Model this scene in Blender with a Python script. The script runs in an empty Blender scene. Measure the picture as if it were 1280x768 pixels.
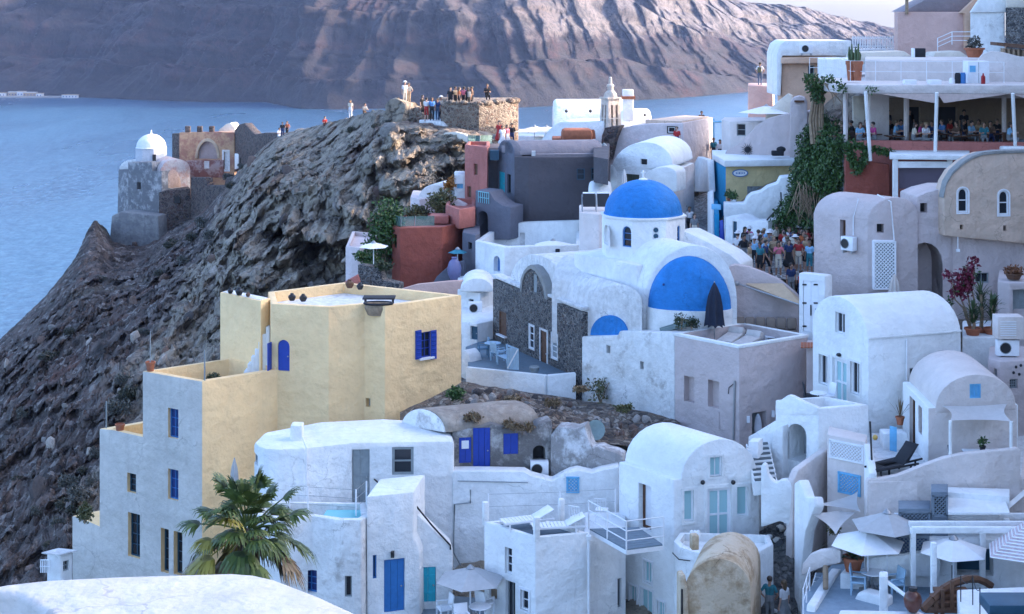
import bpy, bmesh, math, random
import numpy as np
from mathutils import Vector, Matrix, noise
random.seed(7); np.random.seed(7)
R = math.radians
sc = bpy.context.scene
COL = sc.collection
# ---------------------------------------------------------------- camera, sky, sun, exposure
F, HY, CX = 2000.0, 15.0, 640.0            # focal length, horizon row and centre column of the 1280x768 photograph
SEA = -110.0                               # sea level, metres below the camera
cam = bpy.data.cameras.new('camera'); camo = bpy.data.objects.new('camera', cam); COL.objects.link(camo)
cam.sensor_width = 36.0; cam.lens = 36.0 * F / 1280.0
cam.shift_y = -(384.0 - HY) / 1280.0
cam.clip_start = 0.5; cam.clip_end = 20000
camo.location = (0, 0, 0); camo.rotation_euler = (R(90), 0, 0)
sc.camera = camo
SUN_EL, SUN_AZ = 20.0, 82.0
world = bpy.data.worlds.new('World'); sc.world = world; world.use_nodes = True
_nt = world.node_tree
_sky = _nt.nodes.new('ShaderNodeTexSky'); _sky.sky_type = 'NISHITA'; _sky.sun_disc = False
_sky.sun_elevation = R(SUN_EL); _sky.sun_rotation = R(SUN_AZ); _sky.air_density = 0.65; _sky.dust_density = 2.8; _sky.ozone_density = 2.4
_bg = _nt.nodes['Background']; _nt.links.new(_sky.outputs[0], _bg.inputs[0]); _bg.inputs[1].default_value = 0.15
sun = bpy.data.lights.new('sun', 'SUN'); suno = bpy.data.objects.new('sun', sun); COL.objects.link(suno)
sun.energy = 1.25; sun.angle = R(0.6); sun.color = (1.0, 0.72, 0.5)
_sd = Vector((math.sin(R(SUN_AZ)) * math.cos(R(SUN_EL)), math.cos(R(SUN_AZ)) * math.cos(R(SUN_EL)), math.sin(R(SUN_EL))))
suno.rotation_euler = _sd.to_track_quat('Z', 'Y').to_euler()
vs = sc.view_settings; vs.view_transform = 'Standard'; vs.look = 'None'; vs.gamma = 1.0; vs.exposure = 2.65; vs.use_curve_mapping = False
sc.render.engine = 'CYCLES'
cy = sc.cycles
cy.use_denoising = True; cy.max_bounces = 6; cy.diffuse_bounces = 3; cy.glossy_bounces = 3; cy.transmission_bounces = 4
cy.volume_bounces = 0; cy.transparent_max_bounces = 8; cy.caustics_reflective = False; cy.caustics_refractive = False
# ---------------------------------------------------------------- pixel -> place
def W(px, py, Y): return Vector(((px - CX) / F * Y, Y, -(py - HY) / F * Y))
def PZ(px, py, z): return W(px, py, -z * F / (py - HY))
def ZP(py, Y): return -(py - HY) / F * Y
# ---------------------------------------------------------------- materials
MATS = {}
class NT:
    def __init__(s, name):
        s.m = bpy.data.materials.new(name); s.m.use_nodes = True; s.t = s.m.node_tree
        s.b = s.t.nodes['Principled BSDF']
    def n(s, typ, **kw):
        x = s.t.nodes.new(typ)
        for k, v in kw.items():
            if k in x.bl_rna.properties: setattr(x, k, v)
            else: x.inputs[k.replace('_', ' ')].default_value = v
        return x
    def l(s, a, b): s.t.links.new(a, b)
    def coords(s, scale=(1, 1, 1), rand=True):
        tc = s.n('ShaderNodeTexCoord'); mp = s.n('ShaderNodeMapping'); mp.inputs['Scale'].default_value = scale
        if rand:
            oi = s.n('ShaderNodeObjectInfo'); ad = s.n('ShaderNodeVectorMath', operation='MULTIPLY_ADD')
            cb = s.n('ShaderNodeCombineXYZ')
            for i in range(3): s.l(oi.outputs['Random'], cb.inputs[i])
            s.l(cb.outputs[0], ad.inputs[0]); ad.inputs[1].default_value = (37, 53, 71); s.l(tc.outputs['Object'], ad.inputs[2])
            s.l(ad.outputs[0], mp.inputs[0])
        else: s.l(tc.outputs['Object'], mp.inputs[0])
        return mp.outputs[0]
    def noise(s, co, scale, detail=6, rough=.6, out='Fac'):
        x = s.n('ShaderNodeTexNoise'); x.inputs['Scale'].default_value = scale; x.inputs['Detail'].default_value = detail
        x.inputs['Roughness'].default_value = rough; s.l(co, x.inputs['Vector']); return x.outputs[out]
    def ramp(s, fac, stops, interp='LINEAR'):
        x = s.n('ShaderNodeValToRGB'); x.color_ramp.interpolation = interp; el = x.color_ramp.elements
        while len(el) < len(stops): el.new(0.5)
        for e, (p, c) in zip(el, stops):
            e.position = p; e.color = (c, c, c, 1) if not hasattr(c, '__len__') else (*c, 1)
        s.l(fac, x.inputs[0]); return x.outputs[0]
    def mix(s, fac, a, b, mode='MIX'):
        x = s.n('ShaderNodeMix', data_type='RGBA', blend_type=mode)
        for sock, v in ((x.inputs[0], fac), (x.inputs[6], a), (x.inputs[7], b)):
            if hasattr(v, 'is_output'): s.l(v, sock)
            else: sock.default_value = v if not hasattr(v, '__len__') else ((*v, 1) if len(v) == 3 else v)
        return x.outputs[2]
    def math(s, op, a, b=0.0):
        x = s.n('ShaderNodeMath', operation=op)
        for i, v in enumerate((a, b)):
            if hasattr(v, 'is_output'): s.l(v, x.inputs[i])
            else: x.inputs[i].default_value = v
        return x.outputs[0]
    def bump(s, h, strength=.3, dist=.05, prev=None):
        x = s.n('ShaderNodeBump'); x.inputs['Strength'].default_value = strength; x.inputs['Distance'].default_value = dist
        s.l(h, x.inputs['Height'])
        if prev: s.l(prev, x.inputs['Normal'])
        return x.outputs[0]
    def done(s, col, rough=.9, nrm=None, **kw):
        if hasattr(col, 'is_output'): s.l(col, s.b.inputs['Base Color'])
        else: s.b.inputs['Base Color'].default_value = (*col, 1)
        if hasattr(rough, 'is_output'): s.l(rough, s.b.inputs['Roughness'])
        else: s.b.inputs['Roughness'].default_value = rough
        if nrm: s.l(nrm, s.b.inputs['Normal'])
        for k, v in kw.items(): s.b.inputs[k.replace('_', ' ')].default_value = v
        return s.m
def mat(key, fn):
    if key not in MATS: MATS[key] = fn()
    return MATS[key]
def plaster(name, c, dirt=.25, worn=0.0, under=(.25, .22, .2), rough=.9):
    def mk():
        t = NT(name); co = t.coords(); st = t.coords((2.2, 2.2, .22))
        a = t.noise(co, .55, 5, .62); b = t.noise(co, 3.5, 7, .68); s2 = t.noise(st, 1.4, 6, .65)
        col = t.mix(t.ramp(a, [(.3, 0.), (.72, 1.)]), tuple(x * .86 for x in c), tuple(min(1, x * 1.06) for x in c))
        col = t.mix(t.ramp(b, [(.38, .75 * dirt), (.6, 0.)]), col, tuple(x * .62 for x in c))
        col = t.mix(t.ramp(s2, [(.52, 0.), (.78, dirt)]), col, tuple(x * y for x, y in zip(c, (.55, .53, .52))))
        if worn:
            w = t.noise(co, .9, 8, .72)
            col = t.mix(t.ramp(w, [(.58 - worn * .28, 0.), (.70 - worn * .28, 1.)]), col, under)
        cr = t.n('ShaderNodeTexVoronoi', feature='DISTANCE_TO_EDGE'); cr.inputs['Scale'].default_value = .7; wv = t.n('ShaderNodeVectorMath', operation='MULTIPLY_ADD'); t.l(t.noise(co, 1.3, 5, .6, 'Color'), wv.inputs[0]); wv.inputs[1].default_value = (.9, .9, .9); t.l(co, wv.inputs[2]); t.l(wv.outputs[0], cr.inputs['Vector'])
        crk = t.math('MULTIPLY', t.ramp(cr.outputs['Distance'], [(.004, 1.), (.014, 0.)]), t.ramp(a, [(.5, 0.), (.6, min(1., dirt * 1.8))])); col = t.mix(crk, col, tuple(x * .5 for x in c))
        ptc = t.n('ShaderNodeTexVoronoi'); ptc.inputs['Scale'].default_value = .45; t.l(wv.outputs[0], ptc.inputs['Vector']); sp_ = t.n('ShaderNodeSeparateColor'); t.l(ptc.outputs['Color'], sp_.inputs[0])
        col = t.mix(t.ramp(sp_.outputs[0], [(.0, .16), (.5, 0.)]), col, tuple(x * .75 for x in c))
        h = t.noise(co, 1.1, 4, .55); h2 = t.noise(co, 14, 5, .65)
        n = t.bump(h2, .4, .035, t.bump(h, .75, .26))
        return t.done(col, rough, n)
    return mat(name, mk)
def paint(name, c, rough=.5, var=.12, metal=0.0):
    def mk():
        t = NT(name); co = t.coords(); a = t.noise(co, 5, 5, .6)
        col = t.mix(t.ramp(a, [(.3, 0.), (.7, 1.)]), tuple(x * (1 - var) for x in c), tuple(min(1, x * (1 + var)) for x in c))
        return t.done(col, rough, t.bump(a, .12, .01), Metallic=metal)
    return mat(name, mk)
def masonry(name, stones, mortar, scale=3.2, lit=0):
    def mk():
        t = NT(name); co = t.coords(); wob = t.noise(co, 2.5, 3, .5, 'Color')
        v = t.n('ShaderNodeVectorMath', operation='MULTIPLY_ADD'); t.l(wob, v.inputs[0]); v.inputs[1].default_value = (.35, .35, .35); t.l(co, v.inputs[2])
        sq = t.n('ShaderNodeVectorMath', operation='MULTIPLY'); t.l(v.outputs[0], sq.inputs[0]); sq.inputs[1].default_value = (1, 1, 1.5)
        vo = t.n('ShaderNodeTexVoronoi'); vo.inputs['Scale'].default_value = scale; t.l(sq.outputs[0], vo.inputs['Vector'])
        ve = t.n('ShaderNodeTexVoronoi', feature='DISTANCE_TO_EDGE'); ve.inputs['Scale'].default_value = scale; t.l(sq.outputs[0], ve.inputs['Vector'])
        sep = t.n('ShaderNodeSeparateColor'); t.l(vo.outputs['Color'], sep.inputs[0])
        k = len(stones)
        col = t.ramp(sep.outputs[0], [(i / k, s) for i, s in enumerate(stones)], 'CONSTANT')
        g = t.noise(co, 9, 6, .7); col = t.mix(t.ramp(g, [(.35, .55), (.65, 0.)]), col, (.03, .03, .03))
        edge = t.ramp(ve.outputs['Distance'], [(.03, 1.), (.11, 0.)])
        col = t.mix(edge, col, mortar)
        hh = t.math('ADD', t.math('MULTIPLY', t.ramp(ve.outputs['Distance'], [(0., 0.), (.16, 1.)]), 1.0), t.math('MULTIPLY', g, .5))
        return t.done(col, .95, t.bump(hh, .9, .09))
    return mat(name, mk)
def glass(name='window_glass', c=(.015, .02, .028)):
    return mat(name, lambda: NT(name).done(c, .12, None, IOR=1.5))
def leafm(name, c, c2, trans=.25):
    def mk():
        t = NT(name); co = t.coords((1, 1, 1)); a = t.noise(co, 1.7, 4, .6); g = t.n('ShaderNodeNewGeometry')
        f = t.math('ADD', t.math('MULTIPLY', a, .5), t.math('MULTIPLY', g.outputs['Random Per Island'], .5))
        return t.done(t.mix(t.ramp(f, [(.25, 0.), (.75, 1.)]), c, c2), .55, None, Subsurface_Weight=0.0)
    return mat(name, mk)
WHITE = plaster('whitewash', (.83, .835, .82), .28)
WHITE2 = plaster('whitewash_clean', (.85, .855, .84), .18)
WHITEW = plaster('whitewash_weathered', (.80, .80, .78), .45, .16, (.42, .40, .38))
WHITER = plaster('whitewash_roof', (.76, .75, .74), .85)
CREAM = plaster('cream_plaster', (.72, .65, .55), .2)
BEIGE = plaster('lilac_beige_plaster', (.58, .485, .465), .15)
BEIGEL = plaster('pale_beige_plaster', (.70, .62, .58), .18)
GREYW = plaster('grey_rendered_wall', (.60, .555, .50), .35)
YELLOW = plaster('yellow_plaster', (.98, .67, .35), .16)
OCHRE = plaster('ochre_plaster', (.62, .50, .26), .2)
PEACH = plaster('peach_plaster', (.66, .43, .30), .15)
PINK = plaster('pink_plaster', (.62, .40, .34), .15)
PALEPINK = plaster('pale_pink_plaster', (.68, .58, .57), .25)
RED = plaster('red_plaster', (.30, .075, .05), .5)
ROSE = plaster('rose_red_plaster', (.46, .16, .13), .4)
DARK = plaster('charcoal_plaster', (.085, .075, .085), .2)
SLATE = plaster('slate_blue_plaster', (.13, .135, .17), .2)
MAUVE = plaster('mauve_roof_plaster', (.27, .235, .25), .2)
RUINP = plaster('ruin_ochre_plaster', (.55, .34, .20), .5, .5, (.35, .17, .12))
OLDW = plaster('peeling_whitewash', (.50, .48, .46), .6, .75, (.15, .14, .135))
BROWNP = plaster('brown_weathered_plaster', (.46, .33, .20), .9, .6, (.58, .47, .34))
SANDST = plaster('sandy_rough_plaster', (.66, .49, .38), .5, .35, (.54, .41, .32))
DOMEB = plaster('dome_blue_paint', (.012, .21, .58), .6, 0, (0, 0, 0), .75)
BLUE = paint('blue_paint', (.012, .05, .34))
BLUED = paint('deep_blue_paint', (.01, .035, .16))
BLUEM = paint('mid_blue_paint', (.03, .16, .42))
AQUA = paint('aqua_paint', (.02, .38, .48))
SKYB = paint('sky_blue_paint', (.14, .42, .66))
TEAL = paint('dark_teal_paint', (.015, .07, .12))
GREYP = paint('grey_paint', (.25, .28, .29))
WP = paint('white_paint', (.78, .79, .81), .45, .06)
BLACK = paint('black_paint', (.012, .012, .014))
CHAR = paint('charcoal_fabric', (.018, .019, .024), .9)
DECK = paint('grey_deck_paint', (.13, .18, .22), .7)
BROWN = paint('brown_wood', (.11, .05, .025), .7, .3)
WOOD = paint('weathered_wood', (.28, .20, .13), .8, .3)
TERRA = paint('terracotta', (.36, .12, .06), .85, .2)
CLOTHW = paint('white_canvas', (.80, .79, .78), .95, .05)
CLOTHG = paint('grey_canvas', (.42, .42, .42), .95, .08)
CLOTHT = paint('tan_canvas', (.52, .38, .25), .95, .08)
TAUPE = paint('taupe_fabric', (.20, .155, .125), .95, .1)
METAL = paint('grey_metal', (.35, .36, .37), .4, .1, .6)
FACADE = masonry('lava_stone_masonry', [(.10, .10, .105), (.16, .155, .15), (.06, .06, .065), (.21, .20, .19), (.12, .10, .09), (.08, .08, .085)], (.30, .28, .26), 4.6)
CASTLE = masonry('castle_rubble_masonry', [(.20, .15, .11), (.30, .24, .18), (.12, .085, .07), (.36, .30, .23), (.22, .13, .09)], (.30, .25, .20), 3.6)
RUINST = masonry('dark_ruin_masonry', [(.09, .065, .06), (.14, .10, .085), (.06, .05, .05), (.18, .14, .12), (.12, .07, .06)], (.15, .12, .11), 2.6)
GL = glass()
# ---------------------------------------------------------------- objects
def fixlabel(o, label, cat, group, kind):
    if label: o['label'] = label
    if cat: o['category'] = cat
    if group: o['group'] = group
    if kind or cat: o['kind'] = kind or 'thing'
def thing(name, label, cat, loc=(0, 0, 0), group=None, rz=0):
    o = bpy.data.objects.new(name, None); COL.objects.link(o); o.location = loc; o.rotation_euler = (0, 0, rz)
    o.empty_display_size = .2
    fixlabel(o, label, cat, group, None); return o
def wloc(o):
    v = Vector((0, 0, 0))
    while o is not None: v += o.location; o = o.parent
    return v
def copy_tree(o, parent=None):
    c = o.copy(); COL.objects.link(c); c.parent = parent
    for ch in list(o.children): copy_tree(ch, c)
    return c
class MB:
    def __init__(s): s.bm = bmesh.new()
    def face(s, pts):
        try: return s.bm.faces.new([s.bm.verts.new(p) for p in pts])
        except ValueError: return None
    def loft(s, rings, cap=True, closed=True):
        vr = [[s.bm.verts.new(p) for p in r] for r in rings]; n = len(vr[0])
        for a, b in zip(vr, vr[1:]):
            for i in range(n if closed else n - 1):
                j = (i + 1) % n
                s.bm.faces.new((a[i], a[j], b[j], b[i]))
        if cap:
            s.bm.faces.new(vr[0][::-1]); s.bm.faces.new(vr[-1])
        return s
    def prism(s, xy, z0, z1):
        return s.loft([[Vector((p[0], p[1], z0)) for p in xy], [Vector((p[0], p[1], z1)) for p in xy]])
    def ext(s, pts, vec):
        vec = Vector(vec); return s.loft([[Vector(p) for p in pts], [Vector(p) + vec for p in pts]])
    def box(s, c, d, rz=0, ry=0, rx=0):
        m = Matrix.Translation(c) @ Matrix.Rotation(rz, 4, 'Z') @ Matrix.Rotation(ry, 4, 'Y') @ Matrix.Rotation(rx, 4, 'X')
        x, y, z = d[0] / 2, d[1] / 2, d[2] / 2
        return s.loft([[m @ Vector(p) for p in ((-x, -y, k), (x, -y, k), (x, y, k), (-x, y, k))] for k in (-z, z)])
    def tube(s, p0, p1, r0, r1=None, n=8):
        return s.path([p0, p1], [r0, r0 if r1 is None else r1], n)
    def path(s, pts, r, n=6):
        pts = [Vector(p) for p in pts]; rings = []
        rr = r if hasattr(r, '__len__') else [r] * len(pts)
        for i, p in enumerate(pts):
            d = (pts[min(i + 1, len(pts) - 1)] - pts[max(i - 1, 0)]).normalized()
            u = d.cross(Vector((0, 0, 1)) if abs(d.z) < .95 else Vector((1, 0, 0))).normalized(); v = d.cross(u)
            rings.append([p + (u * math.cos(2 * math.pi * k / n) + v * math.sin(2 * math.pi * k / n)) * rr[i] for k in range(n)])
        return s.loft(rings)
    def lathe(s, c, prof, n=20, cap=True, sq=(1, 1)):
        c = Vector(c)
        return s.loft([[c + Vector((r * sq[0] * math.cos(2 * math.pi * k / n), r * sq[1] * math.sin(2 * math.pi * k / n), z)) for k in range(n)] for r, z in prof], cap)
    def ball(s, c, r, n=10, m=6):
        r = r if hasattr(r, '__len__') else (r, r, r); c = Vector(c)
        return s.loft([[c + Vector((r[0] * math.sin(a) * math.cos(2 * math.pi * k / n), r[1] * math.sin(a) * math.sin(2 * math.pi * k / n), -r[2] * math.cos(a))) for k in range(n)]
                       for a in [math.pi * (i + .35) / (m + .7) for i in range(m + 1)]])
    def build(s, name, m, parent=None, bevel=0, smooth=35, origin=None, mats=None, matfn=None, seg=2):
        bm = s.bm; bmesh.ops.recalc_face_normals(bm, faces=bm.faces)
        if bevel:
            es = [e for e in bm.edges if len(e.link_faces) == 2 and e.calc_face_angle(0) > R(32)]
            bmesh.ops.bevel(bm, geom=es, offset=bevel, segments=seg, affect='EDGES', clamp_overlap=True, profile=.5)
        org = wloc(parent) if parent is not None and origin is None else (Vector(origin) if origin is not None else Vector((0, 0, 0)))
        me = bpy.data.meshes.new(name)
        if matfn:
            bm.normal_update()
            for f in bm.faces: f.material_index = matfn(f)
        bmesh.ops.translate(bm, verts=bm.verts, vec=-org)
        bm.to_mesh(me); bm.free()
        o = bpy.data.objects.new(name, me); COL.objects.link(o)
        for x in (mats or [m]): me.materials.append(x)
        if smooth:
            me.polygons.foreach_set('use_smooth', [True] * len(me.polygons)); me.set_sharp_from_angle(angle=R(smooth))
        if parent is not None:
            o.parent = parent
        elif origin is not None: o.location = org
        return o
def local_build(mb, name, m, parent, **kw):      # parts given in the thing's own coordinates
    return mb.build(name, m, parent, origin=(0, 0, 0), **kw) if parent is None else _lb(mb, name, m, parent, **kw)
def _lb(mb, name, m, parent, **kw):
    o = mb.build(name, m, None, **kw); o.parent = parent; return o
PENDING = []
def cut(o, cmb):
    if not len(cmb.bm.faces): cmb.bm.free(); return
    bmesh.ops.recalc_face_normals(cmb.bm, faces=cmb.bm.faces)
    me = bpy.data.meshes.new('cutter'); cmb.bm.to_mesh(me); cmb.bm.free()
    c = bpy.data.objects.new('cutter', me); COL.objects.link(c)
    md = o.modifiers.new('cut', 'BOOLEAN'); md.object = c; md.operation = 'DIFFERENCE'; md.solver = 'EXACT'
    PENDING.append((o, c))
def run_pending():
    bpy.context.view_layer.update(); dg = bpy.context.evaluated_depsgraph_get(); new = []
    for o, c in PENDING:
        new.append((o, bpy.data.meshes.new_from_object(o.evaluated_get(dg))))
    for o, me in new:
        o.modifiers.clear(); o.data = me
        me.polygons.foreach_set('use_smooth', [True] * len(me.polygons)); me.set_sharp_from_angle(angle=R(35))
    for c in {c for _, c in PENDING}: bpy.data.objects.remove(c, do_unlink=True)
    PENDING.clear()
class Face:                                   # a vertical wall plane from A to B (left to right as seen), outward normal towards the viewer
    def __init__(s, A, B):
        s.A = Vector((A[0], A[1])); s.B = Vector((B[0], B[1])); s.d = (s.B - s.A).normalized(); s.n = Vector((s.d.y, -s.d.x)); s.L = (s.B - s.A).length
    def pt(s, px, py):
        d = Vector(((px - CX) / F, 1.0)); t = s.A.dot(s.n) / d.dot(s.n); return W(px, py, t)
    def u(s, px, py=400): p = s.pt(px, py); return (Vector((p.x, p.y)) - s.A).dot(s.d)
    def at(s, u, z, d=0.0): q = s.A + s.d * u + s.n * d; return Vector((q.x, q.y, z))
    def rect(s, x0, y0, x1, y1):
        xm = (x0 + x1) / 2; return s.u(x0), s.u(x1), s.pt(xm, y1).z, s.pt(xm, y0).z
    def poly(s, pix): return [s.pt(*p) for p in pix]
def FP(x0, Y0, x1, Y1): return Face(((x0 - CX) / F * Y0, Y0), ((x1 - CX) / F * Y1, Y1))
def outline(u0, u1, z0, z1, arch=0, n=8):
    if not arch: return [(u0, z0), (u1, z0), (u1, z1), (u0, z1)]
    r = (u1 - u0) / 2; h = min(r * arch, (z1 - z0) * .98); zs = z1 - h
    return [(u0, z0), (u1, z0)] + [(u0 + r + r * math.cos(math.pi * k / n), zs + h * math.sin(math.pi * k / n)) for k in range(n + 1)]
def inset(pts, t):
    cu = sum(p[0] for p in pts) / len(pts); us = [p[0] for p in pts]; zs = [p[1] for p in pts]
    u0, u1, z0, z1 = min(us), max(us), min(zs), max(zs); su = max(.05, (u1 - u0 - 2 * t) / (u1 - u0)); sz = max(.05, (z1 - z0 - 2 * t) / (z1 - z0))
    return [((p[0] - (u0 + u1) / 2) * su + (u0 + u1) / 2, (p[1] - (z0 + z1) / 2) * sz + (z0 + z1) / 2) for p in pts]
def opening(h, fc, x0, y0, x1, y1, cm, kind='win', fr=WP, pane=GL, mull=(1, 1), depth=.16, arch=0, sill=None, surround=None, bar=.05, name=None, handle=True, label=None):
    """cut one opening into wall plane fc (pixel box) and fill it"""
    u0, u1, z0, z1 = fc.rect(x0, y0, x1, y1); ol = outline(u0, u1, z0, z1, arch)
    for c in (cm if isinstance(cm, (list, tuple)) else [cm]):
        if c is not None: c.ext([fc.at(u, z, .12) for u, z in ol], [*(fc.n * -(depth + .12)), 0])
    o = None
    ring = lambda mb, a, b, d0, d1: [mb.loft([[fc.at(*a[i], d0), fc.at(*a[j], d0), fc.at(*b[j], d0), fc.at(*b[i], d0)], [fc.at(*a[i], d1), fc.at(*a[j], d1), fc.at(*b[j], d1), fc.at(*b[i], d1)]]) for i in range(len(a)) for j in [(i + 1) % len(a)]]
    back = -depth + .005
    if kind in ('win', 'door'):
        inn = inset(ol, bar); m1 = MB(); ring(m1, ol, inn, back, back + .07)
        nx, ny = mull; a0, a1, b0, b1 = u0 + bar, u1 - bar, z0 + bar, z1 - bar
        for i in range(1, nx + 1): uu = a0 + (a1 - a0) * i / (nx + 1); m1.box(fc.at(uu, (b0 + b1) / 2, back + .035), (bar * .6, .05, (b1 - b0)), math.atan2(fc.d.y, fc.d.x))
        for i in range(1, ny + 1): zz = b0 + (b1 - b0) * i / (ny + 1); m1.box(fc.at((u0 + u1) / 2, zz, back + .033), ((a1 - a0), .045, bar * .6), math.atan2(fc.d.y, fc.d.x))
        o = m1.build(name or ('window' if kind == 'win' else 'door'), fr, h)
        m2 = MB(); m2.ext([fc.at(u, z, back) for u, z in inn], [*(fc.n * .02), 0]); m2.build('pane', pane, o, origin=wloc(o))
    elif kind == 'panel':                     # solid leaf: a plank door or closed shutters
        m1 = MB(); k = max(1, mull[0])
        if arch: m1.ext([fc.at(u, z, back) for u, z in inset(ol, .01)], [*(fc.n * .06), 0])
        else:
            w = (u1 - u0 - .02) / k
            for i in range(k): m1.ext([fc.at(*p, back) for p in outline(u0 + .01 + w * i + .006, u0 + .01 + w * (i + 1) - .006, z0 + .01, z1 - .01)], [*(fc.n * .05), 0])
            for i in range(mull[1]):
                zz = z0 + (z1 - z0) * (i + .5) / mull[1]; m1.box(fc.at((u0 + u1) / 2, zz, back + .055), ((u1 - u0) * .9, .03, .07), math.atan2(fc.d.y, fc.d.x))
        o = m1.build(name or 'door', pane, h)
        if handle: m3 = MB(); m3.ball(fc.at(u1 - (u1 - u0) * .16, z0 + (z1 - z0) * .47, back + .09), .035, 8, 4); m3.build('handle', METAL, o, origin=wloc(o))
    elif kind == 'hole':
        m1 = MB(); m1.ext([fc.at(u, z, back) for u, z in inset(ol, -.02)], [*(fc.n * -.03), 0]); o = m1.build(name or 'recess', pane, h)
    if sill:
        m4 = MB(); m4.box(fc.at((u0 + u1) / 2, z0 - .03, .05), (u1 - u0 + .16, .22, .07), math.atan2(fc.d.y, fc.d.x)); m4.build('sill', sill, o or h, origin=wloc(o or h))
    if surround:
        t, smat = surround; out = [(min(max(u, u0 - t), u1 + t), z) for u, z in inset(ol, -t)]; m5 = MB(); ring(m5, out, ol, -.01, .035); m5.build('surround', smat, o or h, origin=wloc(o or h))
    if label and o: o['label'] = label
    return o
def plan(pts, z):                              # pixel corners -> ground plan on the level z; ('Y',px,Y) gives a corner by its depth; ('par',i,j,k) closes a parallelogram
    out = []
    for p in pts:
        if p[0] == 'Y': v = W(p[1], HY, p[2])
        elif p[0] == 'par': v = out[p[1]] + out[p[2]] - out[p[3]]; v = Vector((v[0], v[1]))
        elif p[0] == 'off': v = out[p[1]] + Vector((p[2], p[3]))
        else: v = PZ(p[0], p[1], z)
        out.append(Vector((v[0], v[1])))
    return out
def shrink(pts, t):
    n = len(pts); out = []
    for i in range(n):
        a, b, c = pts[i - 1], pts[i], pts[(i + 1) % n]
        d1 = (b - a).normalized(); d2 = (c - b).normalized(); n1 = Vector((-d1.y, d1.x)); n2 = Vector((-d2.y, d2.x))
        k = (n1 + n2); k = k / max(.25, k.length_squared) * 2 if k.length > .01 else n1
        out.append(b + k * t)
    return out
class House:
    """a building: plan prism on traced roof corners, walls from zb to zt"""
    def __init__(s, name, label, pts, zt, zb, m, cat='house', parapet=0, pw=.25, bevel=.07, group=None, deck=None, mats=None, matfn=None, wall='wall'):
        s.xy = plan(pts, zt); s.zt, s.zb = zt, zb
        c = sum(s.xy, Vector((0, 0))) / len(s.xy); s.o = thing(name, label, cat, (c.x, c.y, zb), group)
        s.wall = MB().prism(s.xy, zb, zt).build(wall, m, s.o, bevel=bevel, mats=mats, matfn=matfn); s.cm = MB(); s.extra = []
        if parapet:
            ins = shrink(s.xy, pw); s.cm.prism(ins, zt - parapet, zt + 1)
            if deck: MB().prism(shrink(s.xy, pw + .003), zt - parapet - .05, zt - parapet + .012).build('deck', deck, s.o)
    def f(s, i): return Face(s.xy[i], s.xy[(i + 1) % len(s.xy)])
    def op(s, i, *a, **k): fc = i if isinstance(i, Face) else s.f(i); return opening(s.o, fc, *a, s.cm, **k)
    def done(s):
        cut(s.wall, s.cm); return s.o
def elev(name, fc, pix, thick, m, parent=None, label=None, cat=None, bevel=.06, group=None, back=True, off=0.0, vec=None, **kw):
    """a wall drawn in elevation on plane fc and given thickness (or extruded along vec)"""
    pts = fc.poly(pix); 
    if off: pts = [p + Vector((*(fc.n * off), 0)) for p in pts]
    v = Vector((*(fc.n * -thick), 0)) if vec is None else Vector((vec[0], vec[1], vec[2] if len(vec) > 2 else 0))
    if parent is None:
        b = min(pts, key=lambda p: p.z); o = MB().ext(pts, v).build(name, m, None, bevel=bevel, origin=b, **kw); fixlabel(o, label, cat, group, None); return o
    return MB().ext(pts, v).build(name, m, parent, bevel=bevel, **kw)
def arcpix(x0, y0, xa, ya, x1, y1, n=12, p=2.0):
    """pixel arch from springing (x0,y0) over crown height ya to (x1,y1)"""
    out = []
    for k in range(n + 1):
        t = math.pi * (1 - k / n); c = math.cos(t); s = math.sin(t); yy = (y0 + y1) / 2 + (y1 - y0) / 2 * c
        out.append(((x0 + x1) / 2 + (x1 - x0) / 2 * c, yy - ((y0 + y1) / 2 - ya) * s))
    return out
# ---------------------------------------------------------------- sea, far island, headland, hillside
def struct(o, kind='structure', label=None, cat=None): o['kind'] = kind; fixlabel(o, label, cat, None, None); return o
def grid_obj(name, P, m, smooth=True):
    nv, nu = P.shape[:2]; me = bpy.data.meshes.new(name)
    idx = np.arange(nv * nu).reshape(nv, nu)
    q = np.stack([idx[:-1, :-1], idx[:-1, 1:], idx[1:, 1:], idx[1:, :-1]], -1).reshape(-1, 4)
    me.from_pydata(P.reshape(-1, 3).tolist(), [], q.tolist()); me.materials.append(m)
    if smooth: me.polygons.foreach_set('use_smooth', [True] * len(me.polygons))
    o = bpy.data.objects.new(name, me); COL.objects.link(o); return o
def sea_mat():
    t = NT('sea_water'); co = t.coords((1, 1, 1), False); st = t.coords((1, .55, 1), False)
    a = t.noise(st, .16, 5, .6); b = t.noise(co, .9, 4, .6); big = t.noise(t.coords((1, .25, 1), False), .006, 4, .55)
    col = t.mix(t.ramp(big, [(.35, 0.), (.7, 1.)]), (.010, .045, .10), (.026, .09, .16))
    h = t.math('ADD', t.math('MULTIPLY', a, 1.0), t.math('MULTIPLY', b, .22))
    spk = t.noise(st, .35, 3, .7); col = t.mix(t.ramp(spk, [(.42, 0.), (.62, .8)]), col, (.05, .13, .22))  # paler speckle in the base colour stands in for wave sparkle
    return t.done(col, t.ramp(big, [(.3, .22), (.7, .42)]), t.bump(h, .75, 1.1), IOR=1.33)
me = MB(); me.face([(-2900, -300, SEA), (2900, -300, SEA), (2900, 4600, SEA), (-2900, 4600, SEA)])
struct(me.build('sea', sea_mat(), None, smooth=0))
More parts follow.
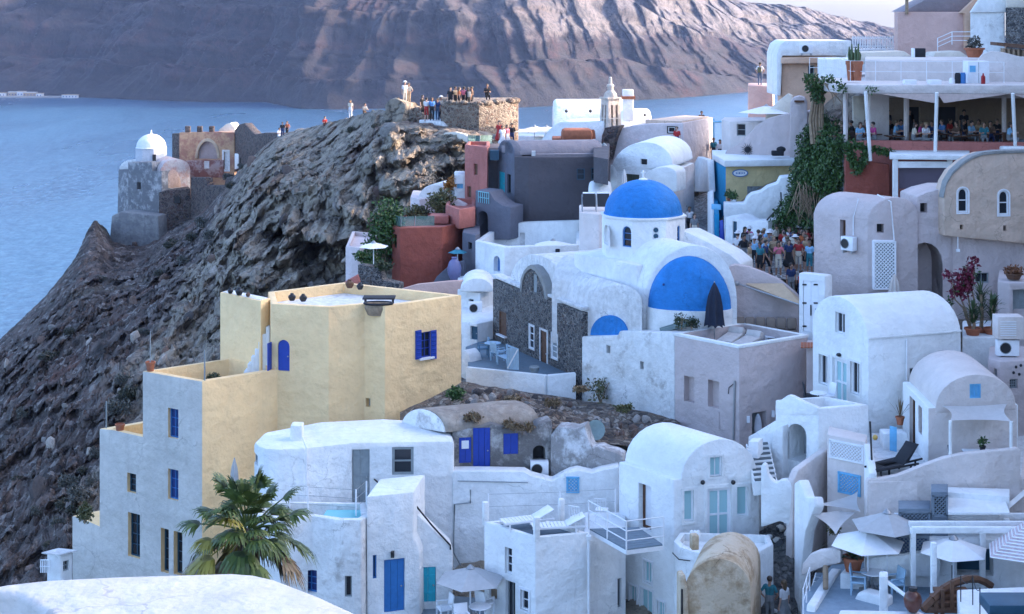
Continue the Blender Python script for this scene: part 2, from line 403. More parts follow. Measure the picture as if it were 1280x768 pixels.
# --- far island
def island_mat():
    t = NT('far_island_rock'); tc = t.n('ShaderNodeTexCoord'); sp = t.n('ShaderNodeSeparateXYZ'); t.l(tc.outputs['Object'], sp.inputs[0])
    co = t.coords((1, 1, 1), False); st = t.coords((.35, .35, 5.5), False)
    big = t.noise(co, .006, 6, .6); fine = t.noise(co, .05, 8, .7); lay = t.noise(st, .012, 6, .65)
    z = t.math('ADD', t.math('MULTIPLY', t.math('ADD', sp.outputs[2], 110.), 1 / 250.), t.math('MULTIPLY', t.math('SUBTRACT', big, .5), .36))
    col = t.ramp(z, [(0., (.03, .028, .032)), (.08, (.055, .047, .048)), (.15, (.10, .06, .05)), (.21, (.055, .05, .052)), (.28, (.12, .055, .048)), (.34, (.065, .056, .056)), (.42, (.11, .075, .065)), (.6, (.10, .085, .08))])
    col = t.mix(t.ramp(lay, [(.48, 0.), (.58, .7)]), col, (.05, .05, .06))
    red = t.noise(co, .011, 5, .6); col = t.mix(t.ramp(red, [(.54, 0.), (.66, .75)]), col, (.14, .05, .042))
    xr = t.math('MULTIPLY', t.math('ADD', sp.outputs[0], 150.), 1 / 500.); xr = t.math('MINIMUM', xr, t.math('MULTIPLY', t.math('SUBTRACT', 760., sp.outputs[0]), 1 / 150.))
    pale = t.math('MULTIPLY', t.ramp(t.math('ADD', z, t.math('MULTIPLY', t.math('SUBTRACT', fine, .5), .25)), [(.27, 0.), (.33, .9), (.60, .9), (.75, .4)]), t.ramp(xr, [(0., 0.), (.5, 1.)]))
    col = t.mix(pale, col, (.52, .50, .48))
    gul = t.noise(t.coords((1.0, .25, .25), False), .03, 6, .65); col = t.mix(t.ramp(gul, [(.52, 0.), (.68, .4)]), col, (.14, .115, .105))
    f3 = t.noise(co, .28, 6, .75); col = t.mix(t.ramp(fine, [(.38, .75), (.55, 0.)]), col, (.02, .02, .024)); col = t.mix(t.ramp(f3, [(.36, .7), (.52, 0.)]), col, (.018, .018, .022)); col = t.mix(t.ramp(f3, [(.6, 0.), (.72, .35)]), col, (.22, .19, .17))
    col = t.mix(1.0, col, (.40, .36, .36), 'MULTIPLY')
    return t.done(col, .95, t.bump(t.math('ADD', fine, t.math('MULTIPLY', f3, .4)), 1.0, 6.0))
nx, ny = 820, 200; xs = np.linspace(-780, 1250, nx); P = np.zeros((ny, nx, 3))
def shore(x):
    pts = [(-1500, 1950), (-800, 2060), (-640, 2080), (-300, 1930), (-240, 1800), (0, 1830), (200, 2030), (420, 2330), (620, 2600), (800, 2900), (1700, 3600)]
    return np.interp(x, [p[0] for p in pts], [p[1] for p in pts])
def crest(x):
    pts = [(-1500, 150), (-700, 170), (-300, 150), (0, 165), (150, 175), (240, 85), (343, 24), (522, 2), (705, -26), (1000, -50), (1700, -90)]
    return np.interp(x, [p[0] for p in pts], [p[1] for p in pts])
for i, x in enumerate(xs):
    s0 = shore(x) + 22 * noise.fractal(Vector((x * .006, 3.1, 0)), 1.0, 2.0, 5); H = crest(x) - SEA + 8 * noise.fractal(Vector((x * .004, 9.1, 0)), 1.0, 2.0, 4); kk = np.interp(x, [-700, -300, -150, 0, 200, 1200], [-1.0, -.9, -.3, .5, .8, .7]); hw = np.interp(x, [-700, 300, 700], [330, 380, 420])
    bend = 60 * noise.noise(Vector((x * .002, 4, 0)))
    for j in range(ny):
        d = j / (ny - 1) * (hw + 150) - 15; t = min(1.0, max(0.0, d / hw)); bands = .045 * math.sin(t * 21 + bend * .06) + .02 * math.sin(t * 47 + x * .01)
        hgt = H * min(1.0, max(0., t + bands * min(1, t * 6) * min(1, (1 - t) * 6)))
        if d > hw: hgt = H + (d - hw) * .03
        gx_ = x + kk * d; rid = noise.ridged_multi_fractal(Vector((gx_ * .0065, d * .0016, 2.0)), .8, 2.2, 8, 1.0, 2.0) - 1.0; r2 = noise.fractal(Vector((gx_ * .05, d * .02, 7.0)), .8, 2.1, 6); ter = noise.fractal(Vector((x * .012, hgt * .05, 5.0)), .9, 2.1, 5)
        k = min(1, max(0, d / 50)) * (1 if d < hw else max(.1, 1 - (d - hw) / 70))
        P[j, i] = (x - (rid * 14 + r2 * 7) * k, s0 + d - (rid * 44 + r2 * 15 + ter * 18) * k, SEA + max(-4, hgt + (rid * 7 + r2 * 3.5) * k) if d > 0 else SEA - 4)
struct(grid_obj('mountain', P, island_mat()))
# small port at the foot of the far island
pm = [plaster('port_house_white', (.62, .6, .6), .2), plaster('port_house_ochre', (.42, .30, .2), .2)]
for i, (px, w, h, k, lab) in enumerate([(4, 9, 5, 0, 'tiny white port house at the foot of the far island, at the sea end'), (17, 12, 6, 1, 'tiny ochre port house with flat roof on the far shore'), (27, 10, 7, 0, 'tiny tall white port house beside the ochre one on the far shore'),
                                  (38, 16, 6, 1, 'long low ochre port shed on the far shore'), (50, 8, 5, 0, 'tiny square white port house at the end of the far quay'), (88, 20, 4, 0, 'lone pale quay building standing apart on the far shore'), (362, 10, 5, 0, 'lone white hut on the far shore above the ruined chapel')]):
    Y = float(shore((px - CX) / F * 2060)) - 6; X = (px - CX) / F * Y; o = thing('port_house', lab, 'house', (X, Y, SEA), 'houses at the far port')
    b = MB(); b.box((0, 0, h / 2), (w, 8, h)); local_build(b, 'wall', pm[k], o, bevel=.2)
    b = MB(); b.box((0, 0, h + .2), (w + .8, 8.8, .5)); local_build(b, 'roof', pm[1 - k], o)
    for q in range(max(1, int(w / 4))): b = MB(); b.box((-w / 2 + 2 + q * 4, -4.02, h * .5), (1.2, .1, 1.6)); local_build(b, 'window', BLUED, o)
b = MB(); b.prism([Vector(((x - CX) / F * Y, Y)) for x, Y in ((-40, 2040), (75, 2045), (80, 2065), (-40, 2070))], SEA - 2, SEA + 1.6)
struct(b.build('quay', plaster('quay_concrete', (.3, .28, .27), .3), None))
# --- the headland: rows of (py, depth) from its foot to its skyline for each photo column
COLS = [(-100, [(1000, 62), (857, 76), (665, 100), (580, 120), (525, 145), (495, 165)]), (0, [(900, 66), (778, 76), (595, 100), (500, 125), (455, 145), (425, 165)]),
        (60, [(860, 66), (720, 78), (545, 100), (460, 120), (405, 145), (368, 168)]), (95, [(855, 66), (690, 80), (520, 101), (430, 121), (365, 148), (322, 172)]), (120, [(850, 66), (660, 82), (500, 102), (400, 124), (335, 158), (268, 184)]), (140, [(840, 67), (640, 83), (485, 102), (395, 124), (335, 162), (300, 190)]),
        (180, [(820, 70), (600, 86), (460, 102), (380, 124), (330, 164), (300, 194)]), (215, [(800, 72), (575, 88), (440, 102), (362, 122), (310, 160), (282, 194)]), (250, [(780, 74), (550, 90), (420, 103), (345, 120), (298, 155), (262, 192)]), (285, [(760, 76), (525, 91), (395, 103), (315, 117), (262, 142), (228, 184)]),
        (320, [(740, 78), (500, 92), (370, 104), (290, 114), (230, 130), (192, 166)]), (350, [(715, 80), (480, 93), (365, 103), (285, 112), (220, 124), (168, 160)]), (400, [(690, 82), (460, 94), (360, 102), (290, 109), (220, 118), (156, 150)]),
        (480, [(650, 84), (430, 95), (345, 102), (260, 106), (190, 112), (136, 124)]), (530, [(620, 86), (410, 97), (330, 102), (245, 106), (190, 110), (150, 119)]), (580, [(610, 86), (390, 98), (315, 103), (240, 107), (195, 110), (164, 115)]),
        (680, [(600, 88), (380, 100), (300, 105), (235, 109), (205, 112), (184, 115)])]
cx_ = [c[0] for c in COLS]; nu, nv = 520, 280
us = np.linspace(-100, 680, nu); A = np.array([[list(q) for q in c[1]] for c in COLS], float)   # columns x 6 x 2
def interp_rows(v):
    k = v * 5; i = int(min(4, math.floor(k))); f = k - i
    p0, p1, p2, p3 = A[:, max(0, i - 1)], A[:, i], A[:, i + 1], A[:, min(5, i + 2)]
    return p1 + f * .5 * (p2 - p0 + f * (2 * p0 - 5 * p1 + 4 * p2 - p3 + f * (3 * (p1 - p2) + p3 - p0)))
P = np.zeros((nv + 26, nu, 3))
CAVES = [(335, 305, 17, 12, 8.0), (388, 318, 12, 15, 7.0), (405, 290, 18, 9, -2.5), (300, 300, 18, 10, -2.0), (362, 292, 9, 20, -2.2), (300, 370, 22, 14, 2.5), (440, 250, 16, 12, -1.5), (470, 225, 12, 16, 1.8), (420, 205, 10, 7, 1.5), (250, 330, 16, 10, 1.8), (150, 560, 20, 30, 1.2), (330, 250, 14, 9, 2.0), (505, 175, 12, 10, 1.6)]
for j in range(nv):
    v = j / (nv - 1); row = interp_rows(v)
    py = np.interp(us, cx_, row[:, 0]); Yr = np.interp(us, cx_, row[:, 1])
    ker = np.ones(15) / 15; pp = np.pad(py, 7, 'edge'); py = py * .35 + .65 * np.convolve(pp, ker, 'valid'); pp = np.pad(Yr, 7, 'edge'); Yr = np.convolve(pp, ker, 'valid')
    for i, px in enumerate(us):
        Y = Yr[i]; p = W(px, py[i], Y); q = p * .09
        steep = 1.0 if px > 300 else .62
        a = noise.ridged_multi_fractal(Vector((q.x, q.y * .8, q.z * 1.1)), .85, 2.15, 7, 1.0, 2.0) - 1.1
        b = noise.fractal(p * .28, .8, 2.1, 5); c = noise.voronoi(p * .55)[0]; rough = min(1, .25 + 1.6 * v * (1 - v) * 2)
        lam = math.sin(p.z * 1.25 + 2.5 * noise.noise(p * .12)) * .55 * (1 if px > 280 else .35)
        s_ = p.z * .42 + 1.5 * noise.fractal(p * .1, 1, 2, 3) + .25 * b; fr2 = s_ - math.floor(s_); stp = (fr2 - (3 * fr2 * fr2 - 2 * fr2 ** 3 if fr2 < .999 else 1)) ; stp = (min(1, max(0, (fr2 - .55) / .3)) - fr2)
        dy = (-(a * 2.6 * steep + b * 1.2 + (c[1] - c[0]) * .7 + lam) + stp * (5.6 if px > 300 else 2.6) * (.5 + abs(noise.noise(p * .07)) * 1.6)) * rough; ck = noise.ridged_multi_fractal(Vector((p.x * .17 + p.z * .03, p.y * .1, p.z * .09)), 1.0, 2.1, 5, 1.0, 2.0); dy += max(0, ck - 1.4) * 7.5 * rough * steep
        for (x0, y0, rx, ry, dd) in CAVES:
            e = ((px - x0) / rx) ** 2 + ((py[i] - y0) / ry) ** 2
            if e < 4: dy += dd / (1 + e * e * 1.5)
        rub = noise.fractal(p * 1.3, .65, 2.2, 5) * .42 * rough; fl = noise.ridged_multi_fractal(Vector((p.x * .34, p.y * .2, p.z * .07)), .9, 2.2, 5, 1.0, 2.0) - 1.0; dy += fl * 1.15 * rough * (1 if px > 260 else .5); led = noise.fractal(Vector((p.x * .12, p.y * .12, p.z * .9)), .8, 2.1, 5); dy -= led * .9 * rough
        P[j, i] = (p.x + (b * .5 + a * .5) * (rough + .25), p.y + dy, p.z + rub + (a * .5 + b * .35) * (rough + .12))
for j in range(26):
    f = (j + 1) / 26
    for i in range(nu):
        e = P[nv - 1, i]; sc_ = 1 + f * .5; n_ = noise.fractal(Vector((e[0] * .1, e[1] * .1, f * 6)), 1, 2, 4) * 2 * min(1, f * 5)
        P[nv + j, i] = (e[0] * sc_, e[1] * sc_, e[2] * (1 + f * .30) - 2.0 * f - f * f * 80 + n_)
def rock_mat():
    t = NT('headland_rock'); co = t.coords((1, 1, 1), False); tc = t.n('ShaderNodeTexCoord'); sp = t.n('ShaderNodeSeparateXYZ'); t.l(tc.outputs['Object'], sp.inputs[0])
    big = t.noise(co, .07, 5, .6); mid = t.noise(co, .4, 8, .7); fine = t.noise(co, 2.4, 8, .72); spk = t.n('ShaderNodeTexVoronoi'); spk.inputs['Scale'].default_value = 1.6; wv = t.n('ShaderNodeVectorMath', operation='MULTIPLY_ADD'); t.l(t.noise(co, .8, 4, .6, 'Color'), wv.inputs[0]); wv.inputs[1].default_value = (2.2, 2.2, 2.2); t.l(co, wv.inputs[2]); t.l(wv.outputs[0], spk.inputs['Vector'])
    light = t.mix(t.ramp(mid, [(.3, 0.), (.7, 1.)]), (.22, .18, .14), (.56, .475, .37))
    darkr = t.mix(t.ramp(mid, [(.35, 0.), (.62, 1.)]), (.045, .036, .033), (.20, .15, .13))
    # pale tuff on the upper headland, dark cinder slope below and seaward
    sel = t.math('ADD', t.math('MULTIPLY', sp.outputs[0], .032), t.math('MULTIPLY', sp.outputs[2], .035)); sel = t.math('ADD', sel, 2.02); sel = t.math('ADD', sel, t.math('MULTIPLY', t.math('SUBTRACT', big, .5), 1.5))
    col = t.mix(t.ramp(sel, [(.42, 0.), (.62, 1.)]), darkr, light)
    redn = t.noise(co, .14, 6, .65); col = t.mix(t.ramp(redn, [(.54, 0.), (.64, .7)]), col, (.17, .085, .065))
    col = t.mix(t.ramp(fine, [(.34, .8), (.46, 0.)]), col, (.05, .043, .042))
    sep = t.n('ShaderNodeSeparateColor'); t.l(spk.outputs['Color'], sep.inputs[0])
    col = t.mix(t.ramp(sep.outputs[1], [(.86, 0.), (.9, .6)]), col, (.40, .36, .33))
    grn = t.noise(co, .1, 5, .6); col = t.mix(t.ramp(grn, [(.6, 0.), (.68, .45)]), col, (.075, .075, .045))
    vcr = t.n('ShaderNodeTexVoronoi', feature='DISTANCE_TO_EDGE'); vcr.inputs['Scale'].default_value = .55; t.l(wv.outputs[0], vcr.inputs['Vector']); crk = t.ramp(vcr.outputs['Distance'], [(0., 0.), (.09, 1.)]); col = t.mix(t.math('MULTIPLY', t.math('SUBTRACT', 1., crk), t.ramp(mid, [(.4, .8), (.6, .1)])), col, (.04, .034, .032))
    h = t.math('ADD', t.math('ADD', mid, t.math('MULTIPLY', fine, .55)), t.math('MULTIPLY', crk, .25))
    return t.done(col, .95, t.bump(h, 1.0, .8))
ROCK = rock_mat()
headland = struct(grid_obj('headland', P, ROCK))
HEAD = P
# --- hillside under the village and an unseen right hill raised to block the sun
ANCH = [W(*a) for a in [(252, 790, 66), (120, 760, 67), (480, 800, 58), (660, 790, 57), (960, 800, 57), (1100, 800, 54), (1280, 800, 52), (975, 352, 77), (858, 282, 100), (885, 215, 112), (1150, 300, 84), (1130, 390, 71), (1270, 390, 70), (1200, 600, 60), (1270, 640, 55),
        (930, 575, 66), (700, 560, 67), (620, 640, 63), (650, 485, 76), (540, 365, 90), (700, 310, 95), (560, 330, 96), (600, 178, 117), (760, 215, 105), (830, 205, 105), (480, 380, 88), (780, 540, 67), (1050, 640, 58), (1010, 700, 56), (1040, 190, 95), (1100, 90, 100), (1280, 40, 105), (1150, 130, 92)]]
ANCH += [Vector(a) for a in [(0, 20, -26), (-20, 25, -30), (15, 25, -24), (0, 0, -24), (0, -40, -16), (-30, 40, -34), (-22, 62, -28), (30, 40, -12), (40, 60, 6), (48, 60, 18), (48, 30, 18), (48, 0, 18), (48, -40, 18), (48, 80, 20), (48, 100, 16), (60, 100, 20), (60, 86, 22), (75, 80, 22), (75, 40, 22), (75, 0, 22), (75, -40, 22), (75, 100, 18), (46, 112, -4), (60, 116, -8), (75, 118, -8), (40, 125, -14), (20, 130, -26), (70, 135, -25), (0, 130, -24), (-20, 105, -30), (-14, 92, -24)]]
AX = np.array([[a.x, a.y, a.z] for a in ANCH])
def ground_z(x, y):
    d = (AX[:, 0] - x) ** 2 + (AX[:, 1] - y) ** 2 + .6; w = d ** -1.9; return float((w * AX[:, 2]).sum() / w.sum())
gx = np.linspace(-17, 80, 130); gy = np.linspace(-45, 140, 220); P = np.zeros((220, 130, 3))
for j, y in enumerate(gy):
    for i, x in enumerate(gx):
        P[j, i] = (x, y, ground_z(x, y) - 1.0 - 2.2 * max(0, -x - 11 if y > 70 else -x - 14) + .35 * noise.fractal(Vector((x * .4, y * .4, 3)), 1, 2, 4))
struct(grid_obj('hillside', P, ROCK))
# ---------------------------------------------------------------- helpers for building details
def part_box(name, m, parent, c, d, rz=0, ry=0, rx=0, bevel=0): return MB().box(c, d, rz, ry, rx).build(name, m, parent, bevel=bevel)
def sheet(name, pts, m, parent=None, t=.03, **kw): return MB().prism([Vector((p[0], p[1])) for p in pts], pts[0][2] - t, pts[0][2]).build(name, m, parent, **kw)
def yaw(fc): return math.atan2(fc.d.y, fc.d.x)
def steps(parent, p0, p1, n, width, side, m, edge=None, h=None):
    """n separate steps climbing from p0 to p1 (world), each `width` wide towards the horizontal unit vector side"""
    p0, p1 = Vector(p0), Vector(p1); d = (p1 - p0) / n; run = Vector((d.x, d.y, 0)); s = Vector((side[0], side[1], 0)) * width
    for k in range(n):
        q = p0 + d * k; top = q.z + d.z; bot = min(p0.z, p1.z) - .05 if h is None else top - h
        o = MB().ext([Vector((a.x, a.y, bot)) for a in (q, q + run * 1.02, q + run * 1.02 + s, q + s)], (0, 0, top - bot)).build('step', m, parent, bevel=.015)
        if edge: MB().ext([Vector((a.x, a.y, top + .003)) for a in (q + run * .12 + s * .06, q + run * .9 + s * .06, q + run * .9 + s * .94, q + run * .12 + s * .94)], (0, 0, .02)).build('tread', edge, o, origin=wloc(o))
def railing(name, label, pts, h, m, rails=3, r=.018, post=None, pr=.025, group=None, cat='railing', thinpost=1.0):
    pts = [Vector(p) for p in pts]; o = thing(name, label, cat, pts[0], group)
    for a, b in zip(pts, pts[1:]):
        n = max(1, round((b - a).length / thinpost))
        for k in range(n + (b is pts[-1])):
            q = a.lerp(b, k / n); MB().tube(q, q + Vector((0, 0, h)), pr, n=6).build('post', post or m, o)
        for k in range(rails):
            z = Vector((0, 0, h * (k + 1) / rails - .01)); MB().tube(a + z, b + z, r, n=5).build('rail', m, o)
    return o
def wire(name, label, pts, r, m, cat='pipe', group=None):
    o = MB().path(pts, r, 6).build(name, m, None, origin=pts[0]); fixlabel(o, label, cat, group, None); return o
def vault_roof(h, fc, x0, y0, ya, x1, y1, vec, m, cm=None, lip=.003, name='roof', n=14, base=0):
    pix = arcpix(x0, y0, 0, ya, x1, y1, n); pts = [p + Vector((*(fc.n * lip), 0)) for p in fc.poly(pix)]
    if base: pts = [pts[0] - Vector((0, 0, base))] + pts + [pts[-1] - Vector((0, 0, base))]
    o = MB().ext(pts, (vec[0], vec[1], 0)).build(name, m, h, bevel=.05)
    if cm is not None: cut(o, cm)
    return o
def ac_unit(name, label, c, rz, w=.85, m=None):
    o = thing(name, label, 'air conditioner', c, 'air conditioning units', rz)
    b = MB(); b.box((0, 0, .3), (w, .32, .6)); local_build(b, 'casing', WP, o, bevel=.02)
    b = MB(); b.path([(-.1 + .21 * math.cos(a), -.17, .3 + .21 * math.sin(a)) for a in [k * math.pi / 8 for k in range(17)]], .015, 5); local_build(b, 'fan_ring', GREYP, o)
    b = MB(); b.ext([(-.1 + .2 * math.cos(a), -.168, .3 + .2 * math.sin(a)) for a in [k * math.pi / 8 for k in range(16)]], (0, .006, 0)); local_build(b, 'fan', BLACK, o)
    for k in range(2): b = MB(); b.box((-w * .35 + k * w * .7, 0, -.06), (.05, .3, .12)); local_build(b, 'foot', METAL, o)
    return o
def lattice(parent, fc, x0, y0, x1, y1, frm, slat, back, d=.02, n=None, name='lattice', cellm=.13):
    u0, u1, z0, z1 = fc.rect(x0, y0, x1, y1); w, hh = u1 - u0, z1 - z0; b = MB(); rz = yaw(fc)
    for (cu, cz, sx, sz) in ((u0 + w / 2, z0, w + .08, .07), (u0 + w / 2, z1, w + .08, .07), (u0, z0 + hh / 2, .07, hh), (u1, z0 + hh / 2, .07, hh)): b.box(fc.at(cu, cz, d), (sx, .06, sz), rz)
    o = b.build(name, frm, parent)
    MB().ext([fc.at(*p, d - .03) for p in outline(u0, u1, z0, z1)], [*(fc.n * -.01), 0]).build('backing', back, o, origin=wloc(o))
    b = MB(); k = -int(hh / cellm) - 1
    while u0 + k * cellm < u1 + hh:
        for sgn in (1, -1):
            a0 = u0 + k * cellm; pts = []
            for zz in (z0, z1):
                uu = a0 + (zz - z0) if sgn == 1 else a0 + hh - (zz - z0); pts.append((uu, zz))
            (ua, za), (ub, zb) = pts
            if ua > ub: ua, za, ub, zb = ub, zb, ua, za
            if ub <= u0 or ua >= u1: continue
            f0 = max(0, (u0 - ua) / (ub - ua)); f1 = min(1, (u1 - ua) / (ub - ua))
            if f1 - f0 < .03: continue
            b.tube(fc.at(ua + (ub - ua) * f0, za + (zb - za) * f0, d), fc.at(ua + (ub - ua) * f1, za + (zb - za) * f1, d), .022, n=4)
        k += 1
    s = b.build('slats', slat, o, origin=wloc(o)); s['kind'] = 'stuff'
    return o
def pot(name, label, c, r, h, m=TERRA, plant=None, group=None, cat='plant pot'):
    o = thing(name, label, cat, c, group)
    b = MB(); b.lathe((0, 0, 0), [(r * .68, 0), (r * .95, h * .82), (r * 1.08, h * .82), (r * 1.08, h), (r * .9, h), (r * .88, h * .86)], 16); local_build(b, 'pot', m, o)
    return o
# ---------------------------------------------------------------- near roof below the camera
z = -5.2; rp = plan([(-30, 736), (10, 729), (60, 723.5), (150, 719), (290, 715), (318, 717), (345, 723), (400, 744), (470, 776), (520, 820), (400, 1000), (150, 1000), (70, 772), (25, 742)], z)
o = MB().prism(rp, z - 6, z).build('near_roof_house', plaster('near_whitewash_warm_light', (.64, .59, .55), .3), None, bevel=.07, origin=(rp[0].x, rp[0].y, z - 6), seg=3)  # warm sunset light is put into this whitewash colour
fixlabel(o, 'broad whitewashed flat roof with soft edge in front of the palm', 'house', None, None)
# ---------------------------------------------------------------- yellow house
zl = ZP(477, 66.0); N = PZ(252, 477, zl); L = PZ(178, 464, zl); Rr = PZ(322, 466, zl); v = Rr - N; back = v * 1.6
yh = thing('yellow_house', 'tall yellow plastered house with grey side wall and stepped terraces', 'house', (N.x, N.y, -25))
gf = Face((L.x, L.y), (N.x, N.y)); yf = Face((N.x, N.y), (Rr.x, Rr.y))
pts = gf.poly([(252.5, 477), (252.5, 790), (90, 770), (90, 645), (97, 646), (124, 658), (124, 536), (140, 537.5), (178, 546), (178, 464)])
wl = MB().ext(pts, back).build('wall', YELLOW, yh, bevel=.05, mats=[YELLOW, GREYW], matfn=lambda f: 1 if f.normal.dot(Vector((*gf.n, 0))) > .9 else 0)
cm = MB(); bk = Vector((back.x, back.y)); bd = bk.normalized()
def sunk(x0, x1, zt, dep, m):                 # terrace sunk behind its parapet
    a, b_ = gf.u(x0) + .25, gf.u(x1) - .25; q = [Vector((*p.xy, 0)) for p in (gf.at(a, 0), gf.at(b_, 0))]
    q = [q[0].xy + bd * .25, q[1].xy + bd * .25, q[1].xy + bd * (bk.length - .3), q[0].xy + bd * (bk.length - .3)]
    cm.prism(q, zt - dep, zt + 1); MB().prism(shrink(q, .004), zt - dep - .04, zt - dep + .01).build('deck', m, yh)
sunk(178, 252, zl, .85, CREAM); sunk(128, 178, gf.pt(150, 541).z, .7, YELLOW)
wk = dict(fr=BLUED, pane=TEAL, mull=(1, 2), depth=.28)
for r in ((210, 511, 223, 548), (210, 587, 223, 625)): opening(yh, gf, *r, cm, fr=BLUEM, pane=BLUED, mull=(1, 2), depth=.22)
opening(yh, gf, 159, 592, 170, 616, cm, fr=TEAL, pane=GL, mull=(0, 2), depth=.24)
opening(yh, gf, 160, 642, 175, 697, cm, fr=TEAL, pane=GL, mull=(1, 3), depth=.26)
for r in ((201, 661, 211, 716), (217, 665, 228, 719)): opening(yh, gf, *r, cm, fr=TEAL, pane=GL, mull=(0, 3), depth=.3)
cut(wl, cm)
zu = ZP(383, 67.7)
up = plan([(339, 380), (411, 384), (456, 380), (481, 383), (577, 369), (430, 353), (335, 365)], zu); cmu = MB()
ub = MB().prism(up, -22, zu).build('upper_wall', YELLOW, yh, bevel=.04)
tw = plan([(275, 366), (326, 377), (338.5, 373.5), ('par', 0, 2, 1)], zu)
tb = MB().prism(tw, -22, zu + .02).build('stair_tower', YELLOW, yh, bevel=.04)
roofin = shrink(up, .28); cmu.prism(roofin, zu - .45, zu + 1)
MB().prism(shrink(up, .285), zu - .5, zu - .44).build('roof_deck', WHITER, yh)
MB().prism(shrink(tw, .1), zu + .021, zu + .04).build('tower_roof', WHITER, yh)
rf = Face(up[3], up[4]); mf = Face(up[0], up[1])
opening(yh, rf, 525, 415, 539, 447, cmu, fr=BLUE, pane=GL, mull=(1, 2), depth=.15, sill=WP)
for (a, b_) in ((519, 526), (538, 545)):
    u0, u1, z0, z1 = rf.rect(a, 413, b_, 449); s = MB(); s.ext([rf.at(*p, .004) for p in outline(u0, u1, z0, z1)], [*(rf.n * .05), 0])
    for k in range(7): s.box(rf.at((u0 + u1) / 2, z0 + (z1 - z0) * (k + .5) / 7, .06), ((u1 - u0) * .7, .03, .05), yaw(rf), 0, .4)
    s.build('shutter', BLUE, yh)
opening(yh, mf, 347, 425, 362, 464, cmu, kind='panel', pane=BLUE, depth=.12, arch=1.0, mull=(2, 1))
u0, u1, z0, z1 = mf.rect(339.5, 428, 347, 462); part_box('door_leaf', BLUE, yh, mf.at(u0 - .02, (z0 + z1) / 2, .16), (.05, .36, z1 - z0), yaw(mf))
opening(yh, Face(up[2], up[3]), 457, 498, 463, 509, cmu, kind='hole', pane=GREYP, depth=.25)
cut(ub, cmu)
st = thing('terrace_stairs', 'white steps beside the blue arched door on the yellow house terrace', 'stairs', PZ(306, 462, zl - .4))
fz = zl - .84; A_ = Vector((*W(300, 400, 68.75).xy, fz)); B_ = Vector((*W(337, 400, 69.0).xy, fz + 2.5)); _x = Vector((*mf.at(0, fz, .62).xy, fz)) + Vector((-1.15, .1, 0))
steps(st, A_, B_, 8, .7, (0, 1), WHITE2)
part_box('hatch', BLUE, st, A_ + Vector((.85, -.03, .22)), (.5, .04, .36))
# things on its roofs
for k, (px, py, r) in enumerate([(288, 362, .13), (299, 364, .17), (310, 366, .1), (365, 372, .17), (379, 373, .17), (437, 356, .2), (450, 358, .16)]):
    q = PZ(px, py + 5, zu + .05) if k < 3 else PZ(px, py + 4, zu - .1); o = MB().lathe((0, 0, 0), [(r * .6, 0), (r, r * .8), (r * .95, r * 1.2), (r * .4, r * 1.7), (r * .45, r * 1.9), (r * .3, r * 1.85)], 12).build('clay_pot', [BLACK, BLACK, BROWN][k % 3], None, origin=(0, 0, 0)); o.location = q
    fixlabel(o, ['dark clay pot at the outer end of the yellow stair tower roof', 'biggest dark clay pot on the yellow stair tower roof', 'smallest brown clay pot on the yellow stair tower roof', 'black clay pot on the yellow roof edge above the arched door', 'black clay pot beside another on the yellow roof edge, toward the low table', 'brown clay pot on the rear parapet of the yellow roof', 'black clay pot on the rear parapet of the yellow roof by the low table'][k], 'pot', 'pots on the yellow roof', None)
q = PZ(474, 372, zu); o = thing('roof_table', 'dark low folding table lying on the yellow house roof', 'table', q - Vector((0, 0, .42)))
b = MB(); b.box((0, 0, .42), (1.4, .8, .06)); local_build(b, 'top', CHAR, o, bevel=.01)
for sx in (-.6, .6):
    for sy in (-.3, .3): b = MB(); b.box((sx, sy, .2), (.05, .05, .4)); local_build(b, 'leg', CHAR, o)
q = PZ(473, 381, zu); o = thing('wicker_basket', 'brown wicker basket with dark rim on the yellow house roof', 'basket', q - Vector((0, 0, .44)))
b = MB(); b.lathe((0, 0, 0), [(.38, 0), (.5, .3), (.46, .5), (.4, .48), (.42, .3), (.3, .06)], 18, True, (1.2, .7)); local_build(b, 'basket', WOOD, o)
b = MB(); b.path([(1.2 * .5 * math.cos(a), .7 * .5 * math.sin(a), .5) for a in [k * math.pi / 10 for k in range(21)]], .05, 6); local_build(b, 'rim', CHAR, o)
for k, (px, py, lab) in enumerate([(184, 461, 'terracotta pot with a bare pole on the yellow house corner'), (146, 539, 'small terracotta pot on the low terrace of the yellow house')]):
    q = gf.pt(px, py + 3); o = pot('terracotta_pot', lab, q + Vector((.1, .15, -.05)), .2, .42)
    if k == 0: b = MB(); b.tube((0, 0, .3), (0, 0, 1.7), .03, .02); local_build(b, 'pole', GREYP, o)
for px, py, lab in ((252, 472, 'bare grey pole at the near corner of the yellow house'), (129, 534, 'bare grey pole on the lower terrace parapet')):
    q = gf.pt(px, py + 5) + Vector((.1, .15, 0)); o = MB().tube((0, 0, 0), (0, 0, 1.25), .035, .03).build('flag_pole', GREYP, None); o.location = q; fixlabel(o, lab, 'pole', None, None)
# small white shed beyond its lower end
h = House('white_shed', 'small white shed beside the foot of the yellow house', [(58, 692), (76, 694), (91, 690), ('par', 0, 2, 1)], ZP(694, 68), -27, WHITE); h.op(1, 79, 701, 86, 714, fr=GREYP); 
b = MB(); b.prism(shrink(h.xy, -.1), h.zt, h.zt + .06); b.build('roof', WHITER, h.o); h.done()
railing('terrace_railing', 'little white railing beside the white shed', [W(51, 716, 68), W(62, 716, 67.5)], .55, WP, 2, .02, thinpost=.15)
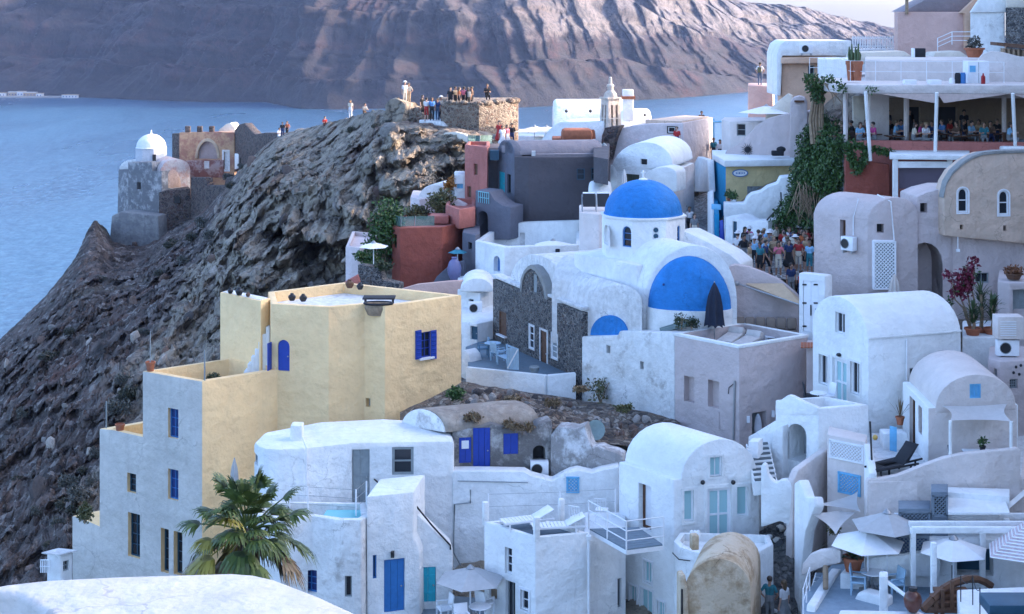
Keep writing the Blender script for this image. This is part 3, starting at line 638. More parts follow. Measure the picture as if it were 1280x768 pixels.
# ---------------------------------------------------------------- pool house under the yellow wall
zc = ZP(553, 61.0); h = House('pool_house', 'long white flat roofed house with rounded corner against the yellow wall', [(318, 552), (322, 557), (332, 560), (350, 561), (383, 559.5), (440, 553), (568, 551), (562, 528), (480, 523), (400, 527), (330, 540)], zc, -23, WHITE, bevel=.16)
h.op(5, 440, 562, 462, 629, kind='panel', pane=GREYP, mull=(2, 3), depth=.14); h.op(5, 490, 559, 517, 594, fr=GREYP, mull=(0, 1), bar=.1, depth=.12)
h.op(0, 317, 567, 322, 580, fr=GREYP, mull=(0, 0))
part_box('roof_vent', WHITE, h.o, PZ(368, 556, zc) + Vector((0, .8, .22)), (.45, .6, .75), 0, 0, 0, .06)
h.done(); pool_face = h.f(5)
MB().path([PZ(370, 556, zc) + Vector((.25, -.05, .3)), W(383, 560, 60.2), W(383, 640, 60.2)], .035, 6).build('drain_pipe', WP, h.o)
# terrace with plunge pool
zp = ZP(646, 57.5); tp = [(300, 640), (350, 649), (391, 645), (425, 650), (452, 650), (460, 645), (457, 628), (330, 626)]
h = House('pool_terrace', 'white curved terrace holding a small turquoise plunge pool', tp, zp, -24, WHITEW, 'terrace', .5, .22, .06)
h.op(3, 431, 720, 440, 747, fr=GREYP, mull=(0, 0)); h.op(Face(h.xy[2], h.xy[3]), 379, 712, 396, 740, fr=BLUEM, pane=BLUED, mull=(1, 2)); h.done()
MB().prism(shrink(plan([(402, 641), (440, 646), (456, 640), (452, 632), (408, 632)], zp), .02), zp - .55, zp - .16).build('pool_water', mat('pool_water', lambda: NT('pool_water').done((.18, .55, .58), .06)), h.o)
MB().prism(shrink(plan([(345, 643), (398, 641), (404, 632), (345, 630)], zp), .1), zp - .5, zp - .3).build('pool_deck', WOOD, h.o)
railing('cable_railing', 'thin cable railing around the plunge pool terrace', [W(362, 640, 59), W(385, 641, 58.4), W(445, 645, 58.0), W(458, 634, 59.0)], .95, METAL, 3, .008, post=WP, pr=.03, thinpost=1.6)
# stair block with the blue door
fb = FP(458, 57.4, 520, 58.0)
o = thing('stair_block', 'white block with a bright blue plank door below the pool house', 'house', fb.pt(490, 770))
w_ = elev('wall', fb, [(458, 621), (517, 615), (517, 672), (521, 680), (525, 690), (526, 800), (459, 800)], 0, WHITE, o, .06, vec=(.3, 2.2)); cm = MB()
opening(o, fb, 480, 699, 506, 765, cm, kind='panel', pane=BLUEM, mull=(3, 0), depth=.12); opening(o, fb, 466, 694, 471, 724, cm, fr=BLUEM, mull=(0, 0)); cut(w_, cm)
b = MB(); b.box(fb.pt(491, 692) + Vector((0, -.1, 0)), (.12, .18, .2)); b.build('lamp', BLACK, o)
ff = FP(515, 58.6, 568, 58.8); o = thing('outer_staircase', 'white solid staircase with black handrail and a turquoise cellar door', 'stairs', ff.pt(540, 765))
w_ = elev('wall', ff, [(515, 640), (520, 642), (566, 686), (566, 800), (515, 800)], 1.1, WHITE, o, .04); cm = MB(); opening(o, ff, 525, 709, 545, 753, cm, kind='panel', pane=AQUA, mull=(2, 2), depth=.1); cut(w_, cm)
p0, p1 = ff.pt(518, 630), ff.pt(563, 682); MB().path([p0 + Vector((-.6, .2, .35)), p0, p0.lerp(p1, .5) + Vector((0, 0, -.05)), p1, p1 + Vector((0, 0, -.15))], .035, 6).build('handrail', BLACK, o)
p0, p1 = pool_face.pt(468, 598), pool_face.pt(487, 616); MB().path([p0 + Vector((0, -.1, 0)), p1 + Vector((0, -.1, 0))], .03, 6).build('handrail', BLACK, o)
# retaining wall with the cave house above
fr_ = FP(566, 61.2, 774, 61.0); o = thing('retaining_wall', 'long white retaining wall with crumbling top under the cave house', 'wall', fr_.pt(660, 720))
w_ = elev('wall', fr_, [(566, 589), (600, 589), (655, 590), (664, 595), (690, 602), (700, 596), (712, 590), (722, 588), (740, 592), (752, 588), (774, 584), (774, 790), (566, 790)], .7, WHITE, o, .05); cm = MB()
lattice(o, fr_, 709, 597, 723, 615, SKYB, SKYB, WP); cut(w_, cm)
wire('conduit', 'grey conduit running down the retaining wall', [fr_.pt(572, 601) + Vector((0, -.05, 0)), fr_.pt(660, 603) + Vector((0, -.05, 0))], .02, GREYP); wire('water_pipe', 'bent water pipe on the retaining wall by the stairs', [fr_.pt(588, 612) + Vector((0, -.06, 0)), fr_.pt(588, 628) + Vector((0, -.06, 0)), fr_.pt(568, 630) + Vector((0, -.06, 0)), fr_.pt(567, 690) + Vector((0, -.06, 0)), fr_.pt(578, 710) + Vector((0, -.06, 0))], .03, GREYP)
# cave house: weathered front, blue door and shutters, rock vault roof
fcv = FP(568, 62.0, 690, 62.6); o = thing('cave_house', 'crumbling old cave house with bright blue door and shutters', 'house', fcv.pt(620, 590)); cm = MB()
w_ = elev('wall', fcv, [(566, 541), (590, 536), (614, 530), (640, 538), (660, 545), (672, 530), (690, 526), (692, 560), (694, 606), (566, 596)], .9, OLDW, o, .05)
opening(o, fcv, 591, 535, 613, 589, cm, kind='panel', pane=BLUE, mull=(3, 0), depth=.06); opening(o, fcv, 573.5, 547, 589.5, 579, cm, kind='panel', pane=BLUE, mull=(2, 0), depth=.06, handle=False, name='shutter'); opening(o, fcv, 629, 542, 648, 568, cm, kind='panel', pane=BLUE, mull=(2, 0), depth=.06, handle=False, name='shutter')
u0, u1, z0, z1 = fcv.rect(577, 551, 586, 561); part_box('notice', WP, o, fcv.at((u0 + u1) / 2, (z0 + z1) / 2, .0), (u1 - u0, .03, z1 - z0), yaw(fcv))
opening(o, fcv, 666, 557, 682, 577, cm, kind='hole', pane=BLACK, depth=.5, arch=.8, name='flue_hole'); cut(w_, cm)
ac_unit('ac_unit', 'rusty white air conditioner below a hole in the cave house', fcv.pt(674, 594) + Vector((0, -.3, .05)), .05, .7)
fv = FP(503, 64.0, 560, 61.9)
vr = elev('roof', fv, arcpix(503, 531, 0, 511, 560, 541, 12), 0, plaster('cave_vault_crust', (.40, .34, .28), .9, .5, (.26, .21, .17)), o, .12, vec=(3.6, 1.4))
elev('vault_end', fv, arcpix(503, 532, 0, 512, 557, 541, 12), .3, WHITEW, o, .08, off=.06)
fw = FP(690, 62.3, 775, 61.6); o = thing('ruined_wall', 'half fallen plaster wall patch beside the barrel house', 'wall', fw.pt(735, 590))
elev('wall', fw, [(688, 545), (696, 534), (706, 534), (720, 536), (731, 532), (735, 548), (740, 560), (750, 559), (756, 562), (770, 566), (778, 570), (778, 606), (688, 606)], .8, plaster('bare_mortar', (.33, .31, .30), .5, .38, (.68, .67, .67)), o, .08)
o = thing('satellite_dish', 'pale green satellite dish on the rubble bank', 'satellite dish', W(752, 552, 63.5)); b = MB(); b.lathe((0, 0, .45), [(.02, .0), (.2, .03), (.34, .1), (.4, .16), (.39, .165), (.2, .05)], 16); d_ = local_build(b, 'dish', paint('dish_green', (.30, .38, .36)), o); d_.rotation_euler = (R(75), 0, R(-25)); d_.location = (0, .3, .35)
b = MB(); b.tube((0, .3, 0), (0, .3, .8), .04); local_build(b, 'mast', METAL, o)
# ---------------------------------------------------------------- sun deck house with bridge
zf = ZP(672, 56.0); h = House('sun_deck_house', 'white house with grey sun deck and white loungers on top', [(605, 652), (669, 672), (736, 666), ('par', 0, 2, 1)], zf, -25, WHITE2, parapet=.12, pw=.16, bevel=.04, deck=DECK)
h.op(0, 631, 685, 640, 718, fr=WP, mull=(0, 2), depth=.2); h.op(0, 632, 727, 644, 790, kind='door', fr=GREYP, mull=(1, 0), depth=.2); h.op(0, 651, 738, 661, 763, fr=WP, mull=(0, 1), depth=.15, surround=(.08, WP)); h.op(0, 611, 734, 622, 750, fr=WP, pane=WOOD, mull=(0, 0), depth=.1); h.done()
for px, py, lab in ((669, 680, 0), (605, 660, 0), (700, 640, 0)):
    q = PZ(px, 672 if px == 669 else (652 if px == 605 else 648), zf) + Vector((.05, .12, 0)); part_box('deck_post', WHITE2, h.o, q + Vector((0, 0, .25)), (.2, .2, .85), .3, 0, 0, .03)
railing('deck_cable', 'thin cable railing behind the sun deck loungers', [PZ(607, 652, zf) + Vector((.1, .3, 0)), PZ(700, 646, zf), PZ(772, 655, zf) + Vector((0, 1.2, 0))], .9, METAL, 2, .008, post=WP, pr=.03, thinpost=2)
SB = dict(g='white loungers on the sun deck')
def sunbed(label, c, rz, m=WP, cush=None, back=25, group=None, name='sun_lounger'):
    o = thing(name, label, 'sun lounger', c, group, rz)
    for y in (-.3, .3): b = MB(); b.box((0, y, .3), (1.9, .05, .06)); local_build(b, 'side_rail', m, o)
    for k in range(9): b = MB(); b.box((-.88 + k * .135, 0, .335), (.11, .58, .02)); local_build(b, 'slat', m, o)
    b = MB(); b.box((.34, 0, 0), (.72, .58, .03)); q = local_build(b, 'backrest', m, o, bevel=.01); q.rotation_euler = (0, -R(back), 0); q.location = (.3, 0, .34)
    for x in (-.75, .6):
        for y in (-.3, .3): b = MB(); b.box((x, y, .15), (.05, .05, .3)); local_build(b, 'leg', m, o)
    if cush: b = MB(); b.box((-.3, 0, .39), (1.2, .56, .07)); local_build(b, 'cushion', cush, o, bevel=.02)
    return o
sunbed('white slatted lounger on the sun deck, beside the cable railing', PZ(655, 662, zf - .1) + Vector((.1, .2, 0)), .35, group=SB['g']); sunbed('white slatted lounger on the sun deck, beside the outer parapet', PZ(694, 670, zf - .1) + Vector((.1, .25, 0)), .15, group=SB['g'])
for k, (px, py, rz) in enumerate([(722, 662, 2.6), (752, 652, 2.9)]):
    q = PZ(px, py, zf - .1); o = thing('metal_chair', ['white metal chair beside the sun deck loungers', 'white metal chair by the bridge behind the sun deck'][k], 'chair', q, 'white metal chairs', rz)
    b = MB(); b.box((0, 0, .44), (.44, .42, .03)); local_build(b, 'seat', WP, o, bevel=.01)
    for i in range(5): b = MB(); b.tube((-.2 + i * .1, .2, .45), (-.2 + i * .1, .28, .9), .012, n=5); local_build(b, 'back_bar', WP, o)
    b = MB(); b.tube((-.22, .28, .9), (.22, .28, .9), .016, n=5); local_build(b, 'top_rail', WP, o)
    for sx in (-.2, .2):
        for sy in (-.19, .19): b = MB(); b.tube((sx, sy, 0), (sx, sy, .45), .014, n=5); local_build(b, 'leg', WP, o)
# wall below the bridge
h = House('link_wall', 'shaded white wall set back under the footbridge', [('Y', 730, 57.2), ('Y', 782, 58.2), ('Y', 782, 60), ('Y', 730, 60)], zf - .35, -25, WHITE, 'wall'); h.op(0, 772, 723, 777, 760, fr=GREYP, mull=(0, 0)); h.done()
o = thing('drain_pipe', 'white drain pipe down the sun deck corner under the bridge', 'pipe', W(736, 766, 56.3)); MB().tube(W(736, 668, 56.25), W(736, 790, 56.25), .05).build('pipe', WP, o); MB().box(W(736, 672, 56.2), (.16, .16, .12)).build('collar', WP, o)
bz = zf - .05; q = [PZ(737, 662, bz), PZ(783, 688, bz), PZ(829, 682, bz), PZ(798, 660, bz)]
o = thing('footbridge', 'white footbridge with dark decking joining sun deck and barrel house', 'bridge', q[0]); MB().prism([p.xy for p in q], bz - .16, bz - .01).build('frame', WP, o)
for k in range(9):
    a, b_ = q[0].lerp(q[1], (k + .04) / 9), q[0].lerp(q[1], (k + .96) / 9); c_, d_ = q[3].lerp(q[2], (k + .96) / 9), q[3].lerp(q[2], (k + .04) / 9); MB().prism([p.xy for p in shrink([x.xy for x in (a, b_, c_, d_)], .02)] if 0 else [x.xy for x in (a, b_, c_, d_)], bz - .01, bz + .03).build('plank', DECK, o)
railing('bridge_railing', 'white tubular railing along the footbridge', [PZ(736, 661, bz), PZ(783, 688, bz), PZ(829, 682, bz)], 1.0, WP, 3, .022, pr=.03, thinpost=1.2)
# lower patio of the sun deck house
lp = [PZ(470, 757, -21.9), PZ(566, 745, -21.9), PZ(690, 755, -21.9), PZ(690, 860, -21.9), PZ(470, 860, -21.9)]
struct(sheet('patio', lp, DECK, None, .3))
# ---------------------------------------------------------------- parasols, tables, chairs
def parasol(name, label, c, r, h, m, drop=.45, n=6, rz=0.2, pole=WP, group='open parasols', base=True, cat='parasol'):
    o = thing(name, label, cat, c, group, rz)
    b = MB(); b.tube((0, 0, 0), (0, 0, h + .06), .03, n=8); local_build(b, 'pole', pole, o)
    top = Vector((0, 0, h)); rim = [Vector((r * math.cos(2 * math.pi * k / n), r * math.sin(2 * math.pi * k / n), h - drop)) for k in range(n)]
    b = MB(); S = 4
    for k in range(n):
        a, d = rim[k], rim[(k + 1) % n]; rows = []
        for i in range(S + 1):
            f = .06 + .94 * i / S; p, q2 = top.lerp(a, f), top.lerp(d, f); sag = 0
            rows.append([p, p.lerp(q2, .5) * 1 - Vector((0, 0, -sag * .6 if i < S else sag * -.9)), q2])
        vr = [[b.bm.verts.new(x) for x in rr] for rr in rows]
        for x, y in zip(vr, vr[1:]):
            for i in range(2): b.bm.faces.new((x[i], x[i + 1], y[i + 1], y[i]))
    bmesh.ops.remove_doubles(b.bm, verts=b.bm.verts, dist=.001); bmesh.ops.solidify(b.bm, geom=b.bm.faces[:], thickness=.012)
    local_build(b, 'canopy', m, o, smooth=0)
    for k in range(n): b = MB(); b.tube(Vector((0, 0, h - .02)), rim[k] + Vector((0, 0, -.02)), .012, n=4); local_build(b, 'rib', WOOD if pole is WOOD else METAL, o)
    b = MB(); b.lathe((0, 0, h - .02), [(.14, -.03), (.16, .0), (.1, .06), (.03, .12)], 10); local_build(b, 'finial', METAL, o)
    if base: b = MB(); b.lathe((0, 0, 0), [(.3, 0), (.3, .06), (.06, .1), (.05, .3)], 14); local_build(b, 'base', METAL, o)
    return o
def closed_parasol(name, label, c, h, m, r=.17, pole=METAL, base=.5):
    o = thing(name, label, 'parasol', c, 'closed parasols')
    b = MB(); b.tube((0, 0, 0), (0, 0, h + .05), .025, n=6); local_build(b, 'pole', pole, o)
    n = 24; b = MB(); prof = [(.03, h), (r * .45, h * .92), (r * .75, h * .8), (r * 1.0, h * .62), (r * 1.1, h * .45), (r * 1.25, base)]; rings = []
    for i, (rr, z) in enumerate(prof): rings.append([Vector(((rr * (1 + (.22 if k % 3 == 0 else -.12) * min(1, i / 2))) * math.cos(2 * math.pi * k / n), rr * (1 + (.22 if k % 3 == 0 else -.12) * min(1, i / 2)) * math.sin(2 * math.pi * k / n), z + (.08 * (k % 3 == 0) * -1 if i == 5 else 0))) for k in range(n)])
    b.loft(rings); local_build(b, 'canopy', m, o)
    b = MB(); b.lathe((0, 0, 0), [(.26, 0), (.26, .06), (.05, .1)], 12); local_build(b, 'base', METAL, o); return o
def round_table(label, c, r, h, m, leg, group='round tables'):
    o = thing('round_table', label, 'table', c, group); b = MB(); b.lathe((0, 0, h - .04), [(r * .97, 0), (r, .015), (r, .03), (r * .97, .04)], 20); local_build(b, 'top', m, o)
    b = MB(); b.tube((0, 0, .03), (0, 0, h - .03), .03, n=8); local_build(b, 'stem', leg, o)
    for k in range(3): a = k * 2.09; b = MB(); b.tube((0, 0, .2), (r * .6 * math.cos(a), r * .6 * math.sin(a), 0.01), .018, n=6); local_build(b, 'leg', leg, o)
    return o
def arm_chair(label, c, rz, m, group, name='garden_chair', seatm=None, arms=True):
    o = thing(name, label, 'chair', c, group, rz); b = MB(); b.box((0, 0, .42), (.5, .5, .06)); local_build(b, 'seat', seatm or m, o, bevel=.015)
    b = MB(); b.box((0, .24, .68), (.5, .05, .46), 0, 0, -.15); local_build(b, 'backrest', m, o, bevel=.015)
    for sx in (-.23, .23):
        for sy in (-.22, .22): b = MB(); b.box((sx, sy, .2), (.05, .05, .4)); local_build(b, 'leg', m, o)
        if arms: b = MB(); b.box((sx, 0, .62), (.05, .5, .04)); local_build(b, 'armrest', m, o, bevel=.01); b = MB(); b.box((sx, -.22, .52), (.04, .04, .2)); local_build(b, 'arm_post', m, o)
    return o
parasol('parasol', 'grey parasol shading the patio below the turquoise door', W(588, 771, 56.8), 1.25, 1.75, CLOTHG, .45, rz=.3)
round_table('white patio table under the grey parasol', W(600, 783, 56.2), .4, .72, WP, WP)
for px, py, rz, lab in ((556, 775, -1.2, 'white garden chair at the turquoise door end of the patio'), (578, 790, .3, 'white garden chair standing under the grey parasol pole'), (606, 768, 2.4, 'white garden chair under the grey parasol by the wall')): arm_chair(lab, W(px, py, 57 if py < 780 else 55.6), rz, WP, 'white patio chairs')
# ---------------------------------------------------------------- barrel vaulted white house
zg = ZP(600, 57.5); h = House('barrel_vault_house', 'white barrel vaulted house with pale aqua door and footbridge entrance', [(773, 577), (842, 600), (950, 591), ('par', 0, 2, 1)], zg, -26, WHITE2, bevel=.06)
D = h.xy[0] - h.xy[1]; gfc = h.f(1); lfc = h.f(0); c2 = MB(); vz = D * 1.02
h.op(0, 798, 606, 814, 663, kind='door', fr=BROWN, pane=WP, mull=(0, 0), depth=.3, bar=.09)
for r in ((805, 702, 815, 729), (787, 732, 796, 758), (801, 737, 816, 790), (822, 752, 831, 790)): h.op(0, *r, fr=WP, pane=mat('aqua_glass', lambda: NT('aqua_glass').done((.36, .58, .60), .15)), mull=(1, 0), depth=.12, surround=(.06, WP))
AG = MATS['aqua_glass']
h.op(1, 884, 610, 914, 677, kind='door', fr=WP, pane=AG, mull=(1, 1), depth=.14, bar=.12, surround=(.12, WHITE2)); h.op(1, 855, 613, 867, 652, fr=WP, pane=AG, mull=(0, 0), depth=.16, surround=(.1, WHITE2)); h.op(1, 921, 608, 935, 645, fr=WP, pane=AG, mull=(0, 0), depth=.16, surround=(.1, WHITE2))
opening(h.o, gfc, 887, 571, 902, 596, [h.cm, c2], fr=WP, pane=AG, mull=(1, 0), depth=.14, surround=(.08, WHITE2)); h.done()
vault_roof(h.o, gfc, 851, 602, 549, 947, 594, vz, WHITE2, c2, base=.25)
for k in range(4): f = .1 + k * .2; q = gfc.pt(853, 600) + Vector((D.x, D.y, 0)) * (1 - f) + Vector((.55, .1, .92)); MB().ball(q, (.07, .07, .06), 8, 4).build('vent_knob', BLACK, h.o)
for px in (878, 916): MB().ball(gfc.pt(px, 602) + Vector((0, -.12, 0)), .085, 10, 5).build('wall_lamp', BLACK, h.o)
zt = ZP(682, 55.5); h = House('barrel_house_porch', 'curved white porch wall in front of the barrel vaulted house', [(842, 676), (850, 684), (868, 690), (900, 694), (930, 693), (952, 688), (967, 680), (962, 668), (850, 665)], zt, -26, WHITE, 'terrace', .25, .2, .07); h.done()
wire('loose_cable', 'dark loose cable hanging on the porch wall', [h.f(1).pt(842, 690) + Vector((-.05, -.1, 0)), h.f(1).pt(848, 698) + Vector((0, -.12, 0)), h.f(2).pt(862, 700) + Vector((0, -.1, 0))], .018, BLACK, 'cable')
for k in range(3): MB().ball(PZ(866 + k * 4, 676, zt) + Vector((0, .3, .12)), (.09, .09, .16), 8, 5).build('clay_jar', WHITE2, None)
for i, o in enumerate([o for o in COL.objects if o.name.startswith('clay_jar')]): fixlabel(o, 'small white clay jar on the barrel house porch wall', 'jar', 'jars on the porch wall', None)
# brown weathered vault
fh = FP(852, 51.5, 947, 51.8); o = thing('ruined_vault', 'brown weathered barrel vault hut below the white porch', 'hut', fh.pt(895, 820))
w_ = elev('vault', fh, [(854, 830), (854, 742)] + arcpix(855, 742, 0, 699, 938, 738, 14) + [(939, 830)], 0, BROWNP, o, .12, vec=(.75, 2.7)); cm = MB(); cut(w_, cm)
elev('wing_wall', fh, [(849, 830), (849, 719), (856, 717), (860, 740), (861, 830)], .5, BROWNP, o, .05, off=.08); elev('slot', fh, [(850.5, 790), (850.5, 735), (853, 735), (853, 790)], .1, BLACK, o, 0, off=.12)
part_box('chimney', BROWNP, o, fh.pt(868, 706) + Vector((.2, 1.8, .15)), (.25, .3, .5), .2, 0, 0, .04)
# ---------------------------------------------------------------- blue domed church
ch = thing('blue_domed_church', 'white church with a bright blue dome and blue lunettes', 'church', W(800, 480, 71))
N = W(727, 400, 72.0).xy; zF = ZP(390, 72.0); Lf = PZ(616, 349, zF).xy; sf = Face(Lf, N)                # stone facade plane
K_N = W(924, 433, 65.0); zK = K_N.z; K_L = PZ(843, 417, zK).xy
wf = Face(N, K_L)                                                                                         # white front, in line with the grey house
inn = Vector((-sf.n.x, -sf.n.y)); fdir = (Lf - N).normalized()
cm = MB(); dep = 5.2
stone = MB().ext(sf.poly([(616, 349), (650, 362), (651, 350), (655, 340), (660, 335), (665, 333), (671, 336), (677, 345), (682, 360), (684, 374), (727, 391), (727, 520), (616, 480)]), [*(inn * .55), 0]).build('stone_facade', FACADE, ch, bevel=.03)
opening(ch, sf, 624, 390, 633, 419, cm, fr=BROWN, pane=BROWN, mull=(0, 2), depth=.07, sill=WP)
opening(ch, sf, 662, 407, 668, 436, cm, fr=WP, mull=(0, 2), depth=.06, bar=.06, surround=(.05, WHITER)); opening(ch, sf, 676, 414, 684, 466, cm, kind='panel', pane=BROWN, mull=(2, 3), depth=.09, surround=(.1, WHITER)); opening(ch, sf, 690, 418, 697, 448, cm, fr=WP, pane=GREYP, mull=(0, 3), depth=.06, surround=(.06, WHITER))
opening(ch, sf, 665.5, 343, 671, 366, cm, kind='hole', pane=GREYP, depth=.07); cut(stone, cm)
MB().ext([p + Vector((*(sf.n * .06), 0)) for p in sf.poly([(651, 364), (652, 349), (656, 339), (661, 333), (665, 331), (671, 334), (678, 344), (683, 358), (685, 375), (682, 373), (680, 360), (675, 347), (670, 339), (665, 336), (661, 338), (657, 343), (654, 352), (653, 365)])], [*(inn * .4), 0]).build('gable_rim', plaster('grey_rim', (.28, .28, .27), .4), ch)
MB().prism([q for q in (Lf + inn * .5, N + inn * .5, N + inn * dep, Lf + inn * dep)], -19, zF - .05).build('body', WHITE, ch, bevel=.03)
for a, b_ in (((614, 346), (650, 361)), ((684, 371), (728, 388))):
    p, q = sf.pt(*a), sf.pt(*b_); MB().ext([p, q, q + Vector((0, 0, .13)), p + Vector((0, 0, .13))], [*(inn * .6), 0]).build('coping', WHITER, ch, bevel=.02)
# white front wall under the small lunette
cm = MB(); w_ = elev('front_wall', wf, [(727, 421), (772, 419.5), (774, 414), (843, 417), (843, 560), (727, 520)], .8, WHITEW, ch, .04); opening(ch, wf, 758, 432, 763, 442, cm, kind='hole', pane=BLACK, depth=.3); opening(ch, wf, 800, 452, 804.5, 462, cm, kind='hole', pane=BLACK, depth=.3); cut(w_, cm)
# barrel vault over the small lunette, running back along the facade
g1 = Face(N + inn * .0 + wf.n * -.3, K_L + wf.n * -.3)
p1 = g1.poly([(726, 470)] + arcpix(726, 391, 0, 357, 803, 378, 14) + [(803, 470)]); MB().ext(p1, [*(fdir * 4.2), 0]).build('side_vault', WHITER, ch, bevel=.06)
def lunette(fc, x0, x1, yb, ya, off, nm, m=DOMEB, t=.1, sk=0):
    pts = fc.poly([(x0, yb)] + arcpix(x0, yb, 0, ya, x1, yb + sk, 16)[1:-1] + [(x1, yb + sk)]); MB().ext([p + Vector((*(fc.n * off), 0)) for p in pts], [*(fc.n * -t), 0]).build(nm, m, ch)
lunette(g1, 739, 786, 419, 394, .06, 'small_lunette')
# nave vault behind the stone gable
M_ = sf.pt(667, 370); g2 = Face(Lf, N); nv_pix = arcpix(628, 362, 0, 320, 708, 390, 14)
p2 = g2.poly([(628, 430)] + nv_pix + [(708, 430)]); MB().ext([p + Vector((*(inn * .35), 0)) for p in p2], [*(inn * 5.5), 0]).build('nave_vault', WHITER, ch, bevel=.06)
# great arm with the blue half round gable
g4 = FP(802, 70.2, 920, 69.6); p4 = g4.poly([(802, 430)] + arcpix(802, 392, 0, 307, 922, 376, 18) + [(922, 430)]); ax4 = Vector((-2.2, 4.2))
MB().ext(p4, [*ax4, 0]).build('great_vault', WHITE, ch, bevel=.07)
u0, u1, uz0, uz1 = g4.rect(810, 320, 914, 384); uc, rx = (u0 + u1) / 2, (u1 - u0) / 2; NA, NB = 24, 10; half = lambda off, z: [g4.at(uc - rx * math.cos(math.pi * i / NA) * (1 + off), z, .02 + (.95 + off) * math.sin(math.pi * i / NA)) for i in range(NA + 1)]
MB().loft([[g4.at(uc - rx * math.cos(math.pi * i / NA) * math.cos(t), uz0 + (uz1 - uz0) * math.sin(t), .02 + .95 * math.sin(math.pi * i / NA) * math.cos(t)) for i in range(NA + 1)] for t in [math.pi / 2 * k / NB * .985 for k in range(NB + 1)]]).build('apse_dome', DOMEB, ch); MB().loft([half(.03, uz0 - 2.0), half(.03, uz0)]).build('apse_wall', WHITE, ch)
for x, y in ((828, 353), (860, 350)): MB().ball(g4.pt(x, y) + Vector((0, -.62, 0)), .06, 8, 4).build('hook', BLUED, ch)
# crossing, drum and dome
Cc = W(804, 268, 74.0); zr = ZP(268, 74.0); cxy = Cc.xy
MB().box((cxy.x, cxy.y, -14), (4.6, 4.6, 5.6), .62).build('crossing', WHITE, ch, bevel=.1)
arm = Vector((-1, .35)).normalized()
def barrel(nm, c, ax, half, zs, rise, ln, m=WHITER):
    ax = Vector(ax).normalized(); pr = Vector((-ax.y, ax.x)); c = Vector(c); pts = []
    for k in range(15): a = math.pi * k / 14; q = c + pr * half * math.cos(a); pts.append(Vector((q.x, q.y, zs + rise * math.sin(a))))
    pts = [pts[0] - Vector((0, 0, 2.5))] + pts + [pts[-1] - Vector((0, 0, 2.5))]; return MB().ext(pts, [*(ax * ln), 0]).build(nm, m, ch, bevel=.06)
barrel('west_vault', cxy, (-1, .55), 1.7, -12.9, 1.45, 3.9); barrel('back_vault', cxy, (.6, 1), 1.75, -12.9, 1.5, 3.4); barrel('east_vault', cxy, (1, -.3), 1.5, -12.8, 1.3, 3.3)
n8 = 8; rd = 1.98; a0 = R(22.5 + 4); oct_ = [cxy + Vector((rd * math.cos(a0 + k * math.pi / 4), rd * math.sin(a0 + k * math.pi / 4))) for k in range(8)]
cm = MB(); dr = MB().prism(oct_, zr - 2.6, zr).build('drum', WHITE2, ch, bevel=.03)
MB().prism([cxy + (p - cxy) * 1.035 for p in oct_], zr - .06, zr + .04).build('drum_cornice', WHITE2, ch, bevel=.02)
def drumface(px):
    best = None
    for k in range(8):
        f_ = Face(oct_[k], oct_[(k + 1) % 8])
        if f_.n.y > -.05: continue
        u = f_.u(px)
        if -.01 <= u <= f_.L + .01: best = f_
    return best
for x0, x1, y0, y1, kind in ((778, 789, 283, 309, 'w'), (816, 824, 284, 307, 'r'), (846.5, 850.5, 282, 306, 'w'), (755, 759.5, 281, 306, 'n')):
    f_ = drumface((x0 + x1) / 2)
    if f_ is None: continue
    if kind == 'w': opening(ch, f_, x0, y0, x1, y1, cm, fr=BLUEM, mull=(0, 2), depth=.14, arch=1.0)
    elif kind == 'n': opening(ch, f_, x0, y0, x1, y1, cm, kind='hole', pane=WHITER, depth=.1, arch=1.0)
    else:
        opening(ch, f_, x0, y0, x1, y1, cm, kind='hole', pane=WHITE2, depth=.06, arch=1.0)
        for yy in (288, 295.5, 303): u = f_.u(820); z_ = f_.pt(820, yy).z; MB().ext([f_.at(u + .11 * math.cos(a), z_ + .11 * math.sin(a), -.03) for a in [k * math.pi / 8 for k in range(16)]], [*(f_.n * -.03), 0]).build('round_light', TEAL, ch)
cut(dr, cm)
rdm = 1.79; MB().lathe((cxy.x, cxy.y, zr + .03), [(rdm + .05, 0), (rdm + .03, .06)] + [(rdm * math.cos(a), .06 + 1.52 * math.sin(a)) for a in [k * math.pi / 2 / 16 for k in range(16)]] + [(.2, 1.575)], 48).build('dome', DOMEB, ch)
MB().lathe((cxy.x, cxy.y, zr + 1.58), [(.22, 0), (.2, .06), (.06, .1), (.05, .42), (.0201, .44)], 12).build('finial', WHITE2, ch); MB().box((cxy.x, cxy.y, zr + 1.92), (.24, .05, .06)).build('cross_arm', WHITE2, ch)
# sloping white buttress roof behind the great arm, beside the street
o = elev('church_shoulder', FP(845, 73.5, 925, 72.0), [(845, 290), (858, 290), (885, 303), (912, 318), (926, 330), (926, 400), (845, 400)], 1.6, WHITE, ch, .15)
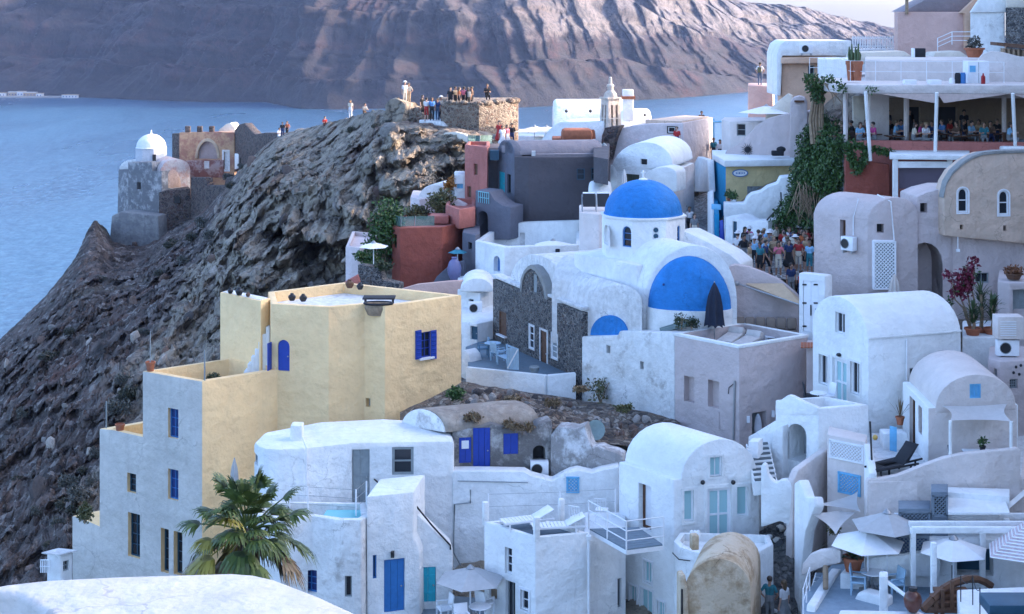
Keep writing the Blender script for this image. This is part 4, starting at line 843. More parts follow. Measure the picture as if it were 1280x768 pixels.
# facade terrace with its curved wall
zt = ZP(470, 71.5) ; tq = [sf.pt(618, 420).xy + sf.n * 2.4 + fdir * .8, sf.pt(727, 470).xy + sf.n * 1.3, sf.pt(727, 470).xy, sf.pt(618, 420).xy]
tz = ZP(468, 73.0); to = thing('church_terrace', 'small blue grey terrace with white wall before the stone facade', 'terrace', (tq[0].x, tq[0].y, tz - 3))
a1, a2, a3 = W(586, 456, 74.5), W(684, 469, 71.6), W(718, 466, 71.9)
MB().prism([a1.xy, a2.xy, a3.xy, sf.pt(718, 470).xy, sf.pt(612, 420).xy, W(582, 430, 79).xy], -20, tz).build('terrace_body', DECK, to, bevel=.02)
for p, q in ((a1, a2), (a2, a3)):
    f_ = Face(p.xy, q.xy); xx = (CX + F * p.x / p.y, CX + F * q.x / q.y); yt = (458, 468) if p is a1 else (468, 465); MB().ext([f_.at(-.02, ZP(yt[0], p.y)), f_.at(f_.L + .02, ZP(yt[1], q.y)), f_.at(f_.L + .02, tz - 2.4), f_.at(-.02, tz - 2.4)], [*(f_.n * .22), 0]).build('terrace_wall', WHITE2, to, bevel=.05)
# terrace furniture
def bench(label, c, rz, m, L=1.1, group='terrace seats'):
    o = thing('garden_bench', label, 'bench', c, group, rz)
    for k in range(4): b = MB(); b.box((0, -.2 + k * .13, .42), (L, .1, .03)); local_build(b, 'slat', m, o)
    for k in range(3): b = MB(); b.box((0, .27 + k * .02, .55 + k * .14), (L, .03, .09)); local_build(b, 'back_slat', m, o)
    for sx in (-L / 2, L / 2):
        for sy in (-.22, .26): b = MB(); b.box((sx, sy, .3 if sy < 0 else .45), (.06, .06, .6 if sy < 0 else .9)); local_build(b, 'leg', m, o)
        b = MB(); b.box((sx, 0, .62), (.07, .55, .04)); local_build(b, 'armrest', m, o)
    return o
PB = paint('pale_blue_paint', (.33, .48, .60))
bench('pale blue bench beside the stone facade window', W(634, 458, 74.2), -1.1, PB)
round_table('pale blue table on the church terrace', W(616, 447, 76), .4, .7, PB, PB); arm_chair('pale blue chair pushed to the church terrace table, near the bench', W(622, 451, 75.4), 2.2, PB, 'pale blue chairs'); arm_chair('deep blue grey chair at the far end of the church terrace', W(604, 446, 76.8), -1.4, paint('teal_grey_paint', (.09, .2, .3)), 'pale blue chairs')
o = thing('wooden_gate', 'pale plank gate with diagonal brace by the church terrace', 'gate', W(641, 462, 72.8), None, -.3)
for k in range(4): b = MB(); b.box((-.22 + k * .145, 0, .48), (.135, .03, .96)); local_build(b, 'plank', PB, o)
b = MB(); b.box((0, -.03, .48), (.06, .03, 1.0), 0, .5); local_build(b, 'brace', WP, o)
b = MB(); b.lathe((0, 0, 0), [(.16, 0), (.24, .25), (.2, .3), (.15, .1)], 12); o = local_build(b, 'flower_pot', GREYP, None); o.location = W(668, 466, 72.6); fixlabel(o, 'grey stone pot beside the church door step', 'plant pot', None, None)
# ---------------------------------------------------------------- grey house with sofa terrace
h = House('grey_house', 'lilac grey flat roofed house with a lounge terrace on its roof', [(843, 417), (924, 433), (1010, 419), ('par', 0, 2, 1)], zK, -20, BEIGE, parapet=.75, pw=.2, bevel=.06, deck=DECK)
for r in ((855, 471, 868, 503), (885, 476, 899, 510)): h.op(0, *r, kind='hole', pane=BEIGE, depth=.3, name='blind_window')
h.op(0, 892, 514, 900, 536, kind='panel', pane=BEIGE, depth=.04, mull=(1, 0), handle=False, name='meter_hatch')
h.op(1, 940, 515, 958, 560, kind='hole', pane=GREYP, depth=.5, name='doorway'); h.done(); kf0, kf1 = h.f(0), h.f(1)
MB().prism(shrink(h.xy, -.015), zK - .1, zK + .02).build('coping', WHITE2, h.o, bevel=.01); coping = [o for o in h.o.children if o.name.startswith('coping')][0]; cmx = MB(); cmx.prism(shrink(h.xy, .19), zK - .5, zK + .5); cut(coping, cmx)
MB().path([kf0.pt(918, 476) + Vector((0, -.06, 0)), kf0.pt(916.5, 552) + Vector((0, -.06, 0))], .05, 6).build('drain_pipe', METAL, h.o)
MB().path([kf0.pt(916, 480) + Vector((0, -.07, 0)), kf0.pt(911, 484) + Vector((0, -.07, 0)), kf0.pt(910, 492) + Vector((0, -.07, 0))], .02, 5).build('cable', BLACK, h.o)
for px, py in ((935, 524), (966, 517)): MB().box(kf1.pt(px, py) + Vector((0, -.06, 0)), (.12, .1, .26)).build('wall_lamp', WP, h.o)
o = MB().lathe((0, 0, 0), [(.06, 0), (.17, .02), (.15, .35), (.1, .6), (.04, .75)], 10, True, (1, .5)).build('towel', paint('pale_towel', (.55, .56, .6), .95), None); o.location = kf1.pt(948, 541) + Vector((0, .1, 0)); fixlabel(o, 'pale towel hanging in the grey house doorway', 'towel', None, None)
dz = zK - .74
def loungeseat(label, px, py, Y, rz):
    o = thing('covered_lounger', label, 'lounger', (W(px, py, Y).x, Y, dz), 'covered loungers on the roof terrace', rz)
    b = MB(); b.box((0, 0, .2), (.75, 1.5, .4)); local_build(b, 'base', WHITER, o, bevel=.08)
    b = MB(); b.box((0, -.1, .45), (.72, 1.3, .14), 0, 0, .12); local_build(b, 'cover', paint('pale_cover', (.48, .45, .43), .95, .12), o, bevel=.05); b = MB(); b.box((0, .6, .62), (.7, .35, .3), 0, 0, -.5); local_build(b, 'headrest', paint('pale_cover', (.5, .48, .46), .95), o, bevel=.06); return o
loungeseat('pale covered lounger beside the dark closed parasol', 914, 417, 68.2, -.55); loungeseat('pale covered lounger in front of the brown sofa', 935, 421, 67.5, -.65)
so = thing('corner_sofa', 'long brown cushioned sofa under the tan awning', 'sofa', W(955, 405, 69.4)); so.location.z = dz
f_ = FP(918, 69.9, 996, 69.6)
MB().box(f_.at(f_.L / 2, dz + .2, .35), (f_.L, .7, .4), yaw(f_)).build('base', WP, so, bevel=.03); MB().box(f_.at(f_.L / 2, dz + .45, .35), (f_.L, .68, .14), yaw(f_)).build('seat_cushion', TAUPE, so, bevel=.05)
for k in range(6): MB().box(f_.at(f_.L * (k + .5) / 6, dz + .78, .1), (f_.L / 6 - .03, .22, .5), yaw(f_), 0, -.15).build('back_cushion', TAUPE, so, bevel=.08)
o = thing('bench_table', 'white slatted low table beside the covered loungers', 'table', W(975, 415, 68.6)); o.location.z = dz
for k in range(5): b = MB(); b.box((0, -.25 + k * .125, .42), (1.3, .11, .035)); local_build(b, 'slat', WP, o)
for sx in (-.6, .6): b = MB(); b.box((sx, 0, .2), (.06, .5, .4)); local_build(b, 'leg', WP, o)
closed_parasol('closed_parasol', 'dark navy closed parasol standing before the blue lunette', (W(893, 417, 68.4).x, 68.4, dz), 2.75, paint('navy_canvas', (.018, .024, .045), .95), .3, METAL, .95)
# beige terrace wall, awning, white pillar with hinged door
fbw = FP(912, 70.9, 1000, 70.6); o = elev('terrace_wall', fbw, [(912, 440), (912, 333), (920, 331), (936, 334), (955, 341), (975, 350), (988, 360), (999, 370), (999, 440)], .45, BEIGE, None, 'beige curved wall behind the brown sofa, below the crowd', 'wall', .08)
o = thing('awning', 'tan canvas awning stretched above the brown sofa', 'awning', fbw.pt(940, 400)); a, b_, c_, d_ = fbw.pt(922, 354), fbw.pt(978, 357), fbw.pt(997, 371), fbw.pt(996, 374)
bmx = MB(); bmx.loft([[a + Vector((.35, -.1, .0)), b_ + Vector((0, -.05, .1)), c_ + Vector((0, -.1, 0)), d_ + Vector((0, -1.3, -.05))], [p + Vector((0, 0, -.03)) for p in (a + Vector((.35, -.1, 0)), b_ + Vector((0, -.05, .1)), c_ + Vector((0, -.1, 0)), d_ + Vector((0, -1.3, -.05)))]]); bmx.build('cloth', CLOTHT, o, smooth=0)
MB().tube(a + Vector((-.05, -.1, 0)), d_ + Vector((0, -1.3, -.05)), .035).build('rod', METAL, o); MB().ball(a + Vector((-.05, -.1, 0)), .12, 8, 5).build('bracket', METAL, o)
h = House('door_pillar', 'white pillar like porch with a black hinged white door', [(998, 341), (1031, 344.5), (1041, 343), ('par', 0, 2, 1)], ZP(344, 68.0), zK - .9, WHITE2, 'porch'); h.op(0, 1004, 352, 1023, 416, kind='panel', pane=WP, mull=(2, 0), depth=.08)
for yy in (356, 379, 408):
    for xx in (1006, 1020): MB().box(h.f(0).pt(xx, yy) + Vector((0, -.0, 0)), (.2, .05, .06)).build('hinge', BLACK, h.o)
MB().box(h.f(0).pt(1013.5, 388) + Vector((0, 0, 0)), (.05, .05, .45)).build('bolt', BLACK, h.o); h.done()
o = thing('plank_bundle', 'bundle of grey green poles lying on the church wall', 'planks', wf.pt(845, 412) + Vector((0, .5, 0)))
for k in range(6): MB().tube(W(826, 415, 68.9) + Vector((0, k * .07, .05 * (k % 2))), W(868, 405, 68.3) + Vector((0, k * .09, .06 * (k % 3))), .055).build('pole', paint('green_grey_pole', (.12, .17, .17)), o)
h = House('link_block', 'lilac grey low block between grey house and white gable house', [(1008, 432), (1020, 432), (1020, 425), (1008, 425)], ZP(432, 66.0), -20, BEIGE, 'wall'); h.done()
o = thing('tile_canopy', 'small red tiled canopy on the grey lilac block', 'canopy', W(1008, 432, 66)); 
for k in range(4): MB().ext([W(1001 + k * 4, 434, 65.6), W(1004.6 + k * 4, 434, 65.6), W(1004.6 + k * 4, 428, 66.6), W(1001 + k * 4, 428, 66.6)], (0, 0, -.05)).build('tile', TERRA, o)
# ---------------------------------------------------------------- houses between church, yellow house and red houses
h = House('small_white_house', 'low white house with rounded roof squeezed beside the yellow house', [(572, 362), (600, 366), (618, 360), ('Y', 618, 90), ('Y', 572, 90)], ZP(366, 84), -20, WHITE); vault_roof(h.o, FP(574, 83.9, 618, 83.9), 575, 365, 348, 617, 365, (0, 3), WHITE); h.op(0, 586, 374, 592, 396, fr=GREYP, mull=(0, 0)); h.op(0, 604, 392, 612, 402, fr=TEAL); h.done()
ac_unit('ac_unit', 'white air conditioner on the low rounded white house', W(594, 392, 83.2), .1, .7)
h = House('stepped_white_wall', 'small stepped white wall with teal door beyond the church terrace', [(577, 402), (596, 405), (619, 400), ('Y', 619, 86), ('Y', 577, 86)], ZP(405, 80), -20, WHITE, 'wall'); h.op(0, 588, 408, 596, 425, kind='panel', pane=TEAL); h.done()
o = elev('buttress', FP(575, 76, 588, 75.5), [(576, 470), (576, 440), (580, 437), (586, 444), (588, 452), (588, 480)], .8, WHITE, None, 'white rounded buttress between yellow house and church terrace', 'wall', .1)
# roofless white courtyard house
zW = ZP(306, 88.0); h = House('courtyard_house', 'white roofless courtyard house with open parasol inside', [(594, 301), (630, 309), (728, 306), ('Y', 728, 95), ('Y', 622, 96)], zW, -19, WHITE, parapet=1.3, pw=.35, bevel=.06)
h.op(0, 617, 320, 625, 340, kind='hole', pane=BLUEM, depth=.3, arch=.8); h.done()
fW = FP(622, 93.5, 726, 93.5); w_ = elev('back_wall', fW, [(612, 330), (614, 299), (634, 280), (664, 278), (726, 276), (726, 330)], .5, WHITE, h.o, .06); cm = MB(); opening(h.o, fW, 650, 291, 656, 310, cm, kind='hole', pane=WHITER, depth=.2); cut(w_, cm)
parasol('parasol', 'white parasol open in the roofless courtyard', W(691, 330, 88.6), 1.05, 1.3, CLOTHW, .22, rz=.1); o = MB().tube((0, 0, 0), (0, 0, .9), .14, .12).build('dark_tub', CHAR, None); o.location = W(697, 332, 87.6); fixlabel(o, 'dark tall tub under the courtyard parasol', 'tub', None, None)
o = elev('church_annex_wall', FP(706, 78.5, 752, 77), [(700, 350), (712, 330), (725, 318), (742, 312), (752, 312), (752, 370), (700, 370)], 1.5, WHITER, None, 'sloping white annex wall left bare beside the church drum', 'wall', .15)
h = House('roof_block', 'pale grey block with solar water heater panels behind the dome', [(724, 266), (749, 268), (770, 266), ('Y', 770, 84), ('Y', 724, 84)], ZP(268, 80), -15, BEIGEL); h.done()
o = thing('solar_heater', 'solar water heater frame on the pale grey block behind the dome', 'solar heater', PZ(745, 264, h.zt))
for k in range(2): b = MB(); b.box((-.35 + k * .72, 0, .55), (.62, .06, .7), 0, 0, -.5); local_build(b, 'panel', BLACK, o); b = MB(); b.tube((-.66 + k * .72, .3, .8), (-.06 + k * .72, .3, .8), .13, n=10); local_build(b, 'tank', WP, o)
for x in (-.7, 0, .75): b = MB(); b.tube((x, -.3, 0), (x, .3, .8), .025, n=5); local_build(b, 'strut', METAL, o); b = MB(); b.tube((x, .3, 0), (x, .3, .8), .025, n=5); local_build(b, 'leg', METAL, o)
# ---------------------------------------------------------------- dark house, red houses, pink house
fg = FP(622, 97.6, 643, 95.0); dk = thing('charcoal_house', 'large dark charcoal house with mauve barrel roof', 'house', W(700, 290, 95)); cm = MB()
gb = elev('gable_wall', fg, [(622, 300), (622, 190)] + arcpix(622, 190, 0, 175, 643, 194, 10) + [(643, 300)], .5, SLATE, dk, .04)
opening(dk, fg, 623.5, 215, 631, 241, cm, kind='panel', pane=AQUA, mull=(2, 0), depth=.1); opening(dk, fg, 634, 218, 638.5, 242, cm, fr=BLACK, mull=(0, 0)); opening(dk, fg, 627, 182, 631.5, 192, cm, fr=BLACK, mull=(0, 0)); cut(gb, cm)
elev('roof', fg, arcpix(623, 190.5, 0, 176, 642.5, 194.5, 10), 0, MAUVE, dk, .04, vec=(5.4, 1.0))
zd = ZP(196.5, 94.6); cm = MB(); q = plan([(643, 196), (661, 197), (762, 196.5), ('Y', 762, 101), ('Y', 643, 101)], zd); w_ = MB().prism(q, -19, zd).build('wall', DARK, dk, bevel=.04); f_ = Face(q[1], q[2])
for r in ((721, 211, 731, 225), (739, 210, 748, 225)): opening(dk, f_, *r, cm, fr=TEAL, mull=(0, 1), depth=.12)
cut(w_, cm); MB().prism(plan([(664, 195), (746, 194.5), ('Y', 746, 96), ('Y', 664, 96)], zd + .05), zd - .02, zd + .14).build('parapet', MAUVE, dk); MB().box(W(667, 192, 94.9), (.22, .22, .3)).build('chimney', WHITER, dk)
for k in range(2): MB().lathe(W(750 + k * 5, 187, 97.5), [(.14, -.3), (.14, .2), (.2, .22), (.05, .4)], 8).build('flue', GREYP, dk)
MB().prism(plan([(742, 193), (760, 196), ('Y', 762, 99), ('Y', 742, 99)], ZP(180, 97)), zd - 1, ZP(183, 97)).build('stair_head', DARK, dk)
fs = FP(594, 93.8, 640, 92.6); o = thing('slate_annex', 'slate blue annex with balcony and dark archway beside the red tower', 'house', fs.pt(610, 300)); cm = MB()
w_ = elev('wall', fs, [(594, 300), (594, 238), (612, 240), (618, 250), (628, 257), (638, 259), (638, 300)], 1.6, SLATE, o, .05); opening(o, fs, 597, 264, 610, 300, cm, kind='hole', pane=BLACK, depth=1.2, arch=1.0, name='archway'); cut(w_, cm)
railing('balcony_railing', 'aqua balcony railing beside the red tower', [fs.pt(598, 253) + Vector((0, -.08, 0)), fs.pt(611, 255) + Vector((0, -.08, 0))], .65, paint('aqua_rail', (.2, .45, .52)), 2, .03, thinpost=.13)
h = House('dark_recess_house', 'narrow dark house front between red tower and slate gable', [('Y', 607, 97.2), ('Y', 626, 97.8), ('Y', 626, 101), ('Y', 607, 101)], ZP(186, 97.2), -18, DARK); h.done(); o = part_box('ac_box', TEAL, h.o, W(618, 194, 97), (.55, .4, .6))
h = House('red_tower', 'tall narrow red house with two small windows', [(581, 181), (609, 184.5), (612, 181.5), ('Y', 612, 101), ('Y', 585, 101)], ZP(184, 96.8), -18, ROSE, bevel=.04, parapet=.2, pw=.2)
h.op(0, 592, 205, 597, 219, kind='panel', pane=BROWN, mull=(1, 0), handle=False, name='shutter'); h.op(0, 584, 233, 589, 247, kind='panel', pane=BROWN, mull=(1, 0), handle=False, name='shutter'); h.done()
zR = ZP(285, 91.0); h = House('red_house', 'broad dark red house with glass balustrade roof terrace', [(490, 282), (500, 285.5), (553, 284), (592, 276), ('Y', 596, 99), ('Y', 505, 97)], zR, -19, RED, bevel=.05, parapet=.1, pw=.15, deck=ROSE); h.op(0, 492, 293, 496, 310, fr=BLACK, mull=(0, 0)); h.done()
zq = ZP(278, 92); h2 = House('pink_terrace_block', 'rose pink block stepping above the dark red house', [(557, 256), (574, 262), (594, 259), ('Y', 594, 97), ('Y', 560, 98)], ZP(260, 92.6), zR - .2, ROSE, parapet=.3, pw=.2); h2.done()
part_box('step_block', ROSE, h.o, PZ(549, 279, zR) + Vector((0, .5, .2)), (1.1, 1.3, .45), 0, 0, 0, .04)
gb = thing('glass_balustrade', 'pale green glass balustrade on the dark red house', 'balustrade', PZ(492, 283, zR)); GG = mat('green_glass', lambda: NT('green_glass').done((.45, .7, .62), .05, None, Transmission_Weight=.75, IOR=1.2))
pp = [PZ(492, 282, zR), PZ(500, 284, zR), PZ(518, 283.5, zR), PZ(543, 283, zR)]
for a, b_ in zip(pp, pp[1:]): MB().ext([a + Vector((.06, .08, .02)), b_ + Vector((0, .08, .02)), b_ + Vector((0, .08, .58)), a + Vector((.06, .08, .58))], (0, .02, 0)).build('pane', GG, gb); MB().tube(a + Vector((.05, .09, 0)), a + Vector((.05, .09, .6)), .025).build('post', METAL, gb)
f_ = FP(577, 90.0, 598, 88.6); h = House('slate_stair_house', 'low slate blue house with small square window below the archway', [('Y', 578, 91), ('Y', 594, 89.8), ('Y', 600, 90.4), ('Y', 600, 94), ('Y', 582, 95)], ZP(292, 90.4), -19, SLATE); h.op(0, 585, 303, 590, 312, fr=BLACK, mull=(0, 0)); h.done()
o = elev('slate_stair_wall', FP(540, 89.5, 580, 89.3), [(540, 356), (546, 346), (562, 332), (580, 326), (580, 360), (540, 360)], .5, SLATE, None, 'slate blue sloping stair wall before the dark red house', 'wall', .05)
o = thing('vase', 'big pale purple storage jar on the slate stairs', 'jar', W(568, 351, 89.0)); b = MB(); b.lathe((0, 0, 0), [(.2, 0), (.36, .35), (.4, .7), (.3, 1.05), (.14, 1.2), (.18, 1.3), (.1, 1.25)], 14); local_build(b, 'body', paint('lilac_glaze', (.16, .16, .3)), o)
parasol('parasol', 'closed looking teal parasol top beside the slate stairs', W(572, 350, 90), .55, 1.75, paint('teal_canvas', (.03, .2, .27), .9), .22)
h = House('pink_cottage', 'small pale pink house below the rock face', [(432, 308), (450, 310), (470, 303), ('Y', 472, 97), ('Y', 440, 98)], ZP(310, 91), -20, PALEPINK, parapet=.25, pw=.2); h.done()
parasol('parasol', 'white parasol in front of the dark green shrub and pink cottage', W(467, 345, 88.5), .85, 1.85, CLOTHW, .25, rz=.4)
o = elev('rubble_wall', FP(447, 88, 500, 87.2), [(447, 360), (447, 331), (462, 333), (474, 338), (478, 350), (499, 355), (499, 365), (447, 365)], .7, FACADE, None, 'grey rubble garden wall before the dark red house', 'wall', .05)
o = elev('pink_garden_wall', FP(500, 86, 585, 85), [(500, 362), (520, 356), (560, 352), (582, 351), (582, 372), (500, 372)], .4, PINK, None, 'low pink garden wall behind the yellow house roof', 'wall', .04); o = elev('pink_stair_wall', FP(430, 87, 450, 87), [(424, 358), (434, 351), (447, 344), (450, 352), (450, 366), (424, 366)], .4, ROSE, None, 'rose pink sloping wall by the pink cottage', 'wall', .05)
h = House('white_vault_cottage', 'white vaulted cottage under the cliff behind the red house', [(513, 246), (524, 249), (545, 247), ('Y', 548, 102), ('Y', 516, 103)], ZP(248, 98.5), -18, PALEPINK); f_ = FP(520, 98.6, 560, 99.5)
elev('roof', f_, [(522, 262)] + arcpix(522, 252, 0, 231, 562, 252, 12) + [(562, 262)], 0, WHITE, h.o, .06, vec=(.8, 2.6)); h.done()
o = elev('pale_pink_ramp', FP(545, 96.5, 582, 96.0), [(545, 275), (545, 243), (552, 240), (570, 250), (582, 256), (582, 275)], .5, PALEPINK, None, 'pale pink ramp wall between white vault and red tower', 'wall', .06)
h = House('white_kiosk', 'little white wall with blue shutter beside the red tower', [('Y', 568, 99), ('Y', 582, 99), ('Y', 582, 101), ('Y', 568, 101)], ZP(218, 99), -15, WHITE); h.op(0, 571, 230, 579, 236, kind='panel', pane=SKYB, mull=(2, 0), handle=False, name='shutter'); h.done()
# ---------------------------------------------------------------- arch house and steps below the white gable house
zA = ZP(511, 59.0); h = House('arch_stair_house', 'white house with pointed parapet and an archway over the steps', [(969, 500), (1023, 511), (1086, 506), ('par', 0, 2, 1)], zA, -23, WHITE2, parapet=.5, pw=.2, bevel=.05, deck=WHITER)
af = h.f(0); h.op(0, 985, 530, 1008, 577, kind='hole', pane=GREYP, depth=1.1, arch=.9, name='archway'); h.op(0, 977, 567, 982, 579, kind='hole', pane=BLACK, depth=.2); h.done()
elev('parapet', af, [(969, 520), (969, 505), (979, 498), (985, 494), (990, 495), (1005, 503), (1023, 510), (1023, 520)], .25, WHITE2, h.o, .05, off=.02)
elev('buttress', af, [(969, 620), (971, 545), (975, 535), (980, 531), (985, 530), (985, 620)], .5, WHITE2, h.o, .04, off=.35)
st = thing('slate_steps', 'steps with dark slate treads and white edges climbing to the archway', 'stairs', W(973, 602, 57.8))
steps(st, W(972, 603, 57.6), W(961, 553, 60.4), 8, 1.0, (-.9, -.25), WHITE2, edge=paint('slate_tread', (.04, .06, .065)), h=.5)
o = elev('stair_parapet', FP(935, 61.2, 970, 60.3), [(935, 660), (935, 546), (941, 543), (969, 526), (972, 530), (972, 600), (950, 640)], .3, WHITE2, None, 'white sloping parapet beside the slate steps', 'wall', .05)
o = elev('gate_pillar', FP(935, 59.2, 950, 59.0), [(935, 690), (935, 552), (948, 552), (949, 690)], .6, WHITE2, None, 'white square pillar at the foot of the slate steps', 'pillar', .05)
o = elev('scalloped_wall', FP(950, 57.2, 992, 56.8), [(951, 660), (951, 583), (954, 580), (958, 582), (960, 594), (966, 602), (971, 604), (976, 601), (983, 600), (989, 604), (991, 612), (991, 660), (975, 652)], .35, WHITE2, None, 'low white scalloped wall beside the slate steps', 'wall', .06)
# rough path between the houses
pz = [W(944, 668, 58.6), W(990, 640, 60), W(992, 690, 57), W(1000, 800, 54), W(940, 800, 54), W(950, 720, 56)]
b = MB(); b.face(pz); struct(b.build('path', masonry('cobble_path', [(.10, .10, .10), (.16, .16, .15), (.07, .07, .07), (.22, .21, .2)], (.13, .13, .125), 4.5), None, smooth=0))
for k in range(34):
    f = random.random(); g = random.random(); q = W(948, 668, 58.4).lerp(W(950, 775, 55), f).lerp(W(988, 650, 59.2).lerp(W(990, 775, 54.4), f), g); r = random.uniform(.1, .24)
    b = MB(); b.ball((0, 0, 0), (r, r * random.uniform(.6, 1), r * .6), 7, 4); o = local_build(b, 'path_stone', [WHITER, GREYW, paint('dark_stone', (.07, .07, .075), .9)][k % 3], None, smooth=60); o.location = q + Vector((0, 0, .05)); o.rotation_euler = (random.random(), random.random(), 6 * random.random())
    fixlabel(o, '%s loose stone lying on the rough path below the slate steps' % ['white', 'grey', 'dark'][k % 3], 'stone', 'stones on the rough path', None)
# ---------------------------------------------------------------- white gable house
zI = ZP(423, 61.0); Nn = PZ(1085, 423, zI).xy; Rr = PZ(1202, 415, zI).xy; Ll = PZ(1015, 402, zI).xy; D = Rr - Nn; gi = Face(Ll, Nn); gr = Face(Nn, Rr)
o = thing('white_gable_house', 'white barrel roofed house with white shuttered front and little terrace', 'house', (Nn.x, Nn.y, -19)); cm = MB()
pts = gi.poly([(1015, 560), (1015, 412)]) + [gi.at(gi.L / 2 - gi.L / 2 * math.cos(math.pi * k / 14), zI - .12 + 1.42 * math.sin(math.pi * k / 14)) for k in range(1, 14)] + gi.poly([(1085, 426), (1085, 560)])
w_ = MB().ext(pts, [*D, 0]).build('wall', WHITE2, o, bevel=.08)
ok = dict(fr=WP, mull=(0, 0), depth=.2)
opening(o, gi, 1044, 391, 1056, 417, cm, fr=WP, mull=(1, 0), depth=.18); opening(o, gi, 1024, 444, 1035, 481, cm, fr=WP, mull=(1, 0), depth=.18, surround=(.08, WHITE2)); opening(o, gi, 1041, 449, 1059, 508, cm, kind='door', fr=WP, pane=AG, mull=(1, 1), depth=.16, bar=.14, surround=(.08, WHITE2)); opening(o, gi, 1063, 453, 1075, 493, cm, fr=WP, mull=(1, 0), depth=.18, surround=(.08, WHITE2))
opening(o, gr, 1137, 460, 1147, 472, cm, fr=GREYP, mull=(0, 0), depth=.12); cut(w_, cm)
MB().tube(gr.pt(1133, 424) + Vector((0, -.05, 0)), gr.pt(1133, 475) + Vector((0, -.05, 0)), .035).build('drain_pipe', WP, o); MB().ball(gi.pt(1048, 443) + Vector((0, -.1, 0)), (.12, .12, .07), 8, 4).build('door_lamp', BLACK, o)
p, q = gr.pt(1086, 424), gr.pt(1201, 414.5); MB().ext([p, q, q + Vector((0, 0, .06)), p + Vector((0, 0, .06))], [*(gr.n * .06), 0]).build('eave', WHITE2, o)
round_table('dark edged round table on the white gable house terrace', W(1023, 511, 61.3) + Vector((0, 0, .0)), .33, .62, WP, BLACK); arm_chair('dark metal chair on the terrace of the white gable house', W(1013, 508, 62.0), 1.5, CHAR, 'terrace chairs', arms=False); arm_chair('white chair by the door of the white gable house', W(1034, 508, 61.8), -1.2, WP, 'terrace chairs', arms=False)
# ---------------------------------------------------------------- small vault house with shade sail
zV = ZP(510, 56.5); h = House('small_vault_house', 'small cream white vaulted house with aqua gable window and sail', [(1128, 477), (1160, 510), (1273, 506), ('par', 0, 2, 1)], zV, -19.5, WHITE2, bevel=.06, mats=[BEIGEL, WHITE2], matfn=lambda f: 0 if f.normal.y < -.9 else 1)
D = h.xy[0] - h.xy[1]; gv = h.f(1); c2 = MB(); h.op(0, 1137, 498, 1144, 562, kind='door', fr=BROWN, mull=(0, 0), depth=.2, bar=.07); h.op(0, 1148, 508, 1152.5, 542, fr=BROWN, mull=(0, 0), depth=.2); opening(h.o, gv, 1212, 480, 1226, 498, c2, fr=SKYB, pane=SKYB, mull=(1, 0), depth=.08); h.done()
vault_roof(h.o, gv, 1169, 511, 468, 1270, 507, D * 1.02, BEIGEL, c2, base=.2)
part_box('meter_box', WHITE2, h.o, W(1127, 555, 58.6) + Vector((-.25, .2, -.1)), (.9, .7, 1.05), 0, 0, 0, .06); f_ = FP(1110, 58.15, 1138, 58.0); elev('blue_shutter', f_, [(1112, 563), (1112, 532), (1121, 534), (1121, 565)], .04, SKYB, h.o, 0, off=.05)
so = thing('shade_sail', 'white square shade sail over the small vault house patio', 'shade sail', W(1222, 575, 55)); cs = [gv.pt(1177, 507) + Vector((0, -.05, 0)), gv.pt(1259, 504) + Vector((0, -.05, 0)), W(1264, 527, 54.9), W(1188, 526, 54.9)]
def sail(o, cs, m, n=10, sag=.18):
    b = MB(); rows = []
    for i in range(n + 1):
        r_ = []
        for j in range(n + 1):
            s, t = i / n, j / n; bow = .16; s2 = s + bow * math.sin(math.pi * t) * (.5 - s) * 1.0; t2 = t + bow * math.sin(math.pi * s) * (.5 - t)
            p = cs[0].lerp(cs[1], t2).lerp(cs[3].lerp(cs[2], t2), s2); r_.append(b.bm.verts.new(p + Vector((0, 0, -sag * math.sin(math.pi * s) * math.sin(math.pi * t)))))
        rows.append(r_)
    for x, y in zip(rows, rows[1:]):
        for j in range(n): b.bm.faces.new((x[j], x[j + 1], y[j + 1], y[j]))
    bmesh.ops.solidify(b.bm, geom=b.bm.faces[:], thickness=.012); return b.build('cloth', m, o)
sail(so, cs, CLOTHW)
for p in cs[2:]: MB().tube(Vector((p.x, p.y, -16.2)), p, .06).build('post', WHITE2, so)
# its patio: block, parapet walls, lattice, furniture
zP_ = -16.0; h = House('patio_block', 'pale terrace block carrying the patio of the small vault house', [(1086, 603), (1280, 598), ('Y', 1285, 60.5), ('Y', 1076, 60.8)], zP_, -24, BEIGEL, 'terrace', bevel=.04); MB().prism(shrink(h.xy, .1), zP_, zP_ + .012).build('floor', WHITER, h.o)
fp = FP(1082, 54.5, 1275, 54.7); elev('parapet', fp, [(1082, 690), (1084, 603), (1086, 599), (1104, 598), (1122, 595), (1150, 584), (1180, 573), (1208, 567), (1240, 564), (1264, 562), (1270, 560), (1276, 562), (1276, 690)], .3, BEIGEL, h.o, .06)
fl = Face(PZ(1080, 545, -14.8).xy, W(1086, 600, 54.6).xy); MB().ext([fl.at(0, -15.05), fl.at(fl.L, -15.75), fl.at(fl.L, -18), fl.at(0, -18)], [*(fl.n * -.28), 0]).build('parapet', WHITE2, h.o, bevel=.05)
MB().tube(W(1091, 603, 54.9), W(1087.5, 527, 55.6), .035).build('lamp_post', BLACK, h.o); MB().ball(W(1094, 547, 56), .1, 8, 5).build('globe_lamp', paint('brass', (.5, .32, .08), .3), h.o)
